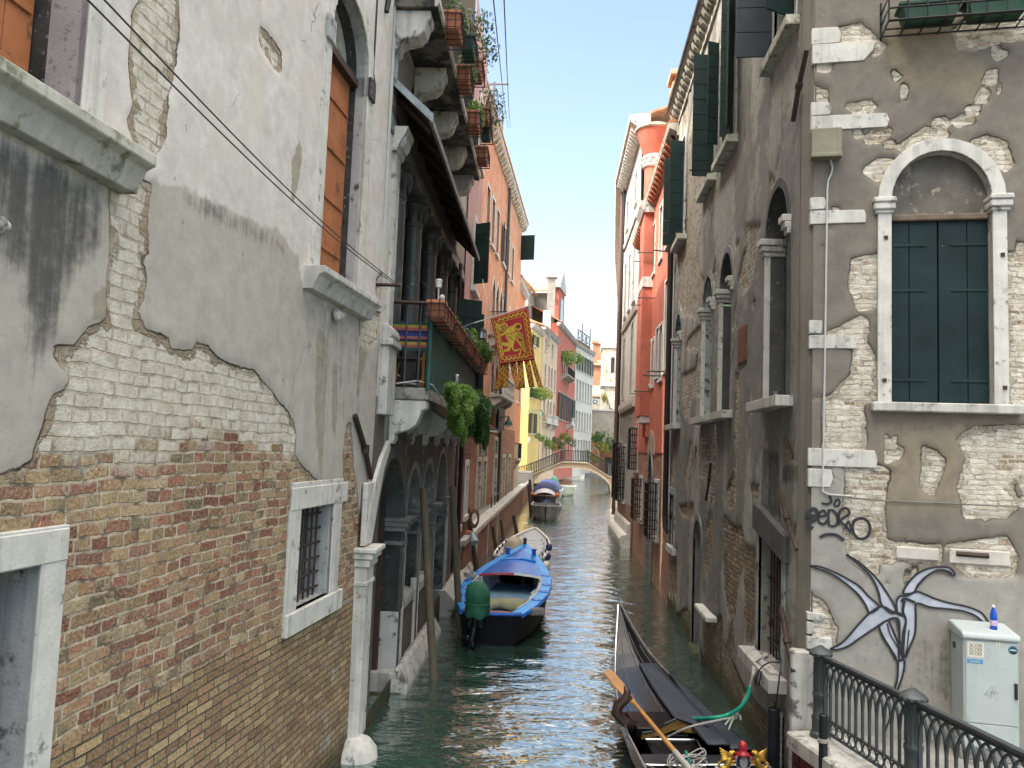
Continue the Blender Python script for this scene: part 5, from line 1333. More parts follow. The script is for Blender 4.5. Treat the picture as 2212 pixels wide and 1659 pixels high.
mb = MB(); FW.prof(mb, [(-.3, 17.3), (.08, 17.3), (.16, 17.5), (.52, 17.75), (.58, 17.8), (.58, 18.05), (-.3, 18.15)], -.02, FW.L+.5); cn = mb.build('cornice', M['stone'], bW)
for k in range(20):
    mb = MB(); FW.prof(mb, [(.1, 17.68), (.48, 17.68), (.48, 17.55), (.2, 17.34), (.1, 17.3)], .1+.38*k, .28+.38*k); mb.build('dentil', M['stone_clean'], cn)
mb = MB(); mb.prism([FW.P(FW.L, -1, -.4), FW.P(0, -1, -.4), FWb.P(0, -1, -.4), FWc.P(0, -1, -.4), (14, 80, -1), (14, 33.3, -1)], (0, 0, 18.9)); mb.build('rear_body', M['palewall'], bW)
mb = MB(); mb.hexa([FW.P(-.1, 18.0, .5), FW.P(FW.L, 18.0, .5), FW.P(FW.L, 20.2, -5), FW.P(-.1, 20.2, -5), FW.P(-.1, 18.1, .5), FW.P(FW.L, 18.1, .5), FW.P(FW.L, 20.3, -5), FW.P(-.1, 20.3, -5)]); mb.build('roof', M['tile'], bW)
mb = MB(); mb.tube([FWb.P(14.9, 17.5, .2), FWb.P(14.9, 4, .2), FWb.P(14.9, .8, .2)], .09, 8); mb.build('downpipe', plain('rust_brown_pipe', (.12, .06, .05), .6, .2, 4), bW)
mb = MB(); mb.tube([FW.P(.35, 17.5, .12), FW.P(.35, 3, .12)], .06, 8); mb.build('downpipe', M['blackiron'], bW)
for f_, u0, u1 in ((FW, -.1, 6.8), (FWb, 6.5, 15.2)):
    us = list(np.linspace(u0, u1, 6)); plinth(f_, bW, us, [(-.2, 1.0), (.05, 1.0), (.12, .92), (.14, .55), (.36, .5), (.45, .36), (.42, .15), (.3, -.3), (-.2, -.3)], M['stone_clean'])
# iron-grilled windows of the curved stretch
mb = MB(); FWb.box(mb, 13.2, 14.0, 1.6, 4.6, .02, .34); mb.build('cage_grille', M['blackiron'], bW)
# oriel further on
orl = at_y(1316, 790, 62)
bO = bW
mb = MB(); x0, y0 = orl.x-.55, 61.0
mb.box(x0, x0+2.4, 61, 64, 9.2, 11.9); ol = mb.build('oriel', M['sillstone'], bW)
mb = MB(); mb.box(x0-.12, x0+2.4, 60.9, 64, 11.9, 12.3); mb.build('moulding', M['stone_clean'], ol); mb = MB(); mb.box(x0-.08, x0+2.4, 60.93, 64, 8.95, 9.2); mb.build('moulding', M['stone_clean'], ol)
mb = MB(); mb.prism([(x0+.1, 61.05, 8.95), (x0+1.1, 61.05, 8.95), (x0+1.1, 61.05, 7.1), (x0+.75, 61.05, 7.3), (x0+.5, 61.05, 8.0)], (0, .5, 0)); mb.build('bracket', M['stone'], ol)
FO = F((x0, 61), (x0+2.4, 61))
for k in range(2):
    h = hole(.62+.42*k, .92+.42*k, 10.0, 11.2, 'round'); mb = MB(); FO.poly(mb, outline(h), -.02, .01); mb.build('window', M['dim'], ol)
    mb = MB(); ring(FO, mb, h, .07, .0, .05); mb.build('frame', M['stone_clean'], ol)

# ------------------------------------------------------------------ quay, steps and houses of the left bank
M['paving'] = plain('trachyte_paving', (.23, .22, .205), .85, .2, 2.5, dirt=((.12, .115, .11), .4, 6), bump=.3, bscale=20)
QF = F((-2.93, 22.6), (-3.40, 70.0))
mb = MB(); mb.prism([QF.P(0, -.3, -.02), QF.P(QF.L, -.3, -.02), (-3.5, 79.0, -.3), (-9, 79, -.3), (-9, 22.6, -.3)], (0, 0, 1.43)); tag(mb.build('quay_paving', M['paving']), 'grey stone walkway along the left bank', kind='structure')
tq = thing('quay_wall', 'brick quay wall with pale stone coping running to the bridge', 'wall', QF.P(20, 0, 0))
QB = brickmat('quay_brick', (.25, .085, .05), (.33, .14, .08), (.24, .2, .16), .25, .075, streak=.5)
wall(QF, 'brick_face', tq, QB, 0, QF.L, -.4, 1.10, .5)
n_ = 30
for k in range(n_):
    a = QF.L*k/n_; mb = MB(); QF.box(mb, a+.008, a+QF.L/n_-.008, 1.10, 1.28, -.42, .05); mb.build('coping_stone', M['stone'], tq, bevel=.015)
mb = MB(); QF.box(mb, 0, QF.L, .88, 1.10, -.40, -.02); mb.build('parapet_back', QB, tq)
for k in (3.5, 7.5, 12): 
    mb = MB(); QF.box(mb, k, k+.3, -.3, 1.1, -.05, .03); mb.build('stone_pier', M['stone'], tq)
for k in range(7):
    d = 60+2.0*k; mb = MB(); mb.box(-6.5, -3.46-.02*k, d, d+2.2 if k < 6 else 79, .7, 1.14+.10*(k+1))
    tag(mb.build('quay_step', M['paving'], bevel=.02), 'stone step %s climbing to the bridge' % ['nearest', 'second', 'third', 'fourth', 'fifth', 'sixth', 'topmost'][k], kind='structure')

def flat_shutters(f, par, h, mat, wd=None, ang=8):
    wd = wd or (h['u1']-h['u0'])/2
    z1 = h['z1'] - (h['rise'] if h['kind'] else 0)
    for s_, u in ((-1, h['u0']), (1, h['u1'])):
        swung(f, par, u, h['z0']+.02, z1-.02, wd, ang, s_, mat, 2, False, 0, o=.07)
def house(nm, label, A, B, depth, z0, z1, mat, corn=M['stone'], dent=0, roofrise=1.6, base=None, holes=(), frame=.12, roof=True, loc=None, sidemat=None, sideholes=(), fmat=None, pmat=None, shut=None):
    f = F(A, B); t = thing(nm, label, 'building', loc or (A[0]-1, A[1]+1, 0))
    wall(f, 'front_wall', t, mat, 0, f.L, z0, z1, .7, list(holes))
    for i, h in enumerate(holes):
        w = build_window(f, t, h, frame, .04, .18, fmat or M['stone_clean'], mat, pmat or M['dim'], (.06, .12, .12), fmat or M['stone_clean'], bev=0)
        if shut and (shut is True or i in shut): flat_shutters(f, w, h, M['green_wood2'])
    S = f.A - f.n*depth; fs = F((S.x, S.y), (f.A.x, f.A.y))
    wall(fs, 'side_wall', t, sidemat or mat, 0, fs.L, z0, z1, .7, list(sideholes))
    for h in sideholes: build_window(fs, t, h, frame, .04, .18, M['stone_clean'], mat, M['dim'], (.06, .12, .12), M['stone_clean'], bev=0)
    mb = MB(); mb.prism([f.P(.25, z0, -.25), f.P(f.L, z0, -.25), f.P(f.L, z0, -depth), f.P(.25, z0, -depth)], (0, 0, z1-z0-.02)); mb.build('rear_body', sidemat or mat, t)
    if corn:
        mb = MB(); f.prof(mb, [(-.2, z1-.35), (.06, z1-.35), (.10, z1-.22), (.32, z1-.1), (.38, z1+.06), (-.2, z1+.12)], -.1, f.L+.05); c = mb.build('cornice', corn, t)
        if dent:
            k = 0
            while k*dent < f.L-.2:
                mb = MB(); f.prof(mb, [(.06, z1-.14), (.29, z1-.14), (.29, z1-.24), (.14, z1-.38), (.06, z1-.42)], .1+k*dent, .1+k*dent+dent*.45); mb.build('modillion', corn, c); k += 1
    if roof:
        mb = MB(); mb.hexa([f.P(-.2, z1+.07, .42), f.P(f.L, z1+.07, .42), f.P(f.L, z1+roofrise, -depth*.5), f.P(-.2, z1+roofrise, -depth*.5), f.P(-.2, z1+.19, .42), f.P(f.L, z1+.19, .42), f.P(f.L, z1+roofrise+.12, -depth*.5), f.P(-.2, z1+roofrise+.12, -depth*.5)])
        mb.build('roof', M['tile'], t)
    return t, f
def px_hole(f, x0, y0, x1, y1, kind=None, rise=None):
    a = f.at(x0, y0); b = f.at(x1, y1); c = f.at(x0, y1); d = f.at(x1, y0)
    return hole((a[0]+c[0])/2, (b[0]+d[0])/2, (b[1]+c[1])/2, (a[1]+d[1])/2, kind, rise)
def balcony(f, par, u0, u1, z, proj=.7, iron=True, nb=2, stone=None):
    mb = MB(); f.box(mb, u0, u1, z-.16, z, -.05, proj); b = mb.build('balcony', stone or M['sillstone'], par, bevel=.02)
    for k in range(nb):
        uu = u0+.1+(u1-u0-.4)*k/max(1, nb-1); mb = MB(); f.prof(mb, [(0, z-.16), (proj*.85, z-.16), (proj*.8, z-.32), (proj*.4, z-.5), (.12, z-.62), (.1, z-.8), (0, z-.85)], uu, uu+.2); mb.build('bracket', stone or M['sillstone'], b)
    mb = MB()
    if iron:
        n = int((u1-u0)/.14)
        for k in range(n+1): mb.tube([f.P(u0+.03+(u1-u0-.06)*k/n, z, proj-.04), f.P(u0+.03+(u1-u0-.06)*k/n, z+1.0, proj-.04)], .011, 4)
        for o in np.linspace(.1, proj-.1, 5): mb.tube([f.P(u0+.03, z, o), f.P(u0+.03, z+1, o)], .011, 4)
        mb.tube([f.P(u0+.03, z+1, 0), f.P(u0+.03, z+1, proj-.04), f.P(u1-.03, z+1, proj-.04), f.P(u1-.03, z+1, 0)], .02, 4)
        mb.build('railing', M['blackiron'], b)
    else:
        n = int((u1-u0)/.2)
        for k in range(n+1):
            c = f.P(u0+.08+(u1-u0-.16)*k/n, 0, proj-.1); mb.lathe(c, [(.05, z), (.07, z+.2), (.035, z+.45), (.06, z+.7), (.04, z+.82)], 8)
        f.box(mb, u0, u1, z+.8, z+.92, proj-.2, proj); mb.build('balustrade', stone or M['stone_clean'], b)
    return b

FDf = F((-4.35, 25.3), (-3.58, 51.0))
M['orange'] = stucco('orange_render', (.46, .235, .145), .16, streak=.4, peel=((.42, .33, .26), .40, 1.1))
M['brickD'] = brickmat('orange_brick', (.36, .15, .07), (.27, .10, .055), (.30, .22, .16), .25, .08, streak=.3, c3=(.40, .30, .21))
hD = [px_hole(FDf, 1052, 875, 1070, 928), px_hole(FDf, 1073, 880, 1080, 930),
      hole(9.2, 10.2, 13.4, 15.6), hole(11.0, 12.0, 13.4, 15.6), hole(12.8, 13.8, 13.4, 15.6), hole(15.5, 16.6, 13.6, 15.6), hole(20, 21, 13.6, 15.6), hole(17.6, 18.6, 13.6, 15.6)]
for u in (12.2, 13.7, 15.2, 16.7): hD.append(hole(u, u+1.1, 9.4, 12.2, 'ogee', .9))
for u in (19.6, 22.4): hD.append(hole(u, u+1.1, 8.6, 12.0, 'ogee', .9))
for u in (13.0, 14.6, 16.2, 20.0): hD.append(hole(u, u+1.1, 6.6, 8.4, 'ogee', .8))
tD, fD = house('gothic_palace', 'tall orange house with pointed windows and stone balconies above brick ground floor', (-4.35, 25.3), (-3.58, 51.0), 6, 5.0, 18.4, M['orange'], M['sillstone'], .62, holes=hD, shut={0, 1, 5}, loc=(-5, 38, 0))
hDl = [hole(u, u+w_, .9, z1) for u, w_, z1 in ((6.2, .7, 3.6), (9.4, 1.0, 3.3), (11.3, 1.0, 3.3), (15.2, 1.1, 3.4), (19.0, 1.1, 3.4), (22, 1.1, 3.4))] + [hole(u, u+w_, 3.55, 4.3) for u, w_ in ((9.4, 1.0), (11.3, 1.0), (15.2, 1.1))]
wall(FDf, 'brick_wall', tD, M['brickD'], 0, FDf.L, .6, 5.05, .4, hDl, disp=lambda U, Z: U*0+.03)
for h in hDl:
    w = build_window(FDf, tD, h, .2, .09, .2, M['sillstone'], M['stone'], plain('door_wood', (.16, .13, .10), .8, .3, 3) if h['z0'] < 1 else M['dim'], None, name='door' if h['z0'] < 1 else 'window')
balcony(FDf, tD, 11.6, 18.6, 9.3, .9, True, 4); balcony(FDf, tD, 12.6, 17.6, 6.5, .75, False, 3, M['stone'])
mb = MB(); mb.tube([FDf.P(16.9, 18, .12), FDf.P(16.9, 1, .12)], .08, 8); mb.build('downpipe', M['greyiron'], tD)
mb = MB(); FDf.box(mb, 7.0, 12.5, 4.75, 4.85, .03, .5); mb.build('shelf_canopy', M['planks'], tD)
swung(FDf, tD, 24.6, 15.9, 17.5, .9, 80, -1, M['green_wood2'], 3)
# roof terrace of the palace
tt = MB()
for u in (11.5, 15, 18.5, 21.5):
    for o in (-.2, -3.2): tt.tube([FDf.P(u, 18.2, o), FDf.P(u, 21.4 if u < 16 else 20.4, o)], .06, 5)
for z in (19.4, 20.3):
    tt.tube([FDf.P(11.5, z, -.2), FDf.P(21.5, z, -.2)], .05, 5); tt.tube([FDf.P(11.5, z, -.2), FDf.P(11.5, z, -3.2)], .05, 5)
for k in range(9): tt.tube([FDf.P(11.5+1.1*k, 19.4, -.2), FDf.P(12.6+1.1*k, 20.3, -.2)], .03, 4)
tt.tube([FDf.P(11.5, 21.3, .5), FDf.P(11.5, 21.3, -3.2)], .05, 5)
tt.build('roof_terrace', plain('grey_terrace_wood', (.10, .10, .11), .7, .3, 4), tD)

tN, fN = house('narrow_orange_house', 'narrow orange house with a brown brick flank between palace and yellow house', (-3.95, 52.4), (-3.72, 58.5), 5, .6, 15.3, stucco('bright_orange_render', (.50, .19, .10), .14), M['stone'], .5, holes=[hole(1.5, 2.4, 3.4, 5.2), hole(4, 4.9, 7.2, 9.4), hole(1.5, 2.4, 7.2, 9.4), hole(1.5, 2.4, 11, 13), hole(4, 4.9, 11, 13)], sidemat=M['brickD'])
mb = MB(); fN.box(mb, .02, 5.9, .6, 4.2, 0.0, .02); mb.build('pale_base', stucco('pale_base_render', (.42, .37, .28), .15), tN)
balcony(fN, tN, .8, 3.0, 3.3, .5, True, 2)
tG, fG = house('grey_gable_house', 'plain grey rendered house with tiled roof rising behind the yellow house', (-5.7, 96), (-5.2, 103), 4, .6, 23.6, stucco('grey_render', (.26, .25, .225), .15), None, 0, 2.4)
tX, fX = house('bridge_shade_house', 'plain unseen house added behind the steps to shade the bridge', (-6.9, 60), (-6.9, 78), 6, .6, 15.0, M['palewall'], None, 0, 1.6)  # added house, hidden behind the left row, casts shadow on bridge and steps
M['yellow'] = stucco('yellow_render', (.56, .42, .165), .09, streak=.3, stcol=(.44, .36, .2))
ya, yb = (-4.4, 82.0), (-3.5, 88.3); fy = F(ya, yb)
hY = [px_hole(fy, 1152, 724, 1158, 748), px_hole(fy, 1168, 735, 1174, 760), px_hole(fy, 1147, 838, 1154, 860), px_hole(fy, 1163, 838, 1170, 862), px_hole(fy, 1144, 892, 1152, 936), px_hole(fy, 1163, 893, 1169, 936)]
hY = [h for h in hY if 0.1 < h['u0'] and h['u1'] < fy.L-.05]
tY, fY = house('yellow_house', 'pale yellow house facing the steps with green shutters and flowered balconies', ya, yb, 7, .3, 16.9, M['yellow'], M['stone_clean'], .6, 1.4, holes=hY, shut=True)
mb = MB(); fy.box(mb, .6, 1.4, 17.0, 18.6, -2.2, -1.4); fy.box(mb, 2.4, 3.2, 17.0, 18.4, -2.2, -1.4); mb.build('chimney', M['yellow'], tY)
tS = MB()
hb = [hole(u, u+1.1, z, z+2.6, 'round', .55) for z in (3.0, 7.2, 11.2) for u in (1.6, 4.2, 6.2, 8.6)] + [hole(1.6, 2.6, 15.2, 16.6), hole(6.2, 7.2, 15.2, 16.6)]
tBg, fBg = house('beige_house', 'beige house with rows of round-headed windows next to the yellow house', (-3.45, 88.6), (-2.0, 99.1), 7, .2, 17.6, stucco('beige_render', (.56, .42, .30), .1), M['stone'], .6, 1.6, holes=hb)
for u in (1.4, 6.0): balcony(fBg, tBg, u, u+3.6, 7.1, .6, False, 2, M['stone_clean'])
fr = F((-1.98, 99.3), (.36, 118.5))
hr = [hole(u, u+1.3, 14.0, 17.2, 'ogee', 1.2) for u in (4.4, 6.2, 8.0, 9.8)] + [hole(u, u+1.3, 14.0, 17.2, 'ogee', 1.2) for u in (14, 17)] + [hole(u, u+1.5, 8.0, 11.4) for u in (2.2, 5.0, 8.0, 11.0, 14.5, 17)] + [hole(u, u+1.5, 2.2, 5.2) for u in (2.4, 5.4, 9.0, 13.0)]
tRd, fRd = house('brick_red_house', 'dark red house with white pointed windows, pedimented dormer and long rows of dark shutters', (-1.98, 99.3), (.36, 118.5), 8, .2, 19.9, stucco('brick_red_render', (.42, .13, .10), .14, streak=.35, peel=((.50, .36, .28), .35, .8)), M['stone'], .8, 2.4, holes=hr, shut={6, 7, 8, 9, 10, 11})
balcony(fRd, tRd, 4.0, 11.6, 13.9, .9, True, 4); balcony(fRd, tRd, 10.6, 13.0, 7.6, .9, False, 2, M['stone_clean'])
# dormer, chimneys on the red roof
mb = MB(); fRd.box(mb, 3.0, 8.5, 19.9, 24.3, -8, -1.6); dm = mb.build('attic', stucco('grey_attic', (.22, .21, .19), .15), tRd)
mb = MB(); fRd.box(mb, 3.0, 8.5, 20.0, 25.0, -1.61, -.5); mb.build('dormer_front', M['redwall'], dm)
mb = MB(); fRd.poly(mb, [(2.6, 25.0), (8.9, 25.0), (8.9, 25.5), (5.75, 27.8), (2.6, 25.5)], -1.6, -.3); mb.build('pediment', M['stone'], dm)
mb = MB(); fRd.box(mb, 4.6, 7.0, 20.6, 24.0, -.55, -.45); mb.build('dormer_window', M['glass'], dm)
mb = MB(); S0 = fRd.P(2.6, 24.9, -.6); mb.hexa([fRd.P(2.3, 24.3, -1.5), fRd.P(8.6, 26.9, -1.5), fRd.P(8.6, 26.9, -8.5), fRd.P(2.3, 24.3, -8.5), fRd.P(2.3, 24.6, -1.5), fRd.P(8.6, 27.2, -1.5), fRd.P(8.6, 27.2, -8.5), fRd.P(2.3, 24.6, -8.5)]); mb.build('attic_roof', M['tile'], dm)
c = at_y(1190, 660, 100); mb = MB(); mb.box(c.x-.5, c.x+.5, 99.8, 100.8, c.z-4, at_y(1190, 600, 100).z); kk = mb.build('chimney', stucco('grey_chimney', (.27, .255, .23), .15), tRd)
t_ = at_y(1190, 600, 100).z; mb = MB(); mb.box(c.x-.72, c.x+.72, 99.6, 101.0, t_, t_+.3); mb.build('cap', M['stone'], kk)
mb = MB(); c2 = at_y(1182, 672, 92); mb.box(c2.x-.45, c2.x+.45, 91.5, 92.5, 16, c2.z); mb.build('chimney', stucco('grey_chimney_small', (.44, .42, .38), .15), tBg)
fw = F((.38, 118.7), (3.36, 131.4))
hwh = []
for z, hh, k in ((16.2, 2.4, None), (11.8, 2.9, None), (7.2, 2.9, 'round'), (2.8, 2.9, None)):
    for i in range(6): hwh.append(hole(1.0+2.0*i, 1.0+2.0*i+.95, z, z+hh, k))
tWh, fWh = house('white_far_house', 'white house at the bend with dark windows and a wooden roof terrace', (.38, 118.7), (3.36, 131.4), 8, .2, 20.0, stucco('white_render', (.56, .545, .50), .08, streak=.25), M['stone_clean'], .7, 1.2, holes=hwh, shut={0, 1, 2, 3, 4, 5})
mb = MB()
for u in (3, 6, 9, 12):
    mb.tube([fWh.P(u, 20, -.5), fWh.P(u, 24.0 if u in (6, 12) else 22.6, -.5)], .12, 5)
for z in (21.4, 22.6): mb.tube([fWh.P(3, z, -.5), fWh.P(12, z, -.5)], .09, 5)
for k in range(6): mb.tube([fWh.P(3+1.5*k, 21.4, -.5), fWh.P(4.5+1.5*k, 22.6, -.5)], .05, 4); mb.tube([fWh.P(4.5+1.5*k, 21.4, -.5), fWh.P(3+1.5*k, 22.6, -.5)], .05, 4)
fWh.box(mb, 3, 12, 20.8, 21.1, -3, -.4); mb.build('roof_terrace', plain('grey_altana_wood', (.09, .09, .10), .7, .3, 4), tWh)

# ------------------------------------------------------------------ beyond the bend
def far_house(nm, label, x0, x1, d, z1, mat, hls=(), rise=2.0, depth=8, z0=0):
    f = F((x0, d), (x1, d)); t = thing(nm, label, 'building', ((x0+x1)/2, d+1, 0))
    wall(f, 'front_wall', t, mat, 0, f.L, z0, z1, 1.0, list(hls))
    for h in hls: build_window(f, t, h, .15, .05, .2, M['stone_clean'], mat, M['green_wood2'], (.1, .15, .15), M['stone_clean'], bev=0)
    mb = MB(); mb.box(x0, x1, d+.3, d+depth, z0, z1); mb.build('rear_body', mat, t)
    mb = MB(); mb.hexa([(x0-.3, d-.4, z1), (x1+.3, d-.4, z1), (x1+.3, d+depth*.6, z1+rise), (x0-.3, d+depth*.6, z1+rise), (x0-.3, d-.4, z1+.2), (x1+.3, d-.4, z1+.2), (x1+.3, d+depth*.6, z1+rise+.2), (x0-.3, d+depth*.6, z1+rise+.2)]); mb.build('roof', M['tile'], t)
    return t, f
salm = stucco('salmon_render', (.36, .175, .105), .16, streak=.4)
tf, ff = far_house('salmon_house', 'salmon coloured house with tiled roof showing above the garden wall', 3.6, 14, 165, 21.8, salm, [hole(3.9, 5.0, 12.0, 14.5), hole(5.9, 7.0, 12.0, 14.5)], 1.4)
tf2, ff2 = far_house('salmon_tower_house', 'higher salmon house with one teal shuttered window under its tiled roof', 5.2, 14, 174, 27.6, salm, [hole(1.0, 2.2, 23.8, 26.4)], 1.6)
mb = MB(); c = at_y(1286, 752, 166); mb.box(c.x-.5, c.x+.5, 166, 167.2, 20, c.z+1.0); kk = mb.build('chimney', salm, tf); mb = MB(); mb.box(c.x-.7, c.x+.7, 165.7, 167.5, c.z+1.0, c.z+1.6); mb.build('cap', M['tile'], kk)
gw = stucco('grey_garden_render', (.30, .28, .235), .15, streak=.5)
tf3, ff3 = far_house('grey_gabled_house', 'low grey house with tiled lean-to roof and square chimney above the garden wall', 3.4, 13, 146, 14.0, gw, (), 2.2)
mb = MB(); c = at_y(1307, 830, 145); mb.box(c.x-.8, c.x+.8, 144.6, 145.6, 9, at_y(1307, 812, 145).z); mb.build('chimney', gw, tf3)
GA = F((3.4, 135), (12, 135.5))
gwt = thing('garden_wall', 'high pale rendered wall closing the view beyond the bridge', 'wall', (6, 135, 0))
wall(GA, 'wall', gwt, gw, 0, GA.L, -.2, 10.9, .8); mb = MB(); GA.box(mb, -.1, GA.L, 10.9, 11.15, -.5, .12); mb.build('coping', M['stone_clean'], gwt); mb = MB(); GA.box(mb, 0, GA.L, -.2, 10.9, -.4, -.1); mb.build('back', gw, gwt)
gt = thing('brick_gateway', 'brick gateway with a pointed arch beside the far bridge end', 'gateway', (3.8, 131, 0))
GB = F((2.9, 131.6), (5.2, 131.6)); hg = hole(.35, 1.75, .6, 4.6, 'point', 1.4)
wall(GB, 'wall', gt, M['brickD'], 0, 2.2, -.2, 6.6, .15, [hg]); mb = MB(); reveal(GB, mb, hg, .02, -.5); ring(GB, mb, hg, .14, -.02, .06); mb.build('arch_trim', M['stone'], gt); mb = MB(); GB.box(mb, -.05, 2.25, 6.6, 6.85, -.5, .1); mb.build('coping', M['tile'], gt)
mb = MB(); GB.box(mb, 0, 2.2, -.2, 6.6, -1.5, -1.3); mb.build('passage_back', stucco('warm_passage', (.5, .28, .13), .2), gt)
lw = thing('red_garden_wall', 'low orange brick wall with a dark door right of the gateway', 'wall', (6.5, 128, 0))
LWf = F((4.6, 128), (11, 128)); wall(LWf, 'wall', lw, M['brickD'], 0, LWf.L, -.2, 4.3, .4); mb = MB(); LWf.box(mb, 0, LWf.L, -.2, 4.3, -.5, -.05); mb.build('back', M['brickD'], lw)
mb = MB(); LWf.box(mb, .9, 2.0, .6, 3.2, -.02, .03); mb.build('door', M['dim'], lw)
mb = MB(); mb.box(2.5, 15, 127.2, 180, -.5, .55); tag(mb.build('far_bank', M['paving']), 'stone bank at the end of the canal', kind='structure')

# ------------------------------------------------------------------ the bridge
bb = thing('arched_bridge', 'small brick bridge with pale stone arch rim and iron railing crossing the canal', 'bridge', (0, 79, 0))
BF = F((-5.2, 79.0), (6.2, 79.0))     # u = x + 5.2
bx = lambda x: x + 5.2
topz = lambda x: np.interp(x, [-5.2, -3.9, -.75, 1.75, 3.95, 6.2], [.95, 1.38, 2.86, 2.86, 1.60, 1.0])
ax0, ax1, rise = -3.75, 4.1, 2.30
arc = lambda x: rise*math.sqrt(max(0, 1-((x-(ax0+ax1)/2)/((ax1-ax0)/2))**2))
for o0, nm in ((0, 'spandrel'), (-2.6, 'spandrel')):
    xs = np.linspace(ax0, ax1, 33); pts = [(bx(-5.2), -.3)] + [(bx(x), arc(x)-.0 if 0 < i < 32 else -.3) for i, x in enumerate(xs)] + [(bx(6.2), -.3)] + [(bx(x), topz(x)-.085) for x in (6.2, 3.95, 1.75, -.75, -3.9, -5.2)]
    mb = MB(); BF.poly(mb, pts, o0-.3, o0); mb.build(nm, M['brickD'], bb)
mb = MB(); xs = np.linspace(ax0, ax1, 41)
mb.sheet([[BF.P(bx(x), arc(x) if 0 < i < 40 else -.3, -.02), BF.P(bx(x), arc(x) if 0 < i < 40 else -.3, -2.85)] for i, x in enumerate(xs)]); mb.build('vault', M['brickD'], bb, smooth=True)
mb = MB(); inner = [(bx(x), max(-.3, arc(x))) for x in xs]; cx = (ax0+ax1)/2
outer = [(bx(cx + (x-cx)*1.04), arc(x)*1.075 if 0 < i < 40 else -.3) for i, x in enumerate(xs)]
vs = []; fs = []
for a, b in zip(inner, outer): vs += [BF.P(a[0], a[1], .06), BF.P(b[0], b[1], .06), BF.P(a[0], a[1], -.02), BF.P(b[0], b[1], -.02)]
for i in range(40): k = 4*i; fs += [(k, k+1, k+5, k+4), (k+1, k+3, k+7, k+5), (k+2, k, k+4, k+6)]
mb.add(vs, fs); mb.build('arch_rim', plain('tan_rim_stone', (.38, .32, .24), .8, .15, 3, streak=.3), bb)
mb = MB(); xk = [-5.2, -3.9, -.75, 1.75, 3.95, 6.2]
for a, b in zip(xk[:-1], xk[1:]):
    mb.hexa([BF.P(bx(a), topz(a)-.09, .10), BF.P(bx(b), topz(b)-.09, .10), BF.P(bx(b), topz(b)-.09, -3.0), BF.P(bx(a), topz(a)-.09, -3.0), BF.P(bx(a), topz(a), .10), BF.P(bx(b), topz(b), .10), BF.P(bx(b), topz(b), -3.0), BF.P(bx(a), topz(a), -3.0)])
mb.build('deck', plain('tan_deck_stone', (.34, .29, .22), .8, .15, 3, streak=.3), bb)
for o in (0, -2.85):
    mb = MB()
    for a, b in zip(xk[:-1], xk[1:]): mb.tube([BF.P(bx(a), topz(a)+1.12, o), BF.P(bx(b), topz(b)+1.12, o)], .04, 6); mb.tube([BF.P(bx(a), topz(a)+.12, o), BF.P(bx(b), topz(b)+.12, o)], .025, 4)
    r_ = mb.build('handrail', M['blackiron'], bb)
    mb = MB()
    for x in np.arange(-5.1, 6.2, .17): mb.tube([BF.P(bx(x), topz(x), o), BF.P(bx(x), topz(x)+1.1, o)], .024, 4)
    mb.build('balusters', M['blackiron'], r_)
    for x in (-3.9, -.75, 1.75, 3.95): mb = MB(); mb.tube([BF.P(bx(x), topz(x), o), BF.P(bx(x), topz(x)+1.25, o)], .05, 6); mb.build('post', M['greyiron'], r_)
# ------------------------------------------------------------------ boats
M['black_lacquer'] = plain('black_lacquer', (.005, .006, .008), .2, .2, 3, bump=.03, spec=.22)
M['black_satin'] = plain('black_satin_paint', (.012, .014, .02), .4, .3, 4, bump=.08)
M['mat_blue'] = plain('blue_black_deck_cloth', (.018, .026, .042), .6, .3, 3, bump=.35, bscale=9)
M['chrome'] = plain('polished_trim', (.62, .60, .62), .25, .1, 5, metal=.8, bump=0)
M['gold'] = plain('gilded_metal', (.50, .30, .05), .42, .15, 14, metal=.75, bump=.2)
M['gilt_wood'] = plain('carved_gilt_wood', (.20, .12, .03), .5, .4, 25, bump=.5)
M['oarwood'] = plain('varnished_oar_wood', (.42, .20, .055), .35, .15, 4, bump=.1)
M['forcola'] = plain('dark_walnut', (.045, .025, .018), .35, .3, 5, bump=.1)
M['rope'] = plain('grey_rope', (.34, .33, .31), .9, .15, 40, bump=.6, bscale=90)
M['red_enamel'] = plain('red_enamel', (.32, .018, .028), .3, .2, 8, bump=0)
M['silver'] = plain('silver_medallion', (.45, .45, .46), .4, .2, 30, metal=.6, bump=.3)
def loft(mb, sections, close=False):
    """sections: list of equal-length point lists"""
    k = len(mb.v); n = len(sections[0])
    for s_ in sections: mb.v += [tuple(p) for p in s_]
    for i in range(len(sections)-1):
        for j in range(n-1):
            a = k+i*n+j; mb.f.append((a, a+1, a+n+1, a+n)); mb.mi.append(mb.m)

# gondola
GO = Vector((1.64, 9.35, 0)); GFd = Vector((-.148, .989, 0)).normalized(); GR = Vector((GFd.y, -GFd.x, 0))
G = lambda s, l, z: GO + GFd*s + GR*l + Vector((0, 0, z))
gt_ = thing('gondola', 'black lacquered gondola moored along the grey house with brass horses and an oar', 'gondola', (1.64, 9.35, 0))
SS = [-5.6, -5.2, -4.6, -3.8, -3, -2, -1, 0, 1, 2, 2.6, 3.2, 3.7, 4.1, 4.4, 4.65, 4.8]
HW = [.02, .09, .20, .36, .50, .63, .70, .71, .68, .585, .50, .385, .28, .19, .115, .055, .02]
SH = [1.5, 1.25, .95, .72, .58, .50, .46, .45, .46, .50, .545, .63, .75, .90, 1.06, 1.21, 1.30]
KL = [1.1, .75, .35, .08, -.1, -.2, -.2, -.2, -.2, -.2, -.14, .0, .2, .45, .75, 1.0, 1.18]
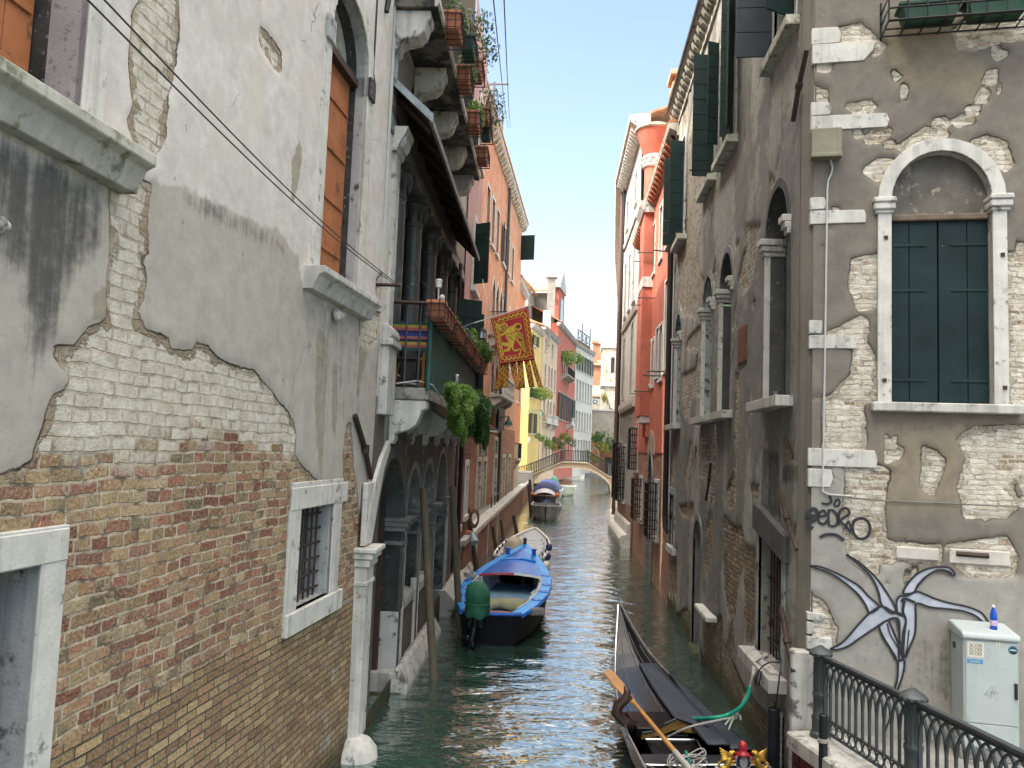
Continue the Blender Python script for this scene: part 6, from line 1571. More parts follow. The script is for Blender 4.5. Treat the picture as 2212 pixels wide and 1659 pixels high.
hw = lambda s: float(np.interp(s, SS, HW)); sh = lambda s: float(np.interp(s, SS, SH))
mb = MB()
loft(mb, [[G(s, -w, z), G(s, -w*.93, z*.55+k*.45), G(s, -w*.62, k+.03), G(s, 0, k), G(s, w*.62, k+.03), G(s, w*.93, z*.55+k*.45), G(s, w, z)] for s, w, z, k in zip(SS, HW, SH, KL)])
mb.build('hull', M['black_lacquer'], gt_, smooth='auto')
for sg in (-1, 1):
    mb = MB(); mb.tube([G(s, sg*(hw(s)+.005), sh(s)+.005) for s in np.linspace(-5.5, 4.8, 50)], .016, 6); mb.build('gunwale_trim', M['chrome'], gt_)
# after deck with ridge and pinstripes
mb = MB()
ds = np.linspace(1.55, 4.78, 24)
loft(mb, [[G(s, -hw(s)*.985, sh(s)-.004), G(s, -hw(s)*.5, sh(s)+.035*min(1, hw(s)*3)), G(s, 0, sh(s)+.06*min(1, hw(s)*3)), G(s, hw(s)*.5, sh(s)+.035*min(1, hw(s)*3)), G(s, hw(s)*.985, sh(s)-.004)] for s in ds])
mb.build('after_deck', M['black_lacquer'], gt_)
mb = MB(); dz = lambda s, f: sh(s) + (.06 - .05*abs(f))*min(1, hw(s)*3) + .006
for f0, s0, s1 in ((-.82, 1.6, 3.6), (-.62, 1.6, 4.0), (-.14, 1.6, 4.4), (.02, 1.6, 4.6), (.2, 2.9, 4.2), (.62, 3.0, 3.9)):
    mb.tube([G(s, f0*hw(s), dz(s, f0)) for s in np.linspace(s0, s1, 14)], .006, 4)
mb.build('deck_beading', plain('grey_beading', (.22, .22, .24), .4, .2, 8, metal=.3), gt_)
mb = MB()
rows = [[G(s, l0 + (l1-l0)*t, dz(s, .2)+.03 + .004*math.sin(9*t+s*5)) for t in np.linspace(0, 1, 7)] for s, l0, l1 in [(s, (.14 if s < 1.1 else -.02), min(.42, hw(s)*.66)) for s in np.linspace(.45, 3.25, 16)]]
mb.sheet(rows); mb.build('deck_mat', M['mat_blue'], gt_, smooth=True, solid=.02)
mb = MB()
rows = [[G(s, .40 + (max(.42, hw(s)*.97)-.40)*t, sh(s)+.045+.01*(1-t)) for t in np.linspace(0, 1, 5)] for s in np.linspace(.42, 3.05, 14)]
mb.sheet(rows); mb.build('side_mat', M['mat_blue'], gt_, smooth=True, solid=.02)
# platform step with gilded arch board
mb = MB(); mb.hexa([G(1.05, -.56, .40), G(1.05, .10, .40), G(1.58, .06, .42), G(1.58, -.60, .42), G(1.05, -.56, .52), G(1.05, .10, .52), G(1.58, .06, .55), G(1.58, -.60, .55)]); mb.build('stern_platform', M['black_lacquer'], gt_, bevel=.01)
mb = MB(); mb.prism([G(1.04, l, z) for l, z in ((-.50, .38), (-.50, .45), (-.36, .47), (-.22, .56), (-.08, .62), (.06, .58), (.22, .53), (.36, .53), (.36, .46), (.1, .47), (-.1, .50), (-.25, .44))], GFd*.04); mb.build('carved_board', M['gilt_wood'], gt_)
mb = MB(); mb.tube([G(1.02, l, z) for l, z in ((-.50, .47), (-.36, .49), (-.22, .58), (-.08, .645), (.06, .60), (.22, .55), (.38, .55))], .014, 5); mb.build('board_trim', M['black_lacquer'], gt_)
mb = MB(); mb.hexa([G(.52, -.50, .26), G(.52, .10, .26), G(.98, .16, .26), G(.98, -.46, .26), G(.52, -.50, .40), G(.52, .10, .40), G(.98, .16, .40), G(.98, -.46, .40)]); mb.build('step_box', M['black_lacquer'], gt_, bevel=.01)
mb = MB(); mb.tube([G(.99, -.46, .405), G(.99, .16, .405)], .012, 5); mb.tube([G(.52, .12, .41), G(.98, .18, .41)], .012, 5); mb.build('step_trim', M['chrome'], gt_)
mb = MB(); mb.hexa([G(.10, -.69, .37), G(.10, .69, .37), G(.42, .69, .37), G(.42, -.66, .37), G(.10, -.69, .44), G(.10, .69, .44), G(.42, .69, .44), G(.42, -.66, .44)]); mb.build('thwart', M['black_satin'], gt_, bevel=.01)
mb = MB(); mb.tube([G(.085, -.69, .445), G(.06, -.3, .45), G(.09, .1, .45), G(.10, .69, .445)], .011, 5); mb.build('thwart_trim', M['chrome'], gt_)
mb = MB(); mb.hexa([G(-3.2, -.42, -.05), G(-3.2, .42, -.05), G(1.0, .5, -.05), G(1.0, -.5, -.05), G(-3.2, -.42, .02), G(-3.2, .42, .02), G(1.0, .5, .02), G(1.0, -.5, .02)]); mb.build('floor', M['black_satin'], gt_)
for sg in (-1, 1):
    mb = MB(); loft(mb, [[G(s, sg*hw(s)*.99, sh(s)-.002), G(s, sg*(hw(s)-.15), sh(s)-.03)] for s in np.linspace(-3.2, .1, 14)]); mb.build('side_deck', M['black_lacquer'], gt_, solid=.015)
mb = MB(); mb.tube([G(.05, .10, .44), G(-.15, .42, .43), (G(-.5, .55, .40)), G(-.9, .56, .38)], .013, 5); mb.build('cockpit_coaming', M['chrome'], gt_)
mb = MB(); mb.hexa([G(-.57, -.48, .30), G(-.57, .66, .30), G(-.35, .66, .34), G(-.35, -.46, .34), G(-.57, -.48, .52), G(-.57, .66, .52), G(-.35, .66, .56), G(-.35, -.46, .56)]); mb.build('seat_back', M['black_satin'], gt_, bevel=.03)
mb = MB(); mb.lathe(G(-.62, .62, .42), [(.16, 0), (.18, .06), (.1, .12)], 12); mb.build('seat_cushion', M['red_enamel'], gt_, smooth=True)
# crest: shield, medallion, red cap
mb = MB(); q = G(-.52, .25, .62)
mb.prism([G(-.37, .25+a*.78, .60+b*.78) for a, b in ((-.08, 0), (.08, 0), (.105, .06), (.10, .14), (.06, .19), (-.06, .19), (-.10, .14), (-.105, .06))], GFd*-.03); cr = mb.build('crest', plain('navy_enamel', (.02, .03, .06), .3, .2, 8, bump=0), gt_, bevel=.008)
mb = MB(); mb.tube([G(-.405, .25+a*.78, .60+b*.78) for a, b in ((-.08, 0), (.08, 0), (.105, .06), (.10, .14), (.06, .19), (-.06, .19), (-.10, .14), (-.105, .06), (-.08, 0))], .007, 5); mb.build('crest_edge', M['chrome'], cr)
mb = MB(); e = [(.055*math.cos(t), .09+.075*math.sin(t)) for t in np.linspace(0, 2*math.pi, 16, endpoint=False)]; mb.prism([G(-.406, .25+a*.78, .60+b*.78) for a, b in e], GFd*-.012); mb.build('medallion', M['silver'], cr)
mb = MB(); mb.lathe(G(-.38, .25, .735), [(.075, 0), (.08, .015), (.045, .03), (.043, .06), (.05, .09), (.035, .13), (.012, .145)], 12); mb.build('red_cap', M['red_enamel'], cr, smooth=True)
mb = MB()
for sg in (-1, 1): mb = MB(); mb.tube([G(-.395, .25+sg*.04, .745), G(-.395, .25+sg*.085, .715), G(-.395, .25+sg*.093, .68)], .014, 6); mb.build('mantling', M['red_enamel'], cr)
def seahorse(sg):
    mb = MB(); c = lambda a, b: G(-.40, .25+sg*a*.78, .60+b*.78)
    mb.tube([c(.13, .13), c(.17, .16), c(.20, .10), c(.22, .04), c(.27, .0), (c(.33, .02)), c(.35, .07), c(.32, .09)], [0.0096, 0.0240, 0.0360, 0.0336, 0.0256, 0.0176, 0.0112, 0.0064], 8)       # body and curling tail
    mb.tube([c(.18, .14), c(.17, .20), c(.145, .225)], [0.0272, 0.0224, 0.0176], 8); mb.tube([c(.15, .225), c(.115, .205)], [0.0192, 0.0112], 8)                                    # neck, head, muzzle
    mb.tube([c(.155, .24), c(.16, .262)], [0.0064, 0.0024], 5)
    mb.tube([c(.175, .235), c(.20, .20), c(.215, .15)], [0.0080, 0.0096, 0.0048], 5)                                                                                     # mane
    mb.tube([c(.17, .10), c(.125, .09), c(.10, .115), c(.085, .105)], [0.0144, 0.0104, 0.0080, 0.0064], 6); mb.tube([c(.18, .07), c(.135, .05), c(.11, .065)], [0.0128, 0.0096, 0.0064], 6)     # forelegs
    for k in range(7): mb.tube([c(.185, .13), c(.235+.012*k, .205-.016*k), c(.335-.004*k, .27-.036*k)], [.020, .016, .004], 5)
    mb.tube([c(.27, .0), c(.24, -.045), c(.20, -.04)], [0.0160, 0.0112, 0.0048], 6)
    o = mb.build('brass_seahorse', M['gold'], gt_, smooth=True); return o
seahorse(-1); seahorse(1)
# forcola
mb = MB(); b0 = G(1.22, -.58, .47)
mb.tube([b0 + GR*.04, b0 + Vector((0, 0, .07)) - GR*.10, b0 + Vector((0, 0, .17)) - GR*.20 + GFd*.02, b0 + Vector((0, 0, .27)) - GR*.18, b0 + Vector((0, 0, .34)) - GR*.09, b0 + Vector((0, 0, .43)) - GR*.07, b0 + Vector((0, 0, .50)) - GR*.10], [.075, .07, .075, .07, .055, .045, .022], 10)
mb.tube([b0 + Vector((0, 0, .33)) - GR*.10, b0 + Vector((0, 0, .37)) - GR*.01], [.045, .025], 8)
mb.build('forcola', M['forcola'], gt_, smooth=True)
# oar, fender, ropes lie in the boat: their own things
og = MB(); o0 = at_y(1310, 1446, G(2.25, -.7, 0).y); o1 = at_z(1490, 1662, .62)
dr = (o1-o0); L_ = dr.length; dr.normalize(); px_ = dr.cross(Vector((0, 0, 1))).normalized(); ob = thing('oar', 'varnished wooden oar resting in the walnut crutch of the gondola', 'oar', o1)
mb = MB(); mb.tube([o0 + dr*(L_*.40), o0 + dr*(L_*.7), o1, o1 + dr*1.0], [.024, .026, .030, .026], 8); mb.build('shaft', M['oarwood'], ob)
mb = MB(); mb.prism([o0 + dr*a + px_*b for a, b in ((.0, -.06), (.03, .03), (.12, .075), (.6, .085), (1.0, .05), (L_*.42, .022), (L_*.42, -.022), (1.0, -.05), (.5, -.085), (.1, -.085))], dr.cross(px_)*.02); mb.build('blade', M['oarwood'], ob, bevel=.006)
mb = MB(); mb.tube([o0 + dr*(L_*.86), o1 + dr*.9], .031, 8); mb.build('sleeve', M['rope'], ob)
mb = MB(); c = G(-.18, -.22, .1); mb.lathe(c, [(.02, .0), (.10, .03), (.16, .12), (.165, .2), (.13, .3), (.06, .36), (.03, .42)], 16); fd = thing('fender', 'grey white round fender with frayed ropes lying in the gondola', 'fender', c)
mb.build('ball', plain('scuffed_fender', (.25, .25, .24), .6, .2, 8, dirt=((.08, .09, .09), .42, 9)), fd, smooth=True)
mb = MB()
for k in range(9):
    a = k*.7; p = c + Vector((0, 0, .4)); mb.tube([p, p + Vector((.12*math.cos(a), .12*math.sin(a), .05)), c + Vector((.19*math.cos(a), .19*math.sin(a), .2)), c + Vector((.2*math.cos(a+.2), .2*math.sin(a+.2), .02))], .006, 4)
for k in range(4):
    mb.tube([c + Vector((-.05+.22*math.cos(t+k), .1+.16*math.sin(t+k*1.7), .42+.03*k+.03*math.sin(3*t))) for t in np.linspace(0, 5.5, 22)], .007, 4)
mb.build('tangled_cord', M['rope'], fd)
mb = MB(); mb.tube([c + Vector((.02, -.02, .05)), c + Vector((-.02, .1, .42)), c + Vector((-.06, .2, .52))], .016, 6); mb.build('green_strap', plain('teal_strap', (.01, .17, .13), .5), fd)
# mooring hose and rope
def sag(pts, n=24):
    out = []; sp = smooth_pts([tuple(p) for p in pts], 8); return [Vector(p) for p in sp]
ha = at_z(1478, 1553, .47); hb_ = FC.X(1626, 1478, .30)
mid = [ha, at_y(1540, 1551, 10.3), at_y(1575, 1543, 10.3), at_y(1600, 1527, 10.2), at_y(1616, 1503, 10.2), at_y(1620, 1482, 10.2)]
mb = MB(); mb.tube(sag(mid), .024, 8); o = mb.build('mooring_hose', plain('sea_green_hose', (.005, .30, .20), .45, .12, 6, bump=.05), None, smooth=True); tag(o, 'sea green sheathed mooring line between gondola and window sill', 'hose')
rt = at_y(1620, 1484, 10.2); rk = FC.X(1655, 1420, .18)
mb = MB(); knot = at_y(1588, 1546, 10.3)
mb.tube(sag([at_z(1442, 1592, .47), at_y(1490, 1570, 10.0), at_y(1555, 1555, 10.2), knot, at_y(1605, 1515, 10.25), rt, at_y(1626, 1455, 10.2), FC.X(1628, 1440, .22), FC.X(1640, 1425, .16), rk]), .013, 6)
mb.tube(sag([rt, at_y(1622, 1470, 10.2), at_y(1630, 1452, 10.2), FC.X(1630, 1440, .2)]), .011, 6)
mb.tube(sag([knot, at_y(1578, 1552, 10.2), at_y(1566, 1566, 10.1)]), .012, 5); mb.tube(sag([knot, at_y(1582, 1556, 10.2), at_y(1574, 1576, 10.0)]), .012, 5); mb.tube(sag([knot, at_y(1598, 1545, 10.25), at_y(1600, 1556, 10.2)]), .012, 5)
for t in range(3): mb.tube([knot + Vector((.03*math.cos(a), .02*math.sin(a)*1, .03*math.sin(a+t))) for a in np.linspace(0, 6.28, 10)], .012, 5)
for t in range(3): mb.tube([rk + Vector((.04*math.sin(a+t), .035*math.cos(a), .03*math.cos(a+t))) for a in np.linspace(0, 6.28, 10)], .013, 5)
o = mb.build('mooring_rope', M['rope'], None); tag(o, 'grey braided rope knotted from the barred window to the gondola', 'rope')
mb = MB(); mb.tube(sag([FC.X(1690, 1430, .05), FC.X(1660, 1432, .2), FC.X(1640, 1448, .24), FC.X(1632, 1475, .22), FC.X(1640, 1478, .22), FC.X(1645, 1450, .22)]), .010, 5); mb.tube(sag([FC.X(1688, 1425, .1), FC.X(1684, 1460, .18), FC.X(1676, 1530, .12)]), .009, 5)
o = mb.build('black_cord', M['cable'], None); tag(o, 'black cord looped over the stone sill of the barred window', 'cord')

# general small boat hull
def hull(mb, f, prof, mid_in=.8):
    loft(mb, [[f(s, -w, z), f(s, -w*.9, z*.35+k*.65), f(s, -w*.55, k), f(s, 0, k-.02), f(s, w*.55, k), f(s, w*.9, z*.35+k*.65), f(s, w, z)] for s, w, z, k in prof])
def frame_at(o, d):
    o = Vector(o); d = Vector((d[0], d[1], 0)).normalized(); r = Vector((d.y, -d.x, 0))
    return lambda s, l, z: o + d*s + r*l + Vector((0, 0, z))
# blue boat
BOO = Vector((-1.46, 16.2, 0)); Bf = frame_at(BOO, (.03, 1))
tb = thing('blue_motorboat', 'bright blue wooden motorboat with white ribbed cockpit and red trimmed foredeck', 'boat', BOO)
M['boat_blue'] = plain('glossy_blue_paint', (.015, .13, .52), .25, .2, 3, bump=.05, chips=((.35, .42, .5), .27, 5))
M['boat_cyan'] = plain('light_blue_paint', (.035, .29, .74), .3, .2, 4, bump=.05, chips=((.5, .55, .58), .33, 6))
prof = [(0, .58, .62, -.15), (.8, .82, .67, -.2), (1.8, .97, .72, -.2), (2.8, .99, .75, -.2), (3.8, .93, .79, -.2), (4.8, .78, .85, -.2), (5.8, .55, .93, -.2), (6.6, .33, 1.01, -.15), (7.2, .15, 1.08, .0), (7.5, .04, 1.14, .3)]
pw = lambda s: float(np.interp(s, [p[0] for p in prof], [p[1] for p in prof])); pz = lambda s: float(np.interp(s, [p[0] for p in prof], [p[2] for p in prof]))
mb = MB(); hull(mb, Bf, prof); mb.add([Bf(0, -.58, .62), Bf(0, -.52, .1), Bf(0, -.3, -.15), Bf(0, .3, -.15), Bf(0, .52, .1), Bf(0, .58, .62)], [(0, 1, 2, 3, 4, 5)]); mb.build('hull', plain('black_hull_paint', (.006, .006, .008), .6, .3, 4, spec=.12), tb, smooth='auto')
for sg in (-1, 1):
    mb = MB(); ss_ = np.linspace(0, 7.45, 30); loft(mb, [[Bf(s, sg*(pw(s)+.03), pz(s)-.05), Bf(s, sg*(pw(s)+.035), pz(s)+.02), Bf(s, sg*max(.0, pw(s)-.20), pz(s)+.03), Bf(s, sg*max(.0, pw(s)-.20), pz(s)-.08)] for s in ss_]); mb.build('side_deck', M['boat_cyan'], tb)
    mb = MB(); mb.tube([Bf(s, sg*(pw(s)+.035), pz(s)-.03) for s in ss_], .03, 6); mb.build('rubbing_strake', M['boat_blue'], tb)
    mb = MB()
    mb.tube([Bf(s, sg*(pw(s)-.20), pz(s)+.04) for s in np.linspace(.3, 3.6, 16)], .014, 5); mb.build('coaming_trim', M['flower_white'], tb)
    for s in (1.2, 2.0, 2.8, 3.9, 6.2):
        mb = MB(); mb.lathe(Bf(s, sg*(pw(s)-.08), pz(s)+.02), [(.11, 0), (.11, .012), (.09, .022), (.02, .026)] if s < 6 else [(.06, 0), (.05, .12), (.09, .18), (.02, .2)], 8); mb.build('cleat', M['boat_blue'], tb, smooth='auto')
mb = MB(); loft(mb, [[Bf(s, f*max(.01, pw(s)-.17), pz(s)+.03+.035*(1-f*f)) for f in np.linspace(-1, 1, 9)] for s in np.linspace(3.55, 7.3, 14)]); mb.build('foredeck', M['boat_blue'], tb, smooth=True)
mb = MB(); mb.tube([Bf(5.35+.12*(1-f*f), f*(pw(5.4)-.17), pz(5.4)+.05+.035*(1-f*f)) for f in np.linspace(-1, 1, 9)], .03, 6); mb.build('deck_beam', M['boat_cyan'], tb)
mb = MB(); loft(mb, [[Bf(3.52+.20*(1-f*f)-.15, f*(pw(3.5)-.18), pz(3.5)+.02+.035*(1-f*f)) for f in np.linspace(-1, 1, 11)], [Bf(3.52+.20*(1-f*f)-.13, f*(pw(3.5)-.18), pz(3.5)+.07+.035*(1-f*f)) for f in np.linspace(-1, 1, 11)]]); mb.build('red_white_trim', [M['red_enamel'], M['flower_white']][0], tb, solid=.04)
mb = MB(); loft(mb, [[Bf(3.52+.20*(1-f*f)-.16, f*(pw(3.5)-.18), pz(3.5)+.025+.035*(1-f*f)) for f in np.linspace(.1, 1, 8)], [Bf(3.52+.20*(1-f*f)-.14, f*(pw(3.5)-.18), pz(3.5)+.075+.035*(1-f*f)) for f in np.linspace(.1, 1, 8)]]); mb.build('white_trim', M['flower_white'], tb, solid=.05)
M['boat_in'] = plain('pale_blue_grey_inside', (.66, .69, .72), .6, .1, 4, dirt=((.25, .30, .34), .4, 5))
mb = MB(); loft(mb, [[Bf(s, l*(pw(s)-.2), z) for l, z in ((-1, pz(s)), (-.95, .50), (-.85, .38), (0, .36), (.85, .38), (.95, .50), (1, pz(s)))] for s in np.linspace(.3, 5.2, 12)]); mb.build('inner_lining', M['boat_in'], tb)
mb = MB(); mb.hexa([Bf(.3, -.45, .32), Bf(.3, .45, .32), Bf(4.9, .45, .32), Bf(4.9, -.45, .32), Bf(.3, -.5, .41), Bf(.3, .5, .41), Bf(4.9, .5, .41), Bf(4.9, -.5, .41)]); mb.build('floor', plain('blue_grey_floor', (.10, .20, .28), .6, .3, 4), tb)
for sg in (-1, 1):
    for k in range(6):
        s = 1.1+.48*k; mb = MB(); mb.tube([Bf(s, sg*(pw(s)-.22), pz(s)), Bf(s, sg*(pw(s)-.26), .55), Bf(s, sg*(pw(s)-.42), .42)], .04, 4); mb.build('rib', M['flower_white'] if k < 5 else M['boat_in'], tb)
mb = MB(); mb.hexa([Bf(1.4, -.74, .50), Bf(1.4, .74, .50), Bf(1.8, .76, .50), Bf(1.8, -.76, .50), Bf(1.4, -.74, .57), Bf(1.4, .74, .57), Bf(1.8, .76, .57), Bf(1.8, -.76, .57)]); mb.build('stern_seat', M['terracotta'], tb)
mb = MB()
rows = [[Bf(1.85+.02*math.sin(l*9), l, .52), Bf(1.75, l, .60+.02*math.sin(l*7)), Bf(1.45, l, .60), Bf(1.36+.04*math.sin(l*11), l, .53+.03*math.sin(l*7)), Bf(1.34+.05*math.cos(l*13), l, .42+.04*math.sin(l*6.5+1))] for l in np.linspace(-.66, .54, 30)]
mb.sheet(rows); mb.build('seat_cover', plain('khaki_canvas', (.25, .25, .16), .9, .2, 5, bump=.5, bscale=15), tb, smooth=True, solid=.015)
mb = MB(); mb.tube([Bf(0.0, f*.60, .64-.03*(1-f*f)) for f in np.linspace(-1, 1, 9)], .04, 6); mb.build('transom_cap', M['boat_blue'], tb); mb = MB(); mb.tube([Bf(.05, f*.55, .67-.03*(1-f*f)) for f in np.linspace(-1, .7, 9)], .018, 5); mb.build('orange_trim', M['flower_orange'], tb)
mb = MB(); c = Bf(7.42, 0, 1.14); mb.lathe(c, [(.05, 0), (.05, .14), (.07, .16), (.03, .2)], 6); mb.build('bow_post', M['black_satin'], tb)
mb = MB(); mb.obox(Bf(.55, .86, .60), Vector((.16, .04, 0)), Vector((-.02, .08, 0)), (0, 0, .07)); mb.build('wooden_fender', plain('grey_wood_block', (.18, .17, .16), .9, .3, 8, bump=.5), tb, bevel=.02)
mb = MB()
for t in range(4): c = Bf(3.0, -(pw(3)-.06), pz(3)+.09); mb.tube([c + Vector((.13*math.cos(a+t), .18*math.sin(a), .03*math.sin(2*a+t)+.02*t)) for a in np.linspace(0, 6.28, 14)], .016, 5)
mb.build('coiled_rope', M['rope'], tb)
# outboard under green cover
oc = at_y(1030, 1320, 16.05); ob2 = thing('outboard_motor', 'outboard motor under a tied dark green canvas cover', 'outboard motor', (oc.x, oc.y, 0))
mb = MB(); rs = np.random.RandomState(4); rows = []
for z, r in ((.58, .21), (.66, .24), (.74, .235), (.80, .235), (.84, .225), (.90, .24), (1.0, .245), (1.1, .23), (1.18, .19), (1.24, .11), (1.26, .02)):
    rows.append([(oc.x + r*1.0*math.cos(a)*(1+.07*math.sin(3*a+z*9)+.05*math.sin(7*a)), oc.y + r*1.15*math.sin(a)*(1+.06*math.sin(5*a+2)), z+.025*math.sin(4*a+z*5)*(z < .7)) for a in np.linspace(0, 2*math.pi, 25)])
mb.sheet(rows); mb.build('green_cover', plain('green_canvas', (.014, .115, .062), .75, .25, 5, bump=.5, bscale=12), ob2, smooth=True)
mb = MB(); mb.tube([(oc.x + .25*math.cos(a), oc.y + .28*math.sin(a), .835) for a in np.linspace(0, 6.28, 25)], .014, 5); mb.build('tie_cord', plain('green_cord', (.02, .13, .07), .8), ob2)
mb = MB(); mb.tube([(oc.x, oc.y, .65), (oc.x-.02, oc.y-.08, .35), (oc.x-.05, oc.y-.28, .1), (oc.x-.06, oc.y-.32, -.2)], [.10, .09, .07, .06], 8); mb.box(oc.x-.16, oc.x+.16, oc.y-.1, oc.y+.3, .35, .62); mb.build('lower_unit', M['black_lacquer'], ob2, bevel=.02)
mb = MB(); mb.lathe((oc.x-.14, oc.y-.22, .12), [(.03, 0), (.08, .05), (.09, .1), (.05, .16)], 8); mb.lathe((oc.x-.02, oc.y-.34, .02), [(.03, 0), (.07, .05), (.07, .1), (.03, .14)], 8); mb.build('mounting_bracket', M['black_lacquer'], ob2, smooth=True)
# grey covered boat
GBO = Vector((-1.52, 25.6, 0)); Gf = frame_at(GBO, (.025, 1)); tg = thing('grey_motorboat', 'pale grey motorboat with flat hatch covers behind the blue boat', 'boat', GBO)
M['boat_grey'] = plain('pale_grey_gelcoat', (.34, .37, .39), .4, .12, 3, dirt=((.28, .28, .27), .36, 4))
prof2 = [(0, .78, .52, -.1), (1.5, .84, .52, -.1), (3.5, .80, .54, -.1), (5, .62, .58, -.1), (6.2, .36, .64, -.05), (6.9, .14, .70, .05), (7.1, .03, .74, .3)]
qw = lambda s: float(np.interp(s, [p[0] for p in prof2], [p[1] for p in prof2])); qz = lambda s: float(np.interp(s, [p[0] for p in prof2], [p[2] for p in prof2]))
mb = MB(); hull(mb, Gf, prof2); mb.add([Gf(0, -.78, .52), Gf(0, -.6, .0), Gf(0, .6, .0), Gf(0, .78, .52)], [(0, 1, 2, 3)]); mb.build('hull', M['boat_grey'], tg, smooth='auto')
mb = MB(); loft(mb, [[Gf(s, f*qw(s), qz(s)-.03) for f in np.linspace(-1, 1, 7)] for s in np.linspace(.02, 7.05, 14)]); mb.build('deck', M['boat_grey'], tg)
for sg in (-1, 1): mb = MB(); mb.tube([Gf(s, sg*(qw(s)+.01), qz(s)+.02) for s in np.linspace(0, 7.1, 24)], .045, 6); mb.build('gunwale', M['flower_white'], tg)
for k in range(5):
    s = .35+.95*k; w_ = min(qw(s), qw(s+.8))-.16; mb = MB(); mb.hexa([Gf(s, -w_, qz(s)-.02), Gf(s, w_, qz(s)-.02), Gf(s+.85, w_, qz(s)-.02), Gf(s+.85, -w_, qz(s)-.02), Gf(s, -w_, qz(s)+.05), Gf(s, w_, qz(s)+.05), Gf(s+.85, w_, qz(s)+.05), Gf(s+.85, -w_, qz(s)+.05)]); mb.build('hatch', plain('light_hatch', (.36, .40, .43), .35, .1, 3) if k == 0 else bpy.data.materials['light_hatch'], tg, bevel=.02)
    for sg in (-1, 1): mb = MB(); mb.lathe(Gf(s, sg*(qw(s)-.06), qz(s)), [(.03, 0), (.03, .08), (.05, .1), (.02, .12)], 6); mb.build('cleat', M['black_satin'], tg)
oc = Gf(-.1, -.15, 0); ob3 = thing('outboard_motor', 'outboard motor under a crumpled beige tarpaulin on the grey boat', 'outboard motor', (oc.x, oc.y, 0)); rows = []
for z, r in ((.48, .34), (.6, .33), (.75, .31), (.9, .28), (1.03, .22), (1.13, .13), (1.16, .02)): rows.append([(oc.x + r*math.cos(a)*(1+.07*math.sin(5*a+z*6)), oc.y + r*1.5*math.sin(a)*(1+.05*math.sin(7*a)), z) for a in np.linspace(0, 2*math.pi, 25)])
mb = MB(); mb.sheet(rows); mb.build('tarpaulin', plain('beige_tarpaulin', (.36, .31, .24), .8, .2, 4, bump=.5, bscale=8), ob3, smooth=True); mb = MB(); mb.tube([(oc.x, oc.y-.2, .5), (oc.x, oc.y-.25, -.2)], .09, 8); mb.build('lower_unit', M['black_satin'], ob3)
fproto = None
for k, (px, py) in enumerate(((1186, 1176), (1183, 1196), (1180, 1214))):
    c = at_y(px, py, 27.0-.8*k)
    mb = MB(); mb.lathe((0, 0, -.1), [(.02, -.12), (.09, -.08), (.11, 0), (.10, .08), (.03, .13)], 10); o = mb.build('boat_fender', plain('navy_fender', (.02, .035, .12), .4) if k < 2 else M['flower_white'], None, smooth=True); o.location = c
    tag(o, ['farthest navy ball fender hanging on the grey boat', 'nearer navy ball fender hanging on the grey boat', 'white ball fender hanging low at the grey boat stern'][k], 'fender', 'fenders on the grey boat')
# grey skiff, bow toward us
def small_boat(nm, label, o, d, L, w, h, mat, deckmat):
    f = frame_at(o, d); t = thing(nm, label, 'boat', o); pr = [(0, .04, h+.1, .2), (.3, w*.35, h+.08, 0), (1.0, w*.78, h+.03, -.1), (2.2, w, h, -.1), (L, w*.9, h, -.1)]
    mb = MB(); hull(mb, f, pr); mb.add([f(L, -w*.9, h), f(L, w*.9, h), f(L, w*.6, -.1), f(L, -w*.6, -.1)], [(0, 1, 2, 3)]); mb.build('hull', mat, t)
    iw = lambda s: float(np.interp(s, [p[0] for p in pr], [p[1] for p in pr])); iz = lambda s: float(np.interp(s, [p[0] for p in pr], [p[2] for p in pr]))
    for sg in (-1, 1): mb = MB(); mb.tube([f(s, sg*iw(s), iz(s)+.02) for s in np.linspace(0, L, 14)], .045, 6); mb.build('gunwale', deckmat, t)
    mb = MB(); loft(mb, [[f(s, k*iw(s), iz(s)-.02-(.25 if s > 1.3 else 0)) for k in np.linspace(-1, 1, 5)] for s in np.linspace(.02, L, 12)]); mb.build('deck', deckmat, t)
    return t, f, iw, iz
sk, f1, *_ = small_boat('grey_skiff', 'small plain grey skiff with its bow toward us in mid canal', (-1.25, 44.5, 0), (-.02, 1), 4.6, .88, .72, plain('grey_skiff_paint', (.20, .21, .20), .5, .2, 3), M['boat_grey'])
nv, f2, iw2, iz2 = small_boat('covered_boat', 'dark boat under a navy canvas hood with clear windscreen before the bridge', (-1.6, 52.5, 0), (.0, 1), 6.0, 1.0, .85, plain('navy_hull', (.02, .02, .035), .3, .3, 3), plain('varnished_deck', (.20, .10, .04), .3))
M['navy'] = plain('navy_canvas', (.025, .035, .12), .8, .25, 4, bump=.4, bscale=8)
mb = MB(); loft(mb, [[f2(s, .95*r*math.cos(a), .8+hh*math.sin(a)) for a in np.linspace(0, math.pi, 13)] for s, r, hh in ((.9, .7, .25), (1.3, .92, .75), (2.2, .98, .95), (4, 1, .95), (5.5, .95, .8), (5.9, .9, .3))]); mb.build('canvas_hood', M['navy'], nv, smooth=True)
mb = MB(); loft(mb, [[f2(s, .8*r*math.cos(a), .82+hh*math.sin(a)) for a in np.linspace(.35, math.pi-.35, 9)] for s, r, hh in ((.88, .85, .30), (1.12, 1.0, .56))]); mb.build('windscreen', plain('milky_windscreen', (.5, .5, .5), .2, .1, 3), nv)
mb = MB(); c = f2(.05, .15, .45); mb.lathe(c + Vector((0, -.08, -.25)), [(.05, 0), (.24, .08), (.28, .25), (.24, .42), (.05, .5)], 14); mb.build('bow_fender', M['navy'], nv, smooth=True)
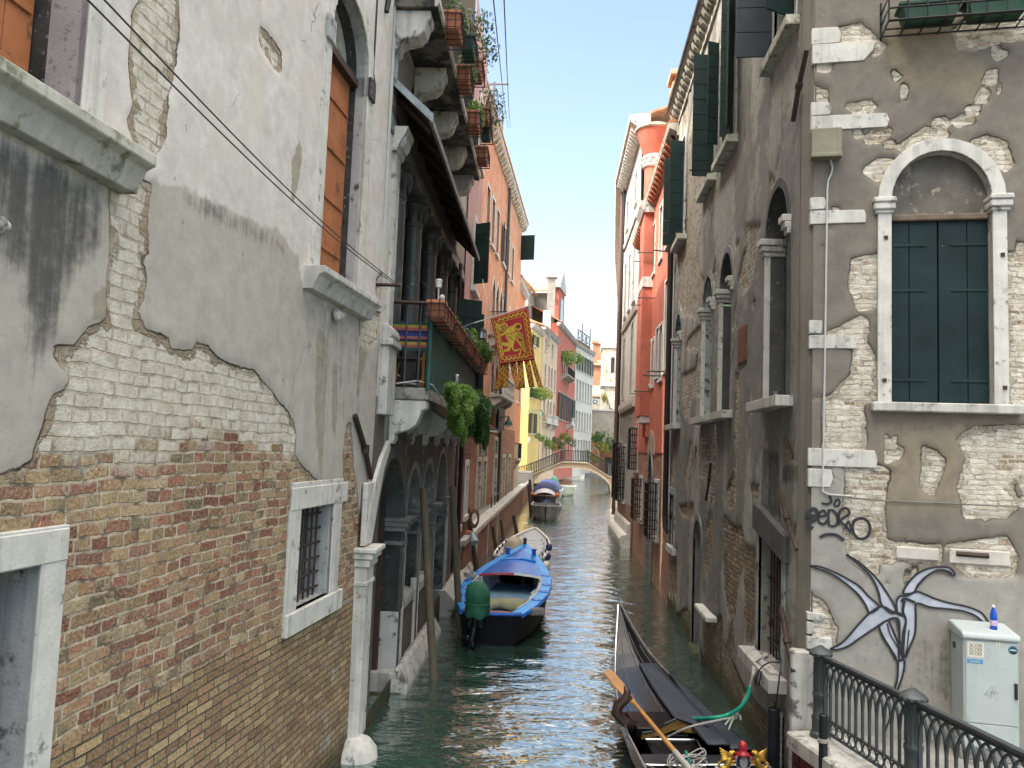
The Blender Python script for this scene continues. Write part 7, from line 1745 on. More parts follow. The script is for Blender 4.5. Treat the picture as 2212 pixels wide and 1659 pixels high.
mb = MB(); mb.prism([c + Vector((a, -.37, b)) for a, b in ((-.09, .08), (.09, .08), (.08, -.02), (0, -.12), (-.08, -.02))], (0, .03, 0)); mb.build('emblem', M['flower_white'], nv)
for sg in (-1, 1): mb = MB(); mb.lathe(f2(.9, sg*.85, .85), [(.05, 0), (.14, .08), (.14, .2), (.05, .28)], 8); mb.build('orange_float', M['flower_orange'], nv, smooth=True)
tb2, f3, *_ = small_boat('tarpaulin_boat', 'white boat with a bright blue tarpaulin moored by the bridge', (-1.7, 61, 0), (.03, 1), 6.0, 1.1, .8, M['boat_grey'], M['flower_white'])
mb = MB(); loft(mb, [[f3(s, r*math.cos(a), .75+hh*math.sin(a)) for a in np.linspace(0, math.pi, 11)] for s, r, hh in ((.4, .5, .3), (1, .9, .9), (1.6, 1.0, .6), (3, 1.05, .9), (5, 1, .7), (5.8, .9, .2))]); mb.build('blue_tarpaulin', plain('blue_tarpaulin', (.03, .06, .22), .6, .3, 3, bump=.5, bscale=4), tb2, smooth=True)
gb2, f4, *_ = small_boat('pale_green_boat', 'pale green open boat lying under the bridge arch', (-.55, 70, 0), (.05, 1), 5.5, 1.0, .75, plain('pale_green_paint', (.36, .44, .38), .5, .15, 3), M['flower_white'])
c = Vector((-1.3, 70.2, 0)); tg2 = thing('outboard_motor', 'motor under a mint green tarpaulin beside the pale green boat', 'outboard motor', c); rows = [[(c.x + r*math.cos(a)*(1+.08*math.sin(5*a)), c.y + r*math.sin(a), z) for a in np.linspace(0, 6.283, 17)] for z, r in ((.5, .42), (.9, .45), (1.3, .38), (1.6, .25), (1.75, .03))]
mb = MB(); mb.sheet(rows); mb.build('mint_tarpaulin', plain('mint_tarpaulin', (.09, .24, .19), .7, .2, 4, bump=.4, bscale=6), tg2, smooth=True); mb = MB(); mb.tube([(c.x, c.y, .6), (c.x, c.y, -.2)], .1, 8); mb.build('lower_unit', M['black_satin'], tg2)
# mooring poles
M['pole'] = plain('brown_grey_pole', (.115, .095, .062), .75, .25, 3, bump=.3, bscale=18, streak=.3)
M['poledark'] = plain('dark_wet_pole', (.040, .025, .020), .7, .3, 3, bump=.3)
for k, (tx, ty, bx_, by_, r, m_, lab) in enumerate((
    (914, 1054, 937, 1467, .068, 'pole', 'tall olive brown mooring pole nearest us before the arches'), (977, 1050, 994, 1372, .072, 'pole', 'olive brown mooring pole between arches and blue boat'), (1010, 1098, 1031, 1240, .075, 'poledark', 'dark brown mooring pole leaning by the quay corner'),
    (1064, 1137, 1072, 1190, .07, 'poledark', 'short rusty brown post against the brick quay'), (1082, 1123, 1087, 1162, .07, 'poledark', 'second short rusty post farther along the brick quay'), (1109, 1114, 1116, 1150, .09, 'poledark', 'stubby black post tilted beside the grey boat bow'),
    (1142, 1046, 1147, 1110, .10, 'poledark', 'black post standing by the grey skiff'), (1144, 1036, 1150, 1092, .10, 'poledark', 'farthest black post standing next to the navy boat'))):
    if k < 3: b_ = at_z(bx_, by_, 0)
    else: b_ = at_z(bx_, by_, 0)
    t_ = at_y(tx, ty, b_.y); d_ = (t_-b_).normalized(); mb = MB(); mb.tube([b_ - d_*1.0, b_ + (t_-b_)*.4, t_ - d_*.05, t_], [r*1.05, r, r*.97, r*.8], 10)
    o = mb.build('mooring_pole', M[m_], None, smooth='auto', loc=(b_.x, b_.y, 0)); tag(o, lab, 'mooring pole', 'mooring poles along the canal')
# ------------------------------------------------------------------ landing, railing, cabinet on the right
P1 = at_z(1772, 1592, .98); P2 = at_z(1973, 1519, 1.80); P2.z = .98; P3_ = P2 + (P2-P1); P4_ = P3_ + (P2-P1)
rd = (P2-P1).normalized(); rn = Vector((rd.y, -rd.x, 0))
out = lambda p, o: p + rn*o
mb = MB(); poly = [out(P1, .16) - rd*.12, out(P2, .16), out(P3_, .16), out(P4_, .16), Vector((9, 3.4, .8)), Vector((9, 8.25, .8)), FC2.P(0, .8, .0)]
mb.prism([Vector((p.x, p.y, -.8)) for p in poly], (0, 0, 1.76)); tag(mb.build('landing', M['paving']), 'stone paved landing at the foot of the front wall', kind='structure')
tl = thing('landing_edge', 'worn stone coping and dark brick edge of the landing under the railing', 'quay edge', P1)
RF = F((out(P1, .2)-rd*.22).to_2d(), (out(P4_, .2)).to_2d())
if RF.n.dot(Vector((-1, 0, 0))) < 0: RF.n = -RF.n
wall(RF, 'brick_face', tl, M['rustic'], 0, RF.L, -.4, .80, .5)
for k in range(5):
    mb = MB(); a = RF.L*k/5; RF.box(mb, a+.006, a+RF.L/5-.006, .80, .98, -.50, .08); mb.build('coping_stone', M['stone'], tl, bevel=.02)
rl = thing('iron_railing', 'grey painted iron railing with fluted posts and pointed lattice beside the landing', 'railing', (P1.x, P1.y, .8))
for p in (P1, P2, P3_, P4_):
    mb = MB(); c = Vector((p.x, p.y, 0)); mb.lathe(c, [(.105, .8), (.105, .86), (.085, .88), (.085, .98), (.09, 1.0), (.09, 1.02), (.075, 1.04), (.074, 1.22), (.082, 1.24), (.082, 1.27), (.068, 1.29), (.066, 1.60), (.075, 1.62), (.075, 1.64)], 20)
    for k in range(14):
        t = 2*math.pi*k/14; mb.tube([c + Vector((.069*math.cos(t), .069*math.sin(t), 1.30)), c + Vector((.067*math.cos(t), .067*math.sin(t), 1.59))], .008, 4)
    po = mb.build('post', M['greyiron'], rl, smooth='auto')
    mb = MB(); mb.lathe(c, [(.08, 1.64), (.115, 1.67), (.118, 1.69), (.09, 1.72), (.05, 1.74), (.025, 1.76)], 16)
    for k in range(12): t = 2*math.pi*k/12; mb.lathe(c + Vector((.105*math.cos(t), .105*math.sin(t), 1.655)), [(.008, 0), (.02, .012), (.018, .03), (.006, .038)], 6)
    mb.build('cap', M['greyiron'], po, smooth='auto')
def panel(a, b):
    d = b-a; L = d.length; u = d/L; q = lambda s, z: Vector((a.x, a.y, 0)) + u*s + Vector((0, 0, z)); nn = Vector((u.y, -u.x, 0))
    mb = MB(); mb.obox(q(L/2, 1.655), u*(L/2-.05), nn*.030, (0, 0, .018)); mb.obox(q(L/2, 1.62), u*(L/2-.05), nn*.014, (0, 0, .016))
    hr = mb.build('handrail', M['greyiron'], rl, bevel=.006)
    mb = MB()
    for z in (.90, 1.035): mb.obox(q(L/2, z), u*(L/2-.06), nn*.014, (0, 0, .010))
    mb.build('lower_rail', M['greyiron'], rl)
    n = int(round(L/.125)); w = (L-.16)/n; mb = MB()
    for k in range(n+1): 
        s = .08+w*k; mb.obox(q(s, 1.18), u*.009, nn*.012, (0, 0, .15))
        if k+2 <= n or k+1 <= n:
            pass
    for k in range(-1, n):
        s0 = .08+w*k; pts = []
        for i in range(13):
            t = i/12; s = s0 + 2*w*t; z = 1.33 + .27*math.sqrt(max(0, 1-((abs(2*t-1)+.45)/1.45)**2))/math.sqrt(1-(.45/1.45)**2)
            if .05 <= s <= L-.05: pts.append(q(s, z))
        if len(pts) > 1:
            for p_, r_ in zip(pts[:-1], pts[1:]):
                m_ = (p_+r_)/2; h_ = (r_-p_)/2; up = h_.cross(nn).normalized(); mb.obox(m_, h_*1.03, nn*.012, up*.008)
    mb.build('pointed_lattice', M['greyiron'], rl)
    mb = MB()
    for k in range(n):
        s = .08+w*(k+.5); c = q(s, .968)
        mb.tube([c + u*(.052*math.cos(t)) + Vector((0, 0, .055*math.sin(t))) for t in np.linspace(0, 2*math.pi, 15)], .010, 4, cap=False)
    mb.build('ring_band', M['greyiron'], rl)
panel(P1, P2); panel(P2, P3_); panel(P3_, P4_)
rl.location.z += .17
# posts in the water by the corner
for x, y, d, r, z0, lab in ((1672, 1530, 9.9, .075, -1, 'thick black mooring post with a chain at the house corner'), (1697, 1548, 9.95, .045, -1, 'thin black post squeezed behind the chained mooring post'), (1779, 1543, 8.45, .044, -1, 'slender black pole with a cord tied round it in front of the railing')):
    t_ = at_y(x, y, d); p = thing('corner_post', lab, 'post', (t_.x, t_.y, 0), 'black posts at the landing')
    mb = MB(); mb.tube([(t_.x, t_.y, z0), (t_.x, t_.y, t_.z)], r, 14); mb.build('shaft', M['black_satin'], p, smooth='auto', bevel=.006)
    if r > .07:
        mb = MB()
        for k in range(26):
            c = Vector((t_.x+.07, t_.y-.06, t_.z-.05-.045*k)); a = 1.57*(k % 2); mb.tube([c + Vector((.012*math.cos(a)*math.cos(t), .012*math.sin(a)*math.cos(t), .026*math.sin(t))) for t in np.linspace(0, 6.28, 9)], .005, 4, cap=False)
        mb.build('chain', M['rope'], p)
    if r < .0445:
        mb = MB()
        for k in range(3): mb.tube([(t_.x+.05*math.cos(t), t_.y+.05*math.sin(t), t_.z-.28+.012*k+.004*t) for t in np.linspace(0, 6.28, 12)], .008, 5)
        mb.tube([(t_.x+.03, t_.y-.04, t_.z-.28), (t_.x+.05, t_.y-.06, t_.z-.38)], .007, 4); mb.build('cord', M['rope'], p)
# utility cabinet
M['cabinet'] = plain('pale_grey_cabinet_paint', (.40, .45, .45), .45, .05, 3, dirt=((.27, .29, .28), .30, 5), bump=.05, bscale=120, streak=.12)
cb = thing('utility_cabinet', 'pale grey utility cabinet with stickers standing against the front wall', 'cabinet', FC2.P(1.67, .8, .25))
mb = MB(); FC2.box(mb, 1.41, 1.915, 1.08, 2.16, .04, .44); mb.build('body', M['cabinet'], cb, bevel=.01)
mb = MB(); FC2.prof(mb, [(.01, 2.16), (.47, 2.16), (.475, 2.20), (.45, 2.225), (.02, 2.27)], 1.395, 1.93); mb.build('lid', M['cabinet'], cb, bevel=.012)
mb = MB(); FC2.box(mb, 1.43, 1.90, 1.335, 2.14, .44, .452); dr_ = mb.build('door', M['cabinet'], cb, bevel=.004)
mb = MB(); FC2.box(mb, 1.45, 1.885, 1.10, 1.325, .44, .45); mb.build('lower_panel', M['cabinet'], cb, bevel=.004)
mb = MB(); FC2.box(mb, 1.38, 1.94, .96, 1.08, .0, .43); mb.build('plinth', M['paving'], cb, bevel=.01)
mb = MB(); FC2.box(mb, 1.868, 1.895, 1.60, 1.76, .452, .478); mb.build('handle', M['black_satin'], dr_, bevel=.006)
mb = MB(); FC2.box(mb, 1.43, 1.445, 2.02, 2.06, .2, .24); FC2.box(mb, 1.404, 1.41, 2.0, 2.06, .12, .2); mb.build('vent', M['cable'], cb)
def text(body, f, u, z, o, size, mat, par, name, rot=0.0, sx=1.0, align='CENTER'):
    cu = bpy.data.curves.new(name, 'FONT'); cu.body = body; cu.size = size; cu.align_x = align; cu.align_y = 'CENTER'; cu.space_line = .82
    ob = bpy.data.objects.new(name+'_tmp', cu); COL.objects.link(ob)
    bpy.context.view_layer.update()
    me = bpy.data.meshes.new_from_object(ob.evaluated_get(bpy.context.evaluated_depsgraph_get()))
    bpy.data.objects.remove(ob); base = root_loc(par)
    for v in me.vertices:
        x, y = v.co.x*sx, v.co.y; xr = x*math.cos(rot)-y*math.sin(rot); yr = x*math.sin(rot)+y*math.cos(rot)
        v.co = f.P(u+xr, z+yr, o) - base
    me.materials.clear(); me.materials.append(mat); o_ = bpy.data.objects.new(name, me); COL.objects.link(o_); o_.parent = par; return o_
M['ink'] = plain('black_ink', (.02, .02, .02), .6, .1, 5, bump=0); M['paper'] = plain('cream_sticker', (.62, .60, .50), .6, .06, 9, bump=0); M['yellow_ink'] = plain('yellow_ink', (.7, .6, .08), .6, .1, 5, bump=0)
def cu_(x, y): return FC2.at(1659+x/3, 1106+y/3, .453)
def sticker(x0, y0, x1, y1, mat, name):
    a = cu_(x0, y0); b = cu_(x1, y1); mb = MB(); FC2.box(mb, a[0], b[0], b[1], a[1], .452, .4535); o = mb.build(name, mat, cb); return (a[0]+b[0])/2, (a[1]+b[1])/2, b[0]-a[0], a[1]-b[1]
u, z, w_, h_ = sticker(1293, 840, 1400, 945, M['paper'], 'sticker'); s_ = kids(cb)[-1]
text('SICOER\nSICOER\nSICOER', FC2, u, z, .4545, h_/3.0, M['ink'], cb, 'sticker_text', rot=-.03, sx=w_*.9/(h_/3.0*3.75))
u, z, w_, h_ = sticker(1290, 950, 1393, 986, plain('sky_blue_sticker', (.03, .22, .52), .5, .1, 4, bump=0), 'blue_sticker'); text('cardilla', FC2, u, z, .4545, h_*.85, M['yellow_ink'], cb, 'sticker_text', rot=-.03, sx=1.0)
u, z, w_, h_ = sticker(1480, 825, 1502, 885, M['paper'], 'small_sticker'); text('O\nY\nE', FC2, u, z, .4545, h_/2.9, M['ink'], cb, 'sticker_text')
a = cu_(1588, 896); mb = MB(); FC2.poly(mb, [(a[0]+.043*math.cos(t), a[1]+.043*math.sin(t)) for t in np.linspace(0, 6.283, 25)[:-1]], .452, .4535); mb.build('round_sticker', plain('navy_sticker', (.01, .02, .035), .5, .2, 5, bump=0), cb)
mb = MB(); FC2.box(mb, a[0]-.034, a[0]+.034, a[1]-.008, a[1]+.003, .4535, .455); mb.tube([FC2.P(a[0]+.036*math.cos(t), a[1]+.036*math.sin(t), .4545) for t in np.linspace(.3, 2.85, 14)], .002, 4); FC2.poly(mb, [(a[0]-.02, a[1]+.003), (a[0]-.008, a[1]+.013), (a[0]+.004, a[1]+.006), (a[0]+.014, a[1]+.011), (a[0]+.022, a[1]+.003)], .4535, .455); mb.build('sticker_mark', plain('pale_blue_ink', (.25, .5, .65), .5), cb)
mb = MB()
for p in ([(1400, 1185), (1455, 1130), (1440, 1190), (1405, 1180), (1490, 1165)], [(1440, 1215), (1450, 1160), (1465, 1200)], [(1475, 1130), (1470, 1180), (1495, 1175)], [(1415, 880), (1440, 905), (1430, 945), (1412, 930)], [(1530, 1020), (1560, 1025)], [(1480, 1225), (1490, 1205)]):
    ribbon(FC2, mb, [cu_(*q_) for q_ in p], .004, .4545)
mb.build('scratched_tag', plain('faint_grey_scribble', (.24, .28, .30), .7), cb, fix=False)
c = FC2.P(1.745, 2.245, .28); bt = thing('water_bottle', 'small blue plastic water bottle standing on the grey cabinet', 'bottle', c); c = Vector((c.x, c.y, 0)); z = 2.235
mb = MB(); mb.lathe(c, [(.030, z), (.034, z+.01), (.034, z+.06), (.032, z+.065), (.034, z+.07), (.034, z+.13), (.033, z+.15), (.026, z+.185), (.014, z+.215), (.013, z+.232)], 16); mb.build('bottle_body', plain('blue_plastic', (.01, .07, .42), .15, .2, 9, bump=0), bt, smooth='auto')
mb = MB(); mb.lathe(c, [(.0345, z+.045), (.0352, z+.05), (.0352, z+.095), (.0345, z+.1)], 16); mb.build('paper_label', plain('pale_pink_label', (.55, .42, .60), .5, .3, 30, bump=0), bt, smooth='auto'); mb = MB(); mb.lathe(c, [(.015, z+.23), (.015, z+.25), (.012, z+.252)], 12); mb.build('cap', M['flower_white'], bt)

# ------------------------------------------------------------------ plants
def leaves(mb, c, rad, n, size, rs, shell=.35, droop=0.0):
    c = Vector(c)
    for i in range(n):
        d = rs.normal(size=3); d /= np.linalg.norm(d); r = (shell + (1-shell)*rs.rand())**.6
        p = c + Vector((d[0]*rad[0]*r, d[1]*rad[1]*r, d[2]*rad[2]*r - droop*rs.rand()))
        a = Vector(rs.normal(size=3)).normalized(); b = a.orthogonal().normalized(); s = size*(.6+.8*rs.rand())
        k = len(mb.v); mb.v += [tuple(p - a*s), tuple(p + b*s*.45), tuple(p + a*s), tuple(p - b*s*.45 + a*s*.1)]; mb.f.append((k, k+1, k+2, k+3)); mb.mi.append(mb.m)
def plant(name, label, cat, c, blobs, mat, size=.05, n=260, group=None, flower=None, seed=1, stems=6, base=None, par=None):
    rs = np.random.RandomState(seed); c = Vector(c); t = par or thing(name, label, cat, base or c, group)
    mb = MB()
    for (dx, dy, dz, rx, ry, rz) in blobs: leaves(mb, c + Vector((dx, dy, dz)), (rx, ry, rz), n, size, rs)
    mb.build('foliage', mat, t, fix=False)
    if stems:
        mb = MB()
        for k in range(stems):
            b = blobs[k % len(blobs)]; e = c + Vector((b[0]+rs.normal()*b[3]*.5, b[1]+rs.normal()*b[4]*.5, b[2]+b[5]*.5)); s_ = Vector(base or c); mb.tube([s_, (s_+e)/2 + Vector((rs.normal()*.03, rs.normal()*.03, .03)), e], [.008, .006, .003], 4)
        mb.build('stems', M['twig'], t)
    if flower:
        mb = MB()
        for k in range(flower[1]):
            b = blobs[rs.randint(len(blobs))]; d = rs.normal(size=3); d /= np.linalg.norm(d); leaves(mb, c + Vector((b[0]+d[0]*b[3], b[1]+d[1]*b[4], b[2]+d[2]*b[5])), (flower[2],)*3, 7, flower[2]*.7, rs)
        mb.build('flowers', flower[0], t, fix=False)
    return t
def pot(name, label, f, u, o, z, L, w, h, mat, cage=True, group=None, green=False):
    b = f.P(u, z, o); t = thing(name, label, 'planter', b, group)
    mb = MB(); e = .82
    pts = [f.P(u-L/2*e, z, o+w/2*e), f.P(u+L/2*e, z, o+w/2*e), f.P(u+L/2*e, z, o-w/2*e), f.P(u-L/2*e, z, o-w/2*e), f.P(u-L/2, z+h, o+w/2), f.P(u+L/2, z+h, o+w/2), f.P(u+L/2, z+h, o-w/2), f.P(u-L/2, z+h, o-w/2)]
    mb.hexa(pts); mb.build('pot', mat, t, bevel=.012)
    mb = MB(); f.box(mb, u-L/2-.015, u+L/2+.015, z+h-.04, z+h+.006, o-w/2-.015, o+w/2+.015); mb.build('rim', mat, t, bevel=.008)
    mb = MB(); f.box(mb, u-L/2+.02, u+L/2-.02, z+h+.006, z+h+.02, o-w/2+.02, o+w/2-.02); mb.build('soil', M['soil'], t)
    if cage:
        mb = MB(); g = .02
        for k in range(3):
            zz = z+.01+(h-.06)*k/2; mb.tube([f.P(u-L/2-g, zz, o-w/2-g), f.P(u-L/2-g, zz, o+w/2+g), f.P(u+L/2+g, zz, o+w/2+g), f.P(u+L/2+g, zz, o-w/2-g)], .007, 4)
        for k in range(5):
            uu = u-L/2+L*k/4; mb.tube([f.P(uu, z+h, o+w/2+g), f.P(uu, z-.01, o+w/2+g), f.P(uu, z-.01, o-w/2-g)], .007, 4)
        for k in range(2): oo = o-w/4+w/2*k; mb.tube([f.P(u-L/2-g, z+h, oo), f.P(u-L/2-g, z-.01, oo)], .007, 4)
        mb.build('cage', M['blackiron'], t)
    return t
M['greenpot'] = plain('dark_green_trough', (.012, .06, .035), .5, .2, 6)
up = [(981, 66, 'terracotta', 'nearest terracotta box in a black cage on the high balcony', 'leaf_grey'), (1003, 176, 'terracotta', 'second terracotta box along the outer rail of the high balcony', 'leaf_grey'),
      (1024, 268, 'terracotta', 'third terracotta box along the outer rail of the high balcony', 'leaf_light'), (1042, 340, 'terracotta', 'farthest terracotta box at the end of the high balcony', None)]
for k, (x, y, m_, lab, lf) in enumerate(up):
    u, z = FB.at(x, y, .72); t = pot('window_box', lab, FB, u, .72, z-.13, .62, .24, .27, M[m_], group='planters on the high balcony')
    if lf: c = FB.P(u, z+.25, .74); plant('', '', '', c, [(0, 0, .0, .16, .34, .16), (.08, .1, -.1, .10, .2, .16)], M[lf], .045, 240, seed=20+k, base=tuple(FB.P(u, z+.14, .72)), par=t)
for k, (x, y, m_, lab) in enumerate(((1012, 108, 'greenpot', 'dark green trough between the two nearest boxes of the high balcony'), (1029, 158, 'terracotta', 'small terracotta pot on the top rail of the high balcony'), (1046, 256, 'terracotta', 'terracotta box on the top rail near the far balcony end'), (1049, 288, 'greenpot', 'small dark green trough under the far top rail box'))):
    u, z = FB.at(x, y, .86); t = pot('window_box', lab, FB, u, .86, z-.12, .55, .22, .24, M[m_], group='planters on the high balcony')
    c = FB.P(u, z+.3, .9); plant('', '', '', c, [(0.05, 0, .05, .22, .4, .28), (.15, .2, .2, .2, .25, .25)], M['leaf_dark' if k % 2 else 'leaf_grey'], .04, 90, seed=40+k, flower=(M['flower_violet'], 12, .03), base=tuple(FB.P(u, z+.1, .86)), par=t, stems=12)
for k in range(5):
    u = 1.35+1.75*k; lab = ['nearest terracotta trough on the slatted balcony rail', 'second terracotta trough on the slatted balcony rail', 'middle terracotta trough on the slatted balcony rail', 'fourth terracotta trough on the slatted balcony rail', 'last terracotta trough on the slatted rail by the lantern'][k]
    t = pot('rail_trough', lab, FB, u, .66, 5.72, 1.5, .24, .25, M['terracotta'], group='troughs on the slatted rail')
    bl = [[(0, -.3, .0, .1, .3, .08)], [(0, 0, .05, .1, .5, .1)], [(0, 0, .08, .14, .6, .14)], [(0, 0, .2, .18, .6, .28)], [(.05, .1, .2, .22, .6, .26)]][k]
    plant('', '', '', FB.P(u, 6.0, .68), bl, M[['leaf_light', 'leaf_dark', 'leaf_grey', 'leaf_light', 'leaf_dark'][k]], [.03, .03, .035, .05, .085][k], [60, 80, 120, 260, 220][k], seed=60+k, base=tuple(FB.P(u, 5.95, .66)), par=t, stems=8)
c = FB.X(985, 862, .92); plant('hanging_sedum', 'bright green cushion plant spilling from the balcony edge below the slats', 'plant', c, [(0, -.30, .04, .14, .25, .14), (.06, -.1, .10, .15, .22, .13), (.08, .2, .0, .18, .30, .20), (.1, .0, -.12, .16, .25, .17), (0, .45, -.20, .17, .28, .20), (-.02, .05, -.33, .11, .2, .16), (.0, .3, -.42, .09, .16, .14), (0, -.52, .14, .10, .2, .07), (.12, .62, .03, .16, .28, .18), (.05, .8, -.2, .14, .25, .2), (.02, -.35, -.16, .09, .16, .12), (.1, .45, .16, .10, .2, .09), (.12, -.2, -.38, .03, .05, .16), (.1, .25, -.50, .03, .05, .2), (.08, .6, -.48, .03, .05, .18), (.05, -.6, .02, .04, .08, .1)], M['leaf_light'], .030, 700, seed=5, stems=16)
c = FB.X(1030, 880, .95); plant('trailing_shrub', 'darker green shrub trailing beyond the bright cushion plant', 'plant', c, [(0, -.5, .10, .18, .4, .2), (.08, -.1, .0, .2, .4, .24), (.05, .4, -.08, .2, .4, .25), (0, .9, -.30, .16, .3, .24), (.05, 1.0, .05, .16, .35, .2), (-.1, -.2, -.35, .12, .3, .24), (.0, .5, -.5, .10, .25, .2), (.0, 1.3, -.1, .14, .3, .2), (.0, .1, .25, .1, .25, .1), (.1, 0, -.45, .03, .06, .22), (.1, .7, -.62, .03, .06, .2), (.1, 1.2, -.5, .03, .06, .25)], M['leaf_dark'], .042, 480, seed=6, stems=16)
# solar lamp and figurine, twigs in the nearest trough
c = FB.P(.85, 5.97, .66); sl = thing('solar_lamp', 'white solar stake lamp stuck in the nearest trough', 'lamp', c); mb = MB(); mb.tube([c, c + Vector((0, 0, .22))], .012, 6); mb.build('stake', M['whitecable'], sl); mb = MB(); mb.lathe(c + Vector((0, 0, .22)), [(.02, 0), (.045, .02), (.05, .10), (.06, .12), (.03, .14)], 10); mb.build('lamp_head', plain('milky_plastic', (.6, .6, .58), .3), sl, smooth='auto')
c = FB.P(2.9, 4.7, .75); sl = thing('solar_lamp', 'steel solar lamp standing above the bright cushion plant', 'lamp', c); mb = MB(); mb.tube([c, c + Vector((0, 0, .3))], .010, 6); mb.build('stake', M['greyiron'], sl); mb = MB(); mb.lathe(c + Vector((0, 0, .28)), [(.03, 0), (.04, .02), (.035, .12), (.045, .13), (.02, .15)], 10); mb.build('lamp_head', M['silver'], sl, smooth='auto')
c = FB.P(1.25, 5.98, .66); fg = thing('figurine', 'small white stone figurine in the nearest trough', 'figurine', c); mb = MB(); mb.lathe(c, [(.05, 0), (.06, .05), (.035, .10), (.045, .13), (.045, .17), (.015, .2)], 8); mb.build('statue', M['stone_clean'], fg, smooth=True)
mb = MB(); rs = np.random.RandomState(2); b = FB.P(1.5, 5.97, .62)
for k in range(7):
    a = rs.normal(size=2)*.12; mb.tube([b, b + Vector((a[0]*.5, a[1]*.5, .25)), b + Vector((a[0]*1.3, a[1]*1.3, .4+.15*rs.rand()))], [.008, .006, .002], 4)
o = mb.build('bare_twigs', M['twig'], None); tag(o, 'bare brown twigs rising from the nearest trough', 'plant')
# folding chair with striped towel
cu0 = FB.P(1.28, 4.75, .22); chr_ = thing('folding_chair', 'wooden folding armchair at the near end of the slatted balcony', 'chair', cu0)
M['chairwood'] = plain('honey_wood', (.33, .15, .04), .5, .2, 6)
q = lambda a, b, z: FB.P(1.28+a, 4.75+z, .22+b)
for sg in (-1, 1):
    mb = MB(); mb.tube([q(-.22, .24*sg, 0), q(-.24, .24*sg, .95)], .02, 4); mb.build('back_post', M['chairwood'], chr_); mb = MB(); mb.tube([q(.24, .24*sg, 0), q(.24, .24*sg, .60), q(.18, .24*sg, .66), q(-.24, .24*sg, .66)], .02, 6); mb.build('arm', M['chairwood'], chr_)
    mb = MB(); mb.tube([q(-.24, .2*sg, .02), q(.24, .2*sg, .42)], .016, 4); mb.build('leg', M['chairwood'], chr_); mb = MB(); mb.tube([q(.24, .2*sg, .02), q(-.24, .2*sg, .42)], .016, 4); mb.build('leg', M['chairwood'], chr_)
mb = MB()
for k in range(6): mb.obox(q(-.2+.08*k, 0, .43), FB.u*.03, FB.n*.25, (0, 0, .01))
mb.build('seat', M['planks'], chr_)
cols = [(.02, .10, .07), (.45, .32, .05), (.42, .12, .12), (.02, .02, .10), (.03, .05, .25), (.42, .14, .16), (.02, .02, .05), (.5, .36, .06), (.40, .10, .12), (.02, .10, .07)]
tw = thing('striped_towel', 'striped beach towel hung over the back of the folding chair', 'towel', q(-.24, 0, .8)); nm_ = []
mb = MB()
for i in range(10):
    mb.m = i; z0 = .96-.042*i; mb.hexa([q(-.255, -.30, z0-.042), q(-.255, .30, z0-.042), q(-.27, .30, z0-.042), q(-.27, -.30, z0-.042), q(-.255, -.30, z0), q(-.255, .30, z0), q(-.27, .30, z0), q(-.27, -.30, z0)])
mb.build('cloth', [plain('towel_stripe_%d' % i, tuple(x*.65 for x in c_), .9, .1, 20) for i, c_ in enumerate(cols)], tw)

# ------------------------------------------------------------------ flag with winged lion
C7 = lambda x, y: (818.6+x*.2170, 576.0+y*.2193)
TLc, TRc, BLc, BRc = (1103, 505), (1470, 395), (1190, 960), (1535, 915)
def inv(x, y):
    a, b = .5, .5
    for _ in range(8):
        fx = (1-b)*((1-a)*TLc[0]+a*TRc[0]) + b*((1-a)*BLc[0]+a*BRc[0]) - x; fy = (1-b)*((1-a)*TLc[1]+a*TRc[1]) + b*((1-a)*BLc[1]+a*BRc[1]) - y
        xa = (1-b)*(TRc[0]-TLc[0]) + b*(BRc[0]-BLc[0]); xb = (1-a)*(BLc[0]-TLc[0]) + a*(BRc[0]-TRc[0]); ya = (1-b)*(TRc[1]-TLc[1]) + b*(BRc[1]-BLc[1]); yb = (1-a)*(BLc[1]-TLc[1]) + a*(BRc[1]-TRc[1])
        D_ = xa*yb-xb*ya; a -= (fx*yb-fy*xb)/D_; b -= (fy*xa-fx*ya)/D_
    return a, b
def FL(a, b, o=0.0):
    x = (1-b)*((1-a)*TLc[0]+a*TRc[0]) + b*((1-a)*BLc[0]+a*BRc[0]); y = (1-b)*((1-a)*TLc[1]+a*TRc[1]) + b*((1-a)*BLc[1]+a*BRc[1])
    X_, Y_ = 1350+x*600/1659, 950+y*600/1659
    d = 16.2+.35*a + .035*math.sin(5*a+3*b)*min(1, abs(b)) - o
    return at_y(X_*.60636, Y_*.60636, d)
fl = thing('lion_flag', 'red flag with golden winged lion and six tails hanging from a pole', 'flag', FL(.5, 0))
M['flagred'] = plain('crimson_cloth', (.33, .012, .022), .8, .15, 8, bump=.2, bscale=200); M['flaggold'] = plain('golden_print', (.52, .34, .035), .75, .2, 14, bump=.1); M['flagdark'] = plain('dark_crimson_line', (.16, .012, .015), .8)
mb = MB(); mb.sheet([[FL(a, b) for a in np.linspace(0, 1, 25)] for b in np.linspace(0, 1, 25)]); fc = mb.build('cloth', M['flagred'], fl, smooth=True, solid=.006)
def fpoly(mb, pts, o=.008):
    k = [FL(*inv(*p), o) for p in pts]; n0 = len(mb.v); mb.v += [tuple(p) for p in k]
    for t in tessellate_polygon([k]): mb.f.append(tuple(n0+j for j in t)); mb.mi.append(mb.m)
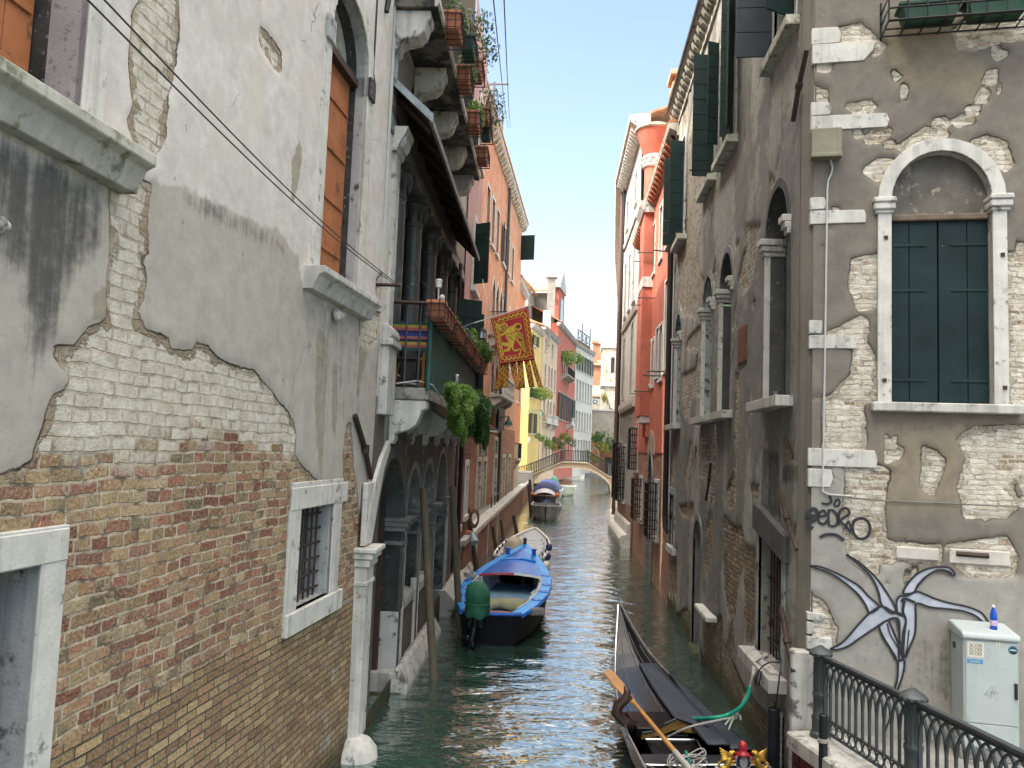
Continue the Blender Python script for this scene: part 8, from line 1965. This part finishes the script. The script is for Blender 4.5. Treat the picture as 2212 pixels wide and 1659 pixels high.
def frib(mb, ab, w, o=.009, sm=4):
    ab = smooth_pts(ab, sm) if len(ab) > 2 else ab; rows = []
    for i, p in enumerate(ab):
        q0 = ab[max(0, i-1)]; q1 = ab[min(len(ab)-1, i+1)]; d = np.array([(q1[0]-q0[0])*.8, q1[1]-q0[1]]); L = np.hypot(*d)
        if L < 1e-9: continue
        nn = np.array([-d[1], d[0]])/L*w/2; rows.append([FL(p[0]-nn[0]/.8, p[1]-nn[1], o), FL(p[0]+nn[0]/.8, p[1]+nn[1], o)])
    mb.sheet(rows)
def disc(x, y, rx, ry, n=16): return [(x+rx*math.cos(t), y+ry*math.sin(t)) for t in np.linspace(0, 2*math.pi, n, endpoint=False)]
lion = MB()
for p in ([(1245, 660), (1290, 640), (1340, 655), (1345, 700), (1330, 760), (1300, 800), (1285, 832), (1228, 842), (1228, 822), (1258, 812), (1282, 778), (1270, 730), (1250, 700)],
          [(1232, 640), (1280, 596), (1335, 570), (1350, 610), (1345, 655), (1300, 660), (1255, 668)], disc(1368, 592, 40, 38), [(1192, 668), (1245, 640), (1262, 655), (1205, 688), (1190, 682)],
          [(1212, 742), (1230, 745), (1275, 750), (1282, 775), (1250, 790), (1215, 770)], [(1172, 578), (1222, 552), (1240, 548), (1268, 570), (1272, 600), (1215, 642), (1188, 628)],
          [(1155, 565), (1178, 560), (1200, 700), (1228, 868), (1208, 884), (1196, 860), (1180, 700)], [(1325, 655), (1378, 638), (1420, 665), (1442, 740), (1453, 848), (1428, 840), (1398, 790), (1368, 745), (1340, 710)]):
    fpoly(lion, p)
frib(lion, [inv(*p) for p in ((1322, 755), (1318, 805), (1340, 828), (1372, 818), (1392, 815), (1394, 840), (1378, 872))], .03)
lion.build('golden_lion', M['flaggold'], fl, fix=False)
mb = MB()
for p in ([(1340, 690), (1400, 750), (1440, 830)], [(1345, 675), (1410, 730), (1448, 800)], [(1355, 660), (1420, 705), (1446, 770)], [(1370, 650), (1420, 680), (1438, 730)], [(1255, 668), (1300, 655), (1345, 640)], [(1345, 575), (1340, 600), (1345, 630)], [(1185, 600), (1262, 572)], [(1195, 625), (1265, 590)], [(1215, 560), (1228, 630)], [(1240, 555), (1252, 610)], [(1262, 700), (1290, 690), (1320, 720)], [(1170, 600), (1185, 680), (1200, 780), (1212, 860)]):
    frib(mb, [inv(*q_) for q_ in p], .012, .013)
fpoly(mb, disc(1372, 590, 22, 22), .012); fpoly(mb, disc(1205, 598, 5, 8), .0125)
mb.build('lion_lines', M['flagdark'], fl, fix=False)
mb = MB()
for (x0, x1, y0, y1) in ((.03, .97, .03, .97), (.155, .845, .14, .86)):
    for s_ in ([(x0, y0), (x1, y0)], [(x1, y0), (x1, y1)], [(x1, y1), (x0, y1)], [(x0, y1), (x0, y0)]): frib(mb, [(s_[0][0]+(s_[1][0]-s_[0][0])*t, s_[0][1]+(s_[1][1]-s_[0][1])*t) for t in np.linspace(0, 1, 12)], .010, sm=1)
def scroll(mb, c, d, L, w):
    d = np.array(d, float); nn = np.array([-d[1], d[0]])
    frib(mb, [tuple(np.array(c) + d*L*a + nn*w*b) for a, b in ((-.5, .0), (-.35, .8), (-.1, .6), (0, 0), (.1, -.6), (.35, -.8), (.5, 0))], .020, sm=3)
    for s_ in (-1, 1): frib(mb, [tuple(np.array(c) + d*L*(s_*.22+a) + nn*w*(-s_*.1+b)) for a, b in ((0, .35*s_), (.08, .0), (0, -.3*s_), (-.08, 0))], .016, sm=2)
for i in range(8):
    b = .13+.105*i
    for a in (.093, .907): scroll(mb, (a, b), (0, 1), .10, .030)
for i in range(6):
    a = .20+.12*i
    for b in (.085, .915): scroll(mb, (a, b), (1, 0), .11, .030)
mb.build('golden_border', M['flaggold'], fl, fix=False)
# tails
tb_ = [((1190, 970), (1245, 965), (1200, 1205), (1133, 1222)), ((1222, 965), (1280, 960), (1268, 1192), (1213, 1190)), ((1290, 955), (1350, 950), (1388, 1215), (1345, 1200)), ((1362, 945), (1420, 940), (1442, 1195), (1385, 1198)), ((1430, 935), (1485, 930), (1535, 1187), (1478, 1188)), ((1490, 925), (1535, 918), (1615, 1182), (1565, 1180))]
def tl_pt(t, a, b, o): 
    (x0, y0), (x1, y1), (x2, y2), (x3, y3) = t; x = (1-b)*((1-a)*x0+a*x1) + b*((1-a)*x3+a*x2); y = (1-b)*((1-a)*y0+a*y1) + b*((1-a)*y3+a*y2)
    return at_y((1350+x*600/1659)*.60636, (950+y*600/1659)*.60636, 16.25 + .35*((x-1190)/345.) + .05*math.sin(3*b+x*.02)*b - o)
for i, t in enumerate(tb_):
    mb = MB(); mb.sheet([[tl_pt(t, a, b, 0) for a in np.linspace(0, 1, 4)] for b in np.linspace(-.04, 1, 9)]); tt_ = mb.build('tail', M['flagred'], fl, smooth=True, solid=.005)
    mb = MB()
    def trib(ab, w):
        ab = smooth_pts(ab, 3); rows = []
        for j, p in enumerate(ab):
            q0 = ab[max(0, j-1)]; q1 = ab[min(len(ab)-1, j+1)]; d = np.array([(q1[0]-q0[0])*.25, q1[1]-q0[1]]); L = np.hypot(*d)
            if L > 1e-9: nn = np.array([-d[1], d[0]])/L*w/2; rows.append([tl_pt(t, p[0]-nn[0]*4, p[1]-nn[1], .009), tl_pt(t, p[0]+nn[0]*4, p[1]+nn[1], .009)])
        mb.sheet(rows)
    trib([(.14, 0), (.14, .5), (.14, .95)], .022); trib([(.86, 0), (.86, .5), (.86, .95)], .022); trib([(.14, .95), (.5, .95), (.86, .95)], .022)
    trib([(.5, .0)] + [(.5+.2*(-1)**j, .10+.115*j) for j in range(8)] + [(.5, .92)], .05)
    for j in range(7): trib([(.5-.18*(-1)**j, .13+.115*j), (.5-.05*(-1)**j, .16+.115*j), (.5-.18*(-1)**j, .19+.115*j)], .035)
    mb.build('golden_scroll', M['flaggold'], tt_, fix=False)
p0 = at_y(980, 716, 15.9); p1 = at_y(1024, 698, 16.05); p2 = at_y(1152, 658, 16.62)
mb = MB(); mb.tube([p0, p1], .03, 8); mb.build('pole_sleeve', plain('dark_blue_sleeve', (.03, .05, .09), .5), fl); mb = MB(); mb.tube([p1, p2], .014, 8); mb.build('pole', M['whitecable'], fl)
mb = MB(); mb.tube([at_y(1065, 690, 16.25), at_y(1052, 655, 17.5), FB.X(1040, 590, .1)], .008, 4); mb.build('stay_wire', M['whitecable'], fl)
# lantern on the flag pole
c = at_y(1042, 722, 16.1); ln = thing('lantern', 'black hexagonal lantern hanging below the flag pole', 'lantern', c)
mb = MB(); mb.lathe(c, [(.085, -.11), (.09, -.09), (.075, -.085)], 6); mb.lathe(c, [(.09, .06), (.06, .10), (.025, .13), (.02, .17)], 6)
for k in range(6): t = k*math.pi/3; mb.tube([c + Vector((.075*math.cos(t), .075*math.sin(t), -.09)), c + Vector((.078*math.cos(t), .078*math.sin(t), .06))], .008, 4)
mb.tube([c + Vector((.03*math.cos(t), 0, .20+.03*math.sin(t))) for t in np.linspace(0, 6.28, 10)], .005, 4); mb.build('frame', M['blackiron'], ln)
mb = MB(); mb.lathe(c, [(.066, -.085), (.068, .055)], 6); mb.build('pane', plain('frosted_lantern_glass', (.42, .46, .50), .2), ln)
# flower box cage above the front window
fb = thing('window_cage', 'black iron cage holding window boxes at the top right of the front wall', 'window cage', FC2.P(1.5, 9.0, .2)); u0, z0 = FC2.at(1914, 46, .12); z0 = FC2.at(2050, 44, .3)[1]
mb = MB()
for o in (.04, .20, .38): mb.tube([FC2.P(.72, z0+.0, o), FC2.P(2.5, z0+.0, o)], .011, 5)
for k in range(3): mb.tube([FC2.P(.72, z0+.14*k, .02), FC2.P(.72, z0+.14*k, .40), FC2.P(2.5, z0+.14*k, .40), FC2.P(2.5, z0+.14*k, .02)], .012, 5)
for k in range(10): u = .72+.198*k; mb.tube([FC2.P(u, z0, .02), FC2.P(u, z0, .40), FC2.P(u, z0+.42, .40)], .010, 5)
mb.tube([FC2.P(.72, z0-.04, .01), FC2.P(.72, z0+.42, .01)], .012, 5); mb.build('bars', M['blackiron'], fb)
for k, (a, lab) in enumerate(((1.05, 'left dark green trough inside the iron window cage'), (1.72, 'right dark green trough inside the iron window cage'))): pot('window_box', lab, FC2, a+.12, .21, z0+.02, .62, .24, .22, M['greenpot'], cage=False, group='troughs in the window cage')

# ------------------------------------------------------------------ smaller things far along the canal
def wall_lamp(label, p, q_, s):
    t = thing('wall_lamp', label, 'street lamp', p, 'green wall lamps'); mb = MB(); mb.tube([p, q_], .02*s, 5); mb.tube([p - Vector((0, 0, .35*s)), p + (q_-p)*.5], .014*s, 4); mb.build('arm', M['greenpot'], t)
    mb = MB(); mb.lathe(q_, [(.22*s, -.42*s), (.19*s, -.30*s), (.07*s, -.14*s), (.05*s, .02*s)], 12); mb.build('lamp_shade', M['greenpot'], t, smooth='auto'); mb = MB(); mb.lathe(q_, [(.10*s, -.52*s), (.17*s, -.46*s), (.19*s, -.42*s)], 10); mb.build('globe', plain('lamp_globe', (.6, .6, .56), .3), t, smooth='auto')
p = FDf.X(1071, 902, .02); q_ = at_y(1099, 900, p.y); wall_lamp('green bell lamp on a bracket over the walkway of the orange palace', p, q_, 1.0)
p = at_y(1139, 888, 82); q_ = at_y(1170, 886, 82); wall_lamp('green bell lamp on a long arm at the yellow house corner', p, q_, 1.35)
c = at_z(1084, 1064, 1.16); ec = thing('meter_box', 'narrow grey meter box with a red dot standing on the walkway', 'meter box', c); mb = MB(); mb.box(c.x-.14, c.x+.14, c.y-.1, c.y+.15, 1.1, c.z+1.0); mb.build('box', M['cabinet'], ec, bevel=.01); mb = MB(); mb.lathe((0, 0, 0), [(.03, 0), (.03, .01)], 10); mb.v = [(c.x-.04+v[0], c.y-.105-v[2], c.z+.8+v[1]) for v in mb.v]; mb.build('red_dot', M['red_enamel'], ec)
c = at_z(1046, 1128, 1.28); rr = thing('hoop_rail', 'small black hoop rail standing on the quay parapet', 'rail', c); mb = MB(); a = at_z(1066, 1146, 1.28); 
a = QF.P(13.0, 1.28, -.35); b = QF.P(16.5, 1.28, -.35); mb.tube([a, a + Vector((0, 0, .45)), b + Vector((0, 0, .45)), b], .03, 6); mb.tube([(a+b)/2, (a+b)/2 + Vector((0, 0, .45))], .03, 6); mb.build('hoop', M['blackiron'], rr)
c = QF.P(1.6, 1.30, -.1); sp = thing('spotlight', 'small blue grey spotlight on an orange bracket at the quay corner', 'lamp', c); mb = MB(); mb.box(c.x-.25, c.x+.15, c.y-.08, c.y+.08, 1.28, 1.40); mb.build('bracket', M['terracotta'], sp, bevel=.02); mb = MB(); mb.tube([c + Vector((.18, -.05, .06)), c + Vector((.30, -.25, -.22))], [.05, .13], 10); mb.build('lamp_shade', plain('blue_grey_metal', (.22, .30, .38), .4), sp, smooth='auto')
c = at_y(1025, 1122, 24.5); rc = thing('rope_coil', 'brown coil of rope hanging behind the leaning dark pole', 'rope', c); mb = MB()
for k in range(4): mb.tube([c + Vector((.12*math.cos(t), .04*k-.06, .24*math.sin(t)+.02*k)) for t in np.linspace(0, 6.28, 16)], .03, 6)
mb.build('coil', plain('brown_rope', (.10, .05, .03), .9), rc)
c = at_y(1287, 868, 134.2); ac = thing('air_conditioner', 'white air conditioning unit fixed above the garden wall', 'air conditioner', c); mb = MB(); mb.box(c.x-.6, c.x+.6, 133.9, 134.5, c.z-.45, c.z+.45); mb.build('casing', M['flower_white'], ac, bevel=.03); mb = MB(); mb.tube([(c.x-.1+.34*math.cos(t), 133.86, c.z+.34*math.sin(t)) for t in np.linspace(0, 6.28, 18)], .05, 5); mb.build('fan_ring', M['dim'], ac)
mb = MB(); c = at_y(1141, 950, 82.2); mb.box(c.x-.2, c.x+.2, c.y-.1, c.y+.02, c.z-.28, c.z+.28); mb.build('plaque', M['flower_white'], tY)
for k, (x, y, d, r, m_, lab, fl_) in enumerate((
    (1165, 850, 84, .8, 'leaf_light', 'light green plant on the first balcony of the yellow house', None), (1176, 846, 87, .9, 'leaf_yel', 'yellowish plant on the second balcony of the yellow house', None), (1166, 944, 84, .55, 'leaf_light', 'small green plant under a yellow house window', None),
    (1189, 960, 92, .8, 'leaf_light', 'green plant with red flowers left above the bridge', 'flower_red'), (1203, 956, 98, .9, 'leaf_dark', 'dark leafy plant above the left end of the bridge', 'flower_red'), (1222, 944, 104, .8, 'leaf_light', 'flowering plant in front of the dark red house', 'flower_red'), (1232, 953, 108, .8, 'leaf_grey', 'white flowered plant in front of the dark red house', 'flower_white'),
    (1222, 772, 103, 1.2, 'leaf_light', 'green plant with long stems on the dark red house balcony', None), (1241, 770, 107, 1.1, 'leaf_light', 'round green plant in an orange pot on the dark red house balcony', None), (1305, 950, 126, 1.9, 'leaf_dark', 'dark green creeper above the low orange wall', None), (1301, 965, 125.5, 1.1, 'leaf_yel', 'yellow green shrub behind the low orange wall', None),
    (1317, 862, 120, 1.2, 'leaf_yel', 'yellow flowering plant high behind the oriel', 'flower_orange'), (1283, 990, 124, .8, 'leaf_yel', 'pale shrub inside the brick gateway', None),
    (1062, 585, 40.5, .42, 'leaf_grey', 'nearest plant on the iron balcony of the orange palace', None), (1070, 600, 42.5, .5, 'leaf_yel', 'yellow green plant on the iron balcony of the orange palace', 'flower_orange'), (1078, 612, 44.5, .5, 'leaf_grey', 'farthest plant on the iron balcony of the orange palace', None))):
    c = at_y(x, y, d); plant('potted_plant', lab, 'plant', c, [(0, 0, 0, r, r*.8, r*.8), (r*.5, .1, -r*.4, r*.6, r*.6, r*.6), (-r*.5, 0, r*.2, r*.6, r*.6, r*.5)], M[m_], .16*max(.5, r), 110, group='plants far along the canal', seed=80+k, stems=3, flower=(M[fl_], 10, .15) if fl_ else None, base=(c.x, c.y, c.z-r*.8))
# wires against the sky
a = at_y(1098, 276, 44); mb = MB()
for k in (0, 1): e = at_y(1063+9*k, -30, 12.5); pts = [a + (e-a)*(i/16) - Vector((0, 0, .25*math.sin(math.pi*i/16))) + Vector((.12*k, 0, 0)) for i in range(17)]; mb.tube(pts, .012, 4)
o = mb.build('sky_wire', M['cable'], None); tag(o, 'pair of thin wires rising to the roof terrace against the sky', 'cable')
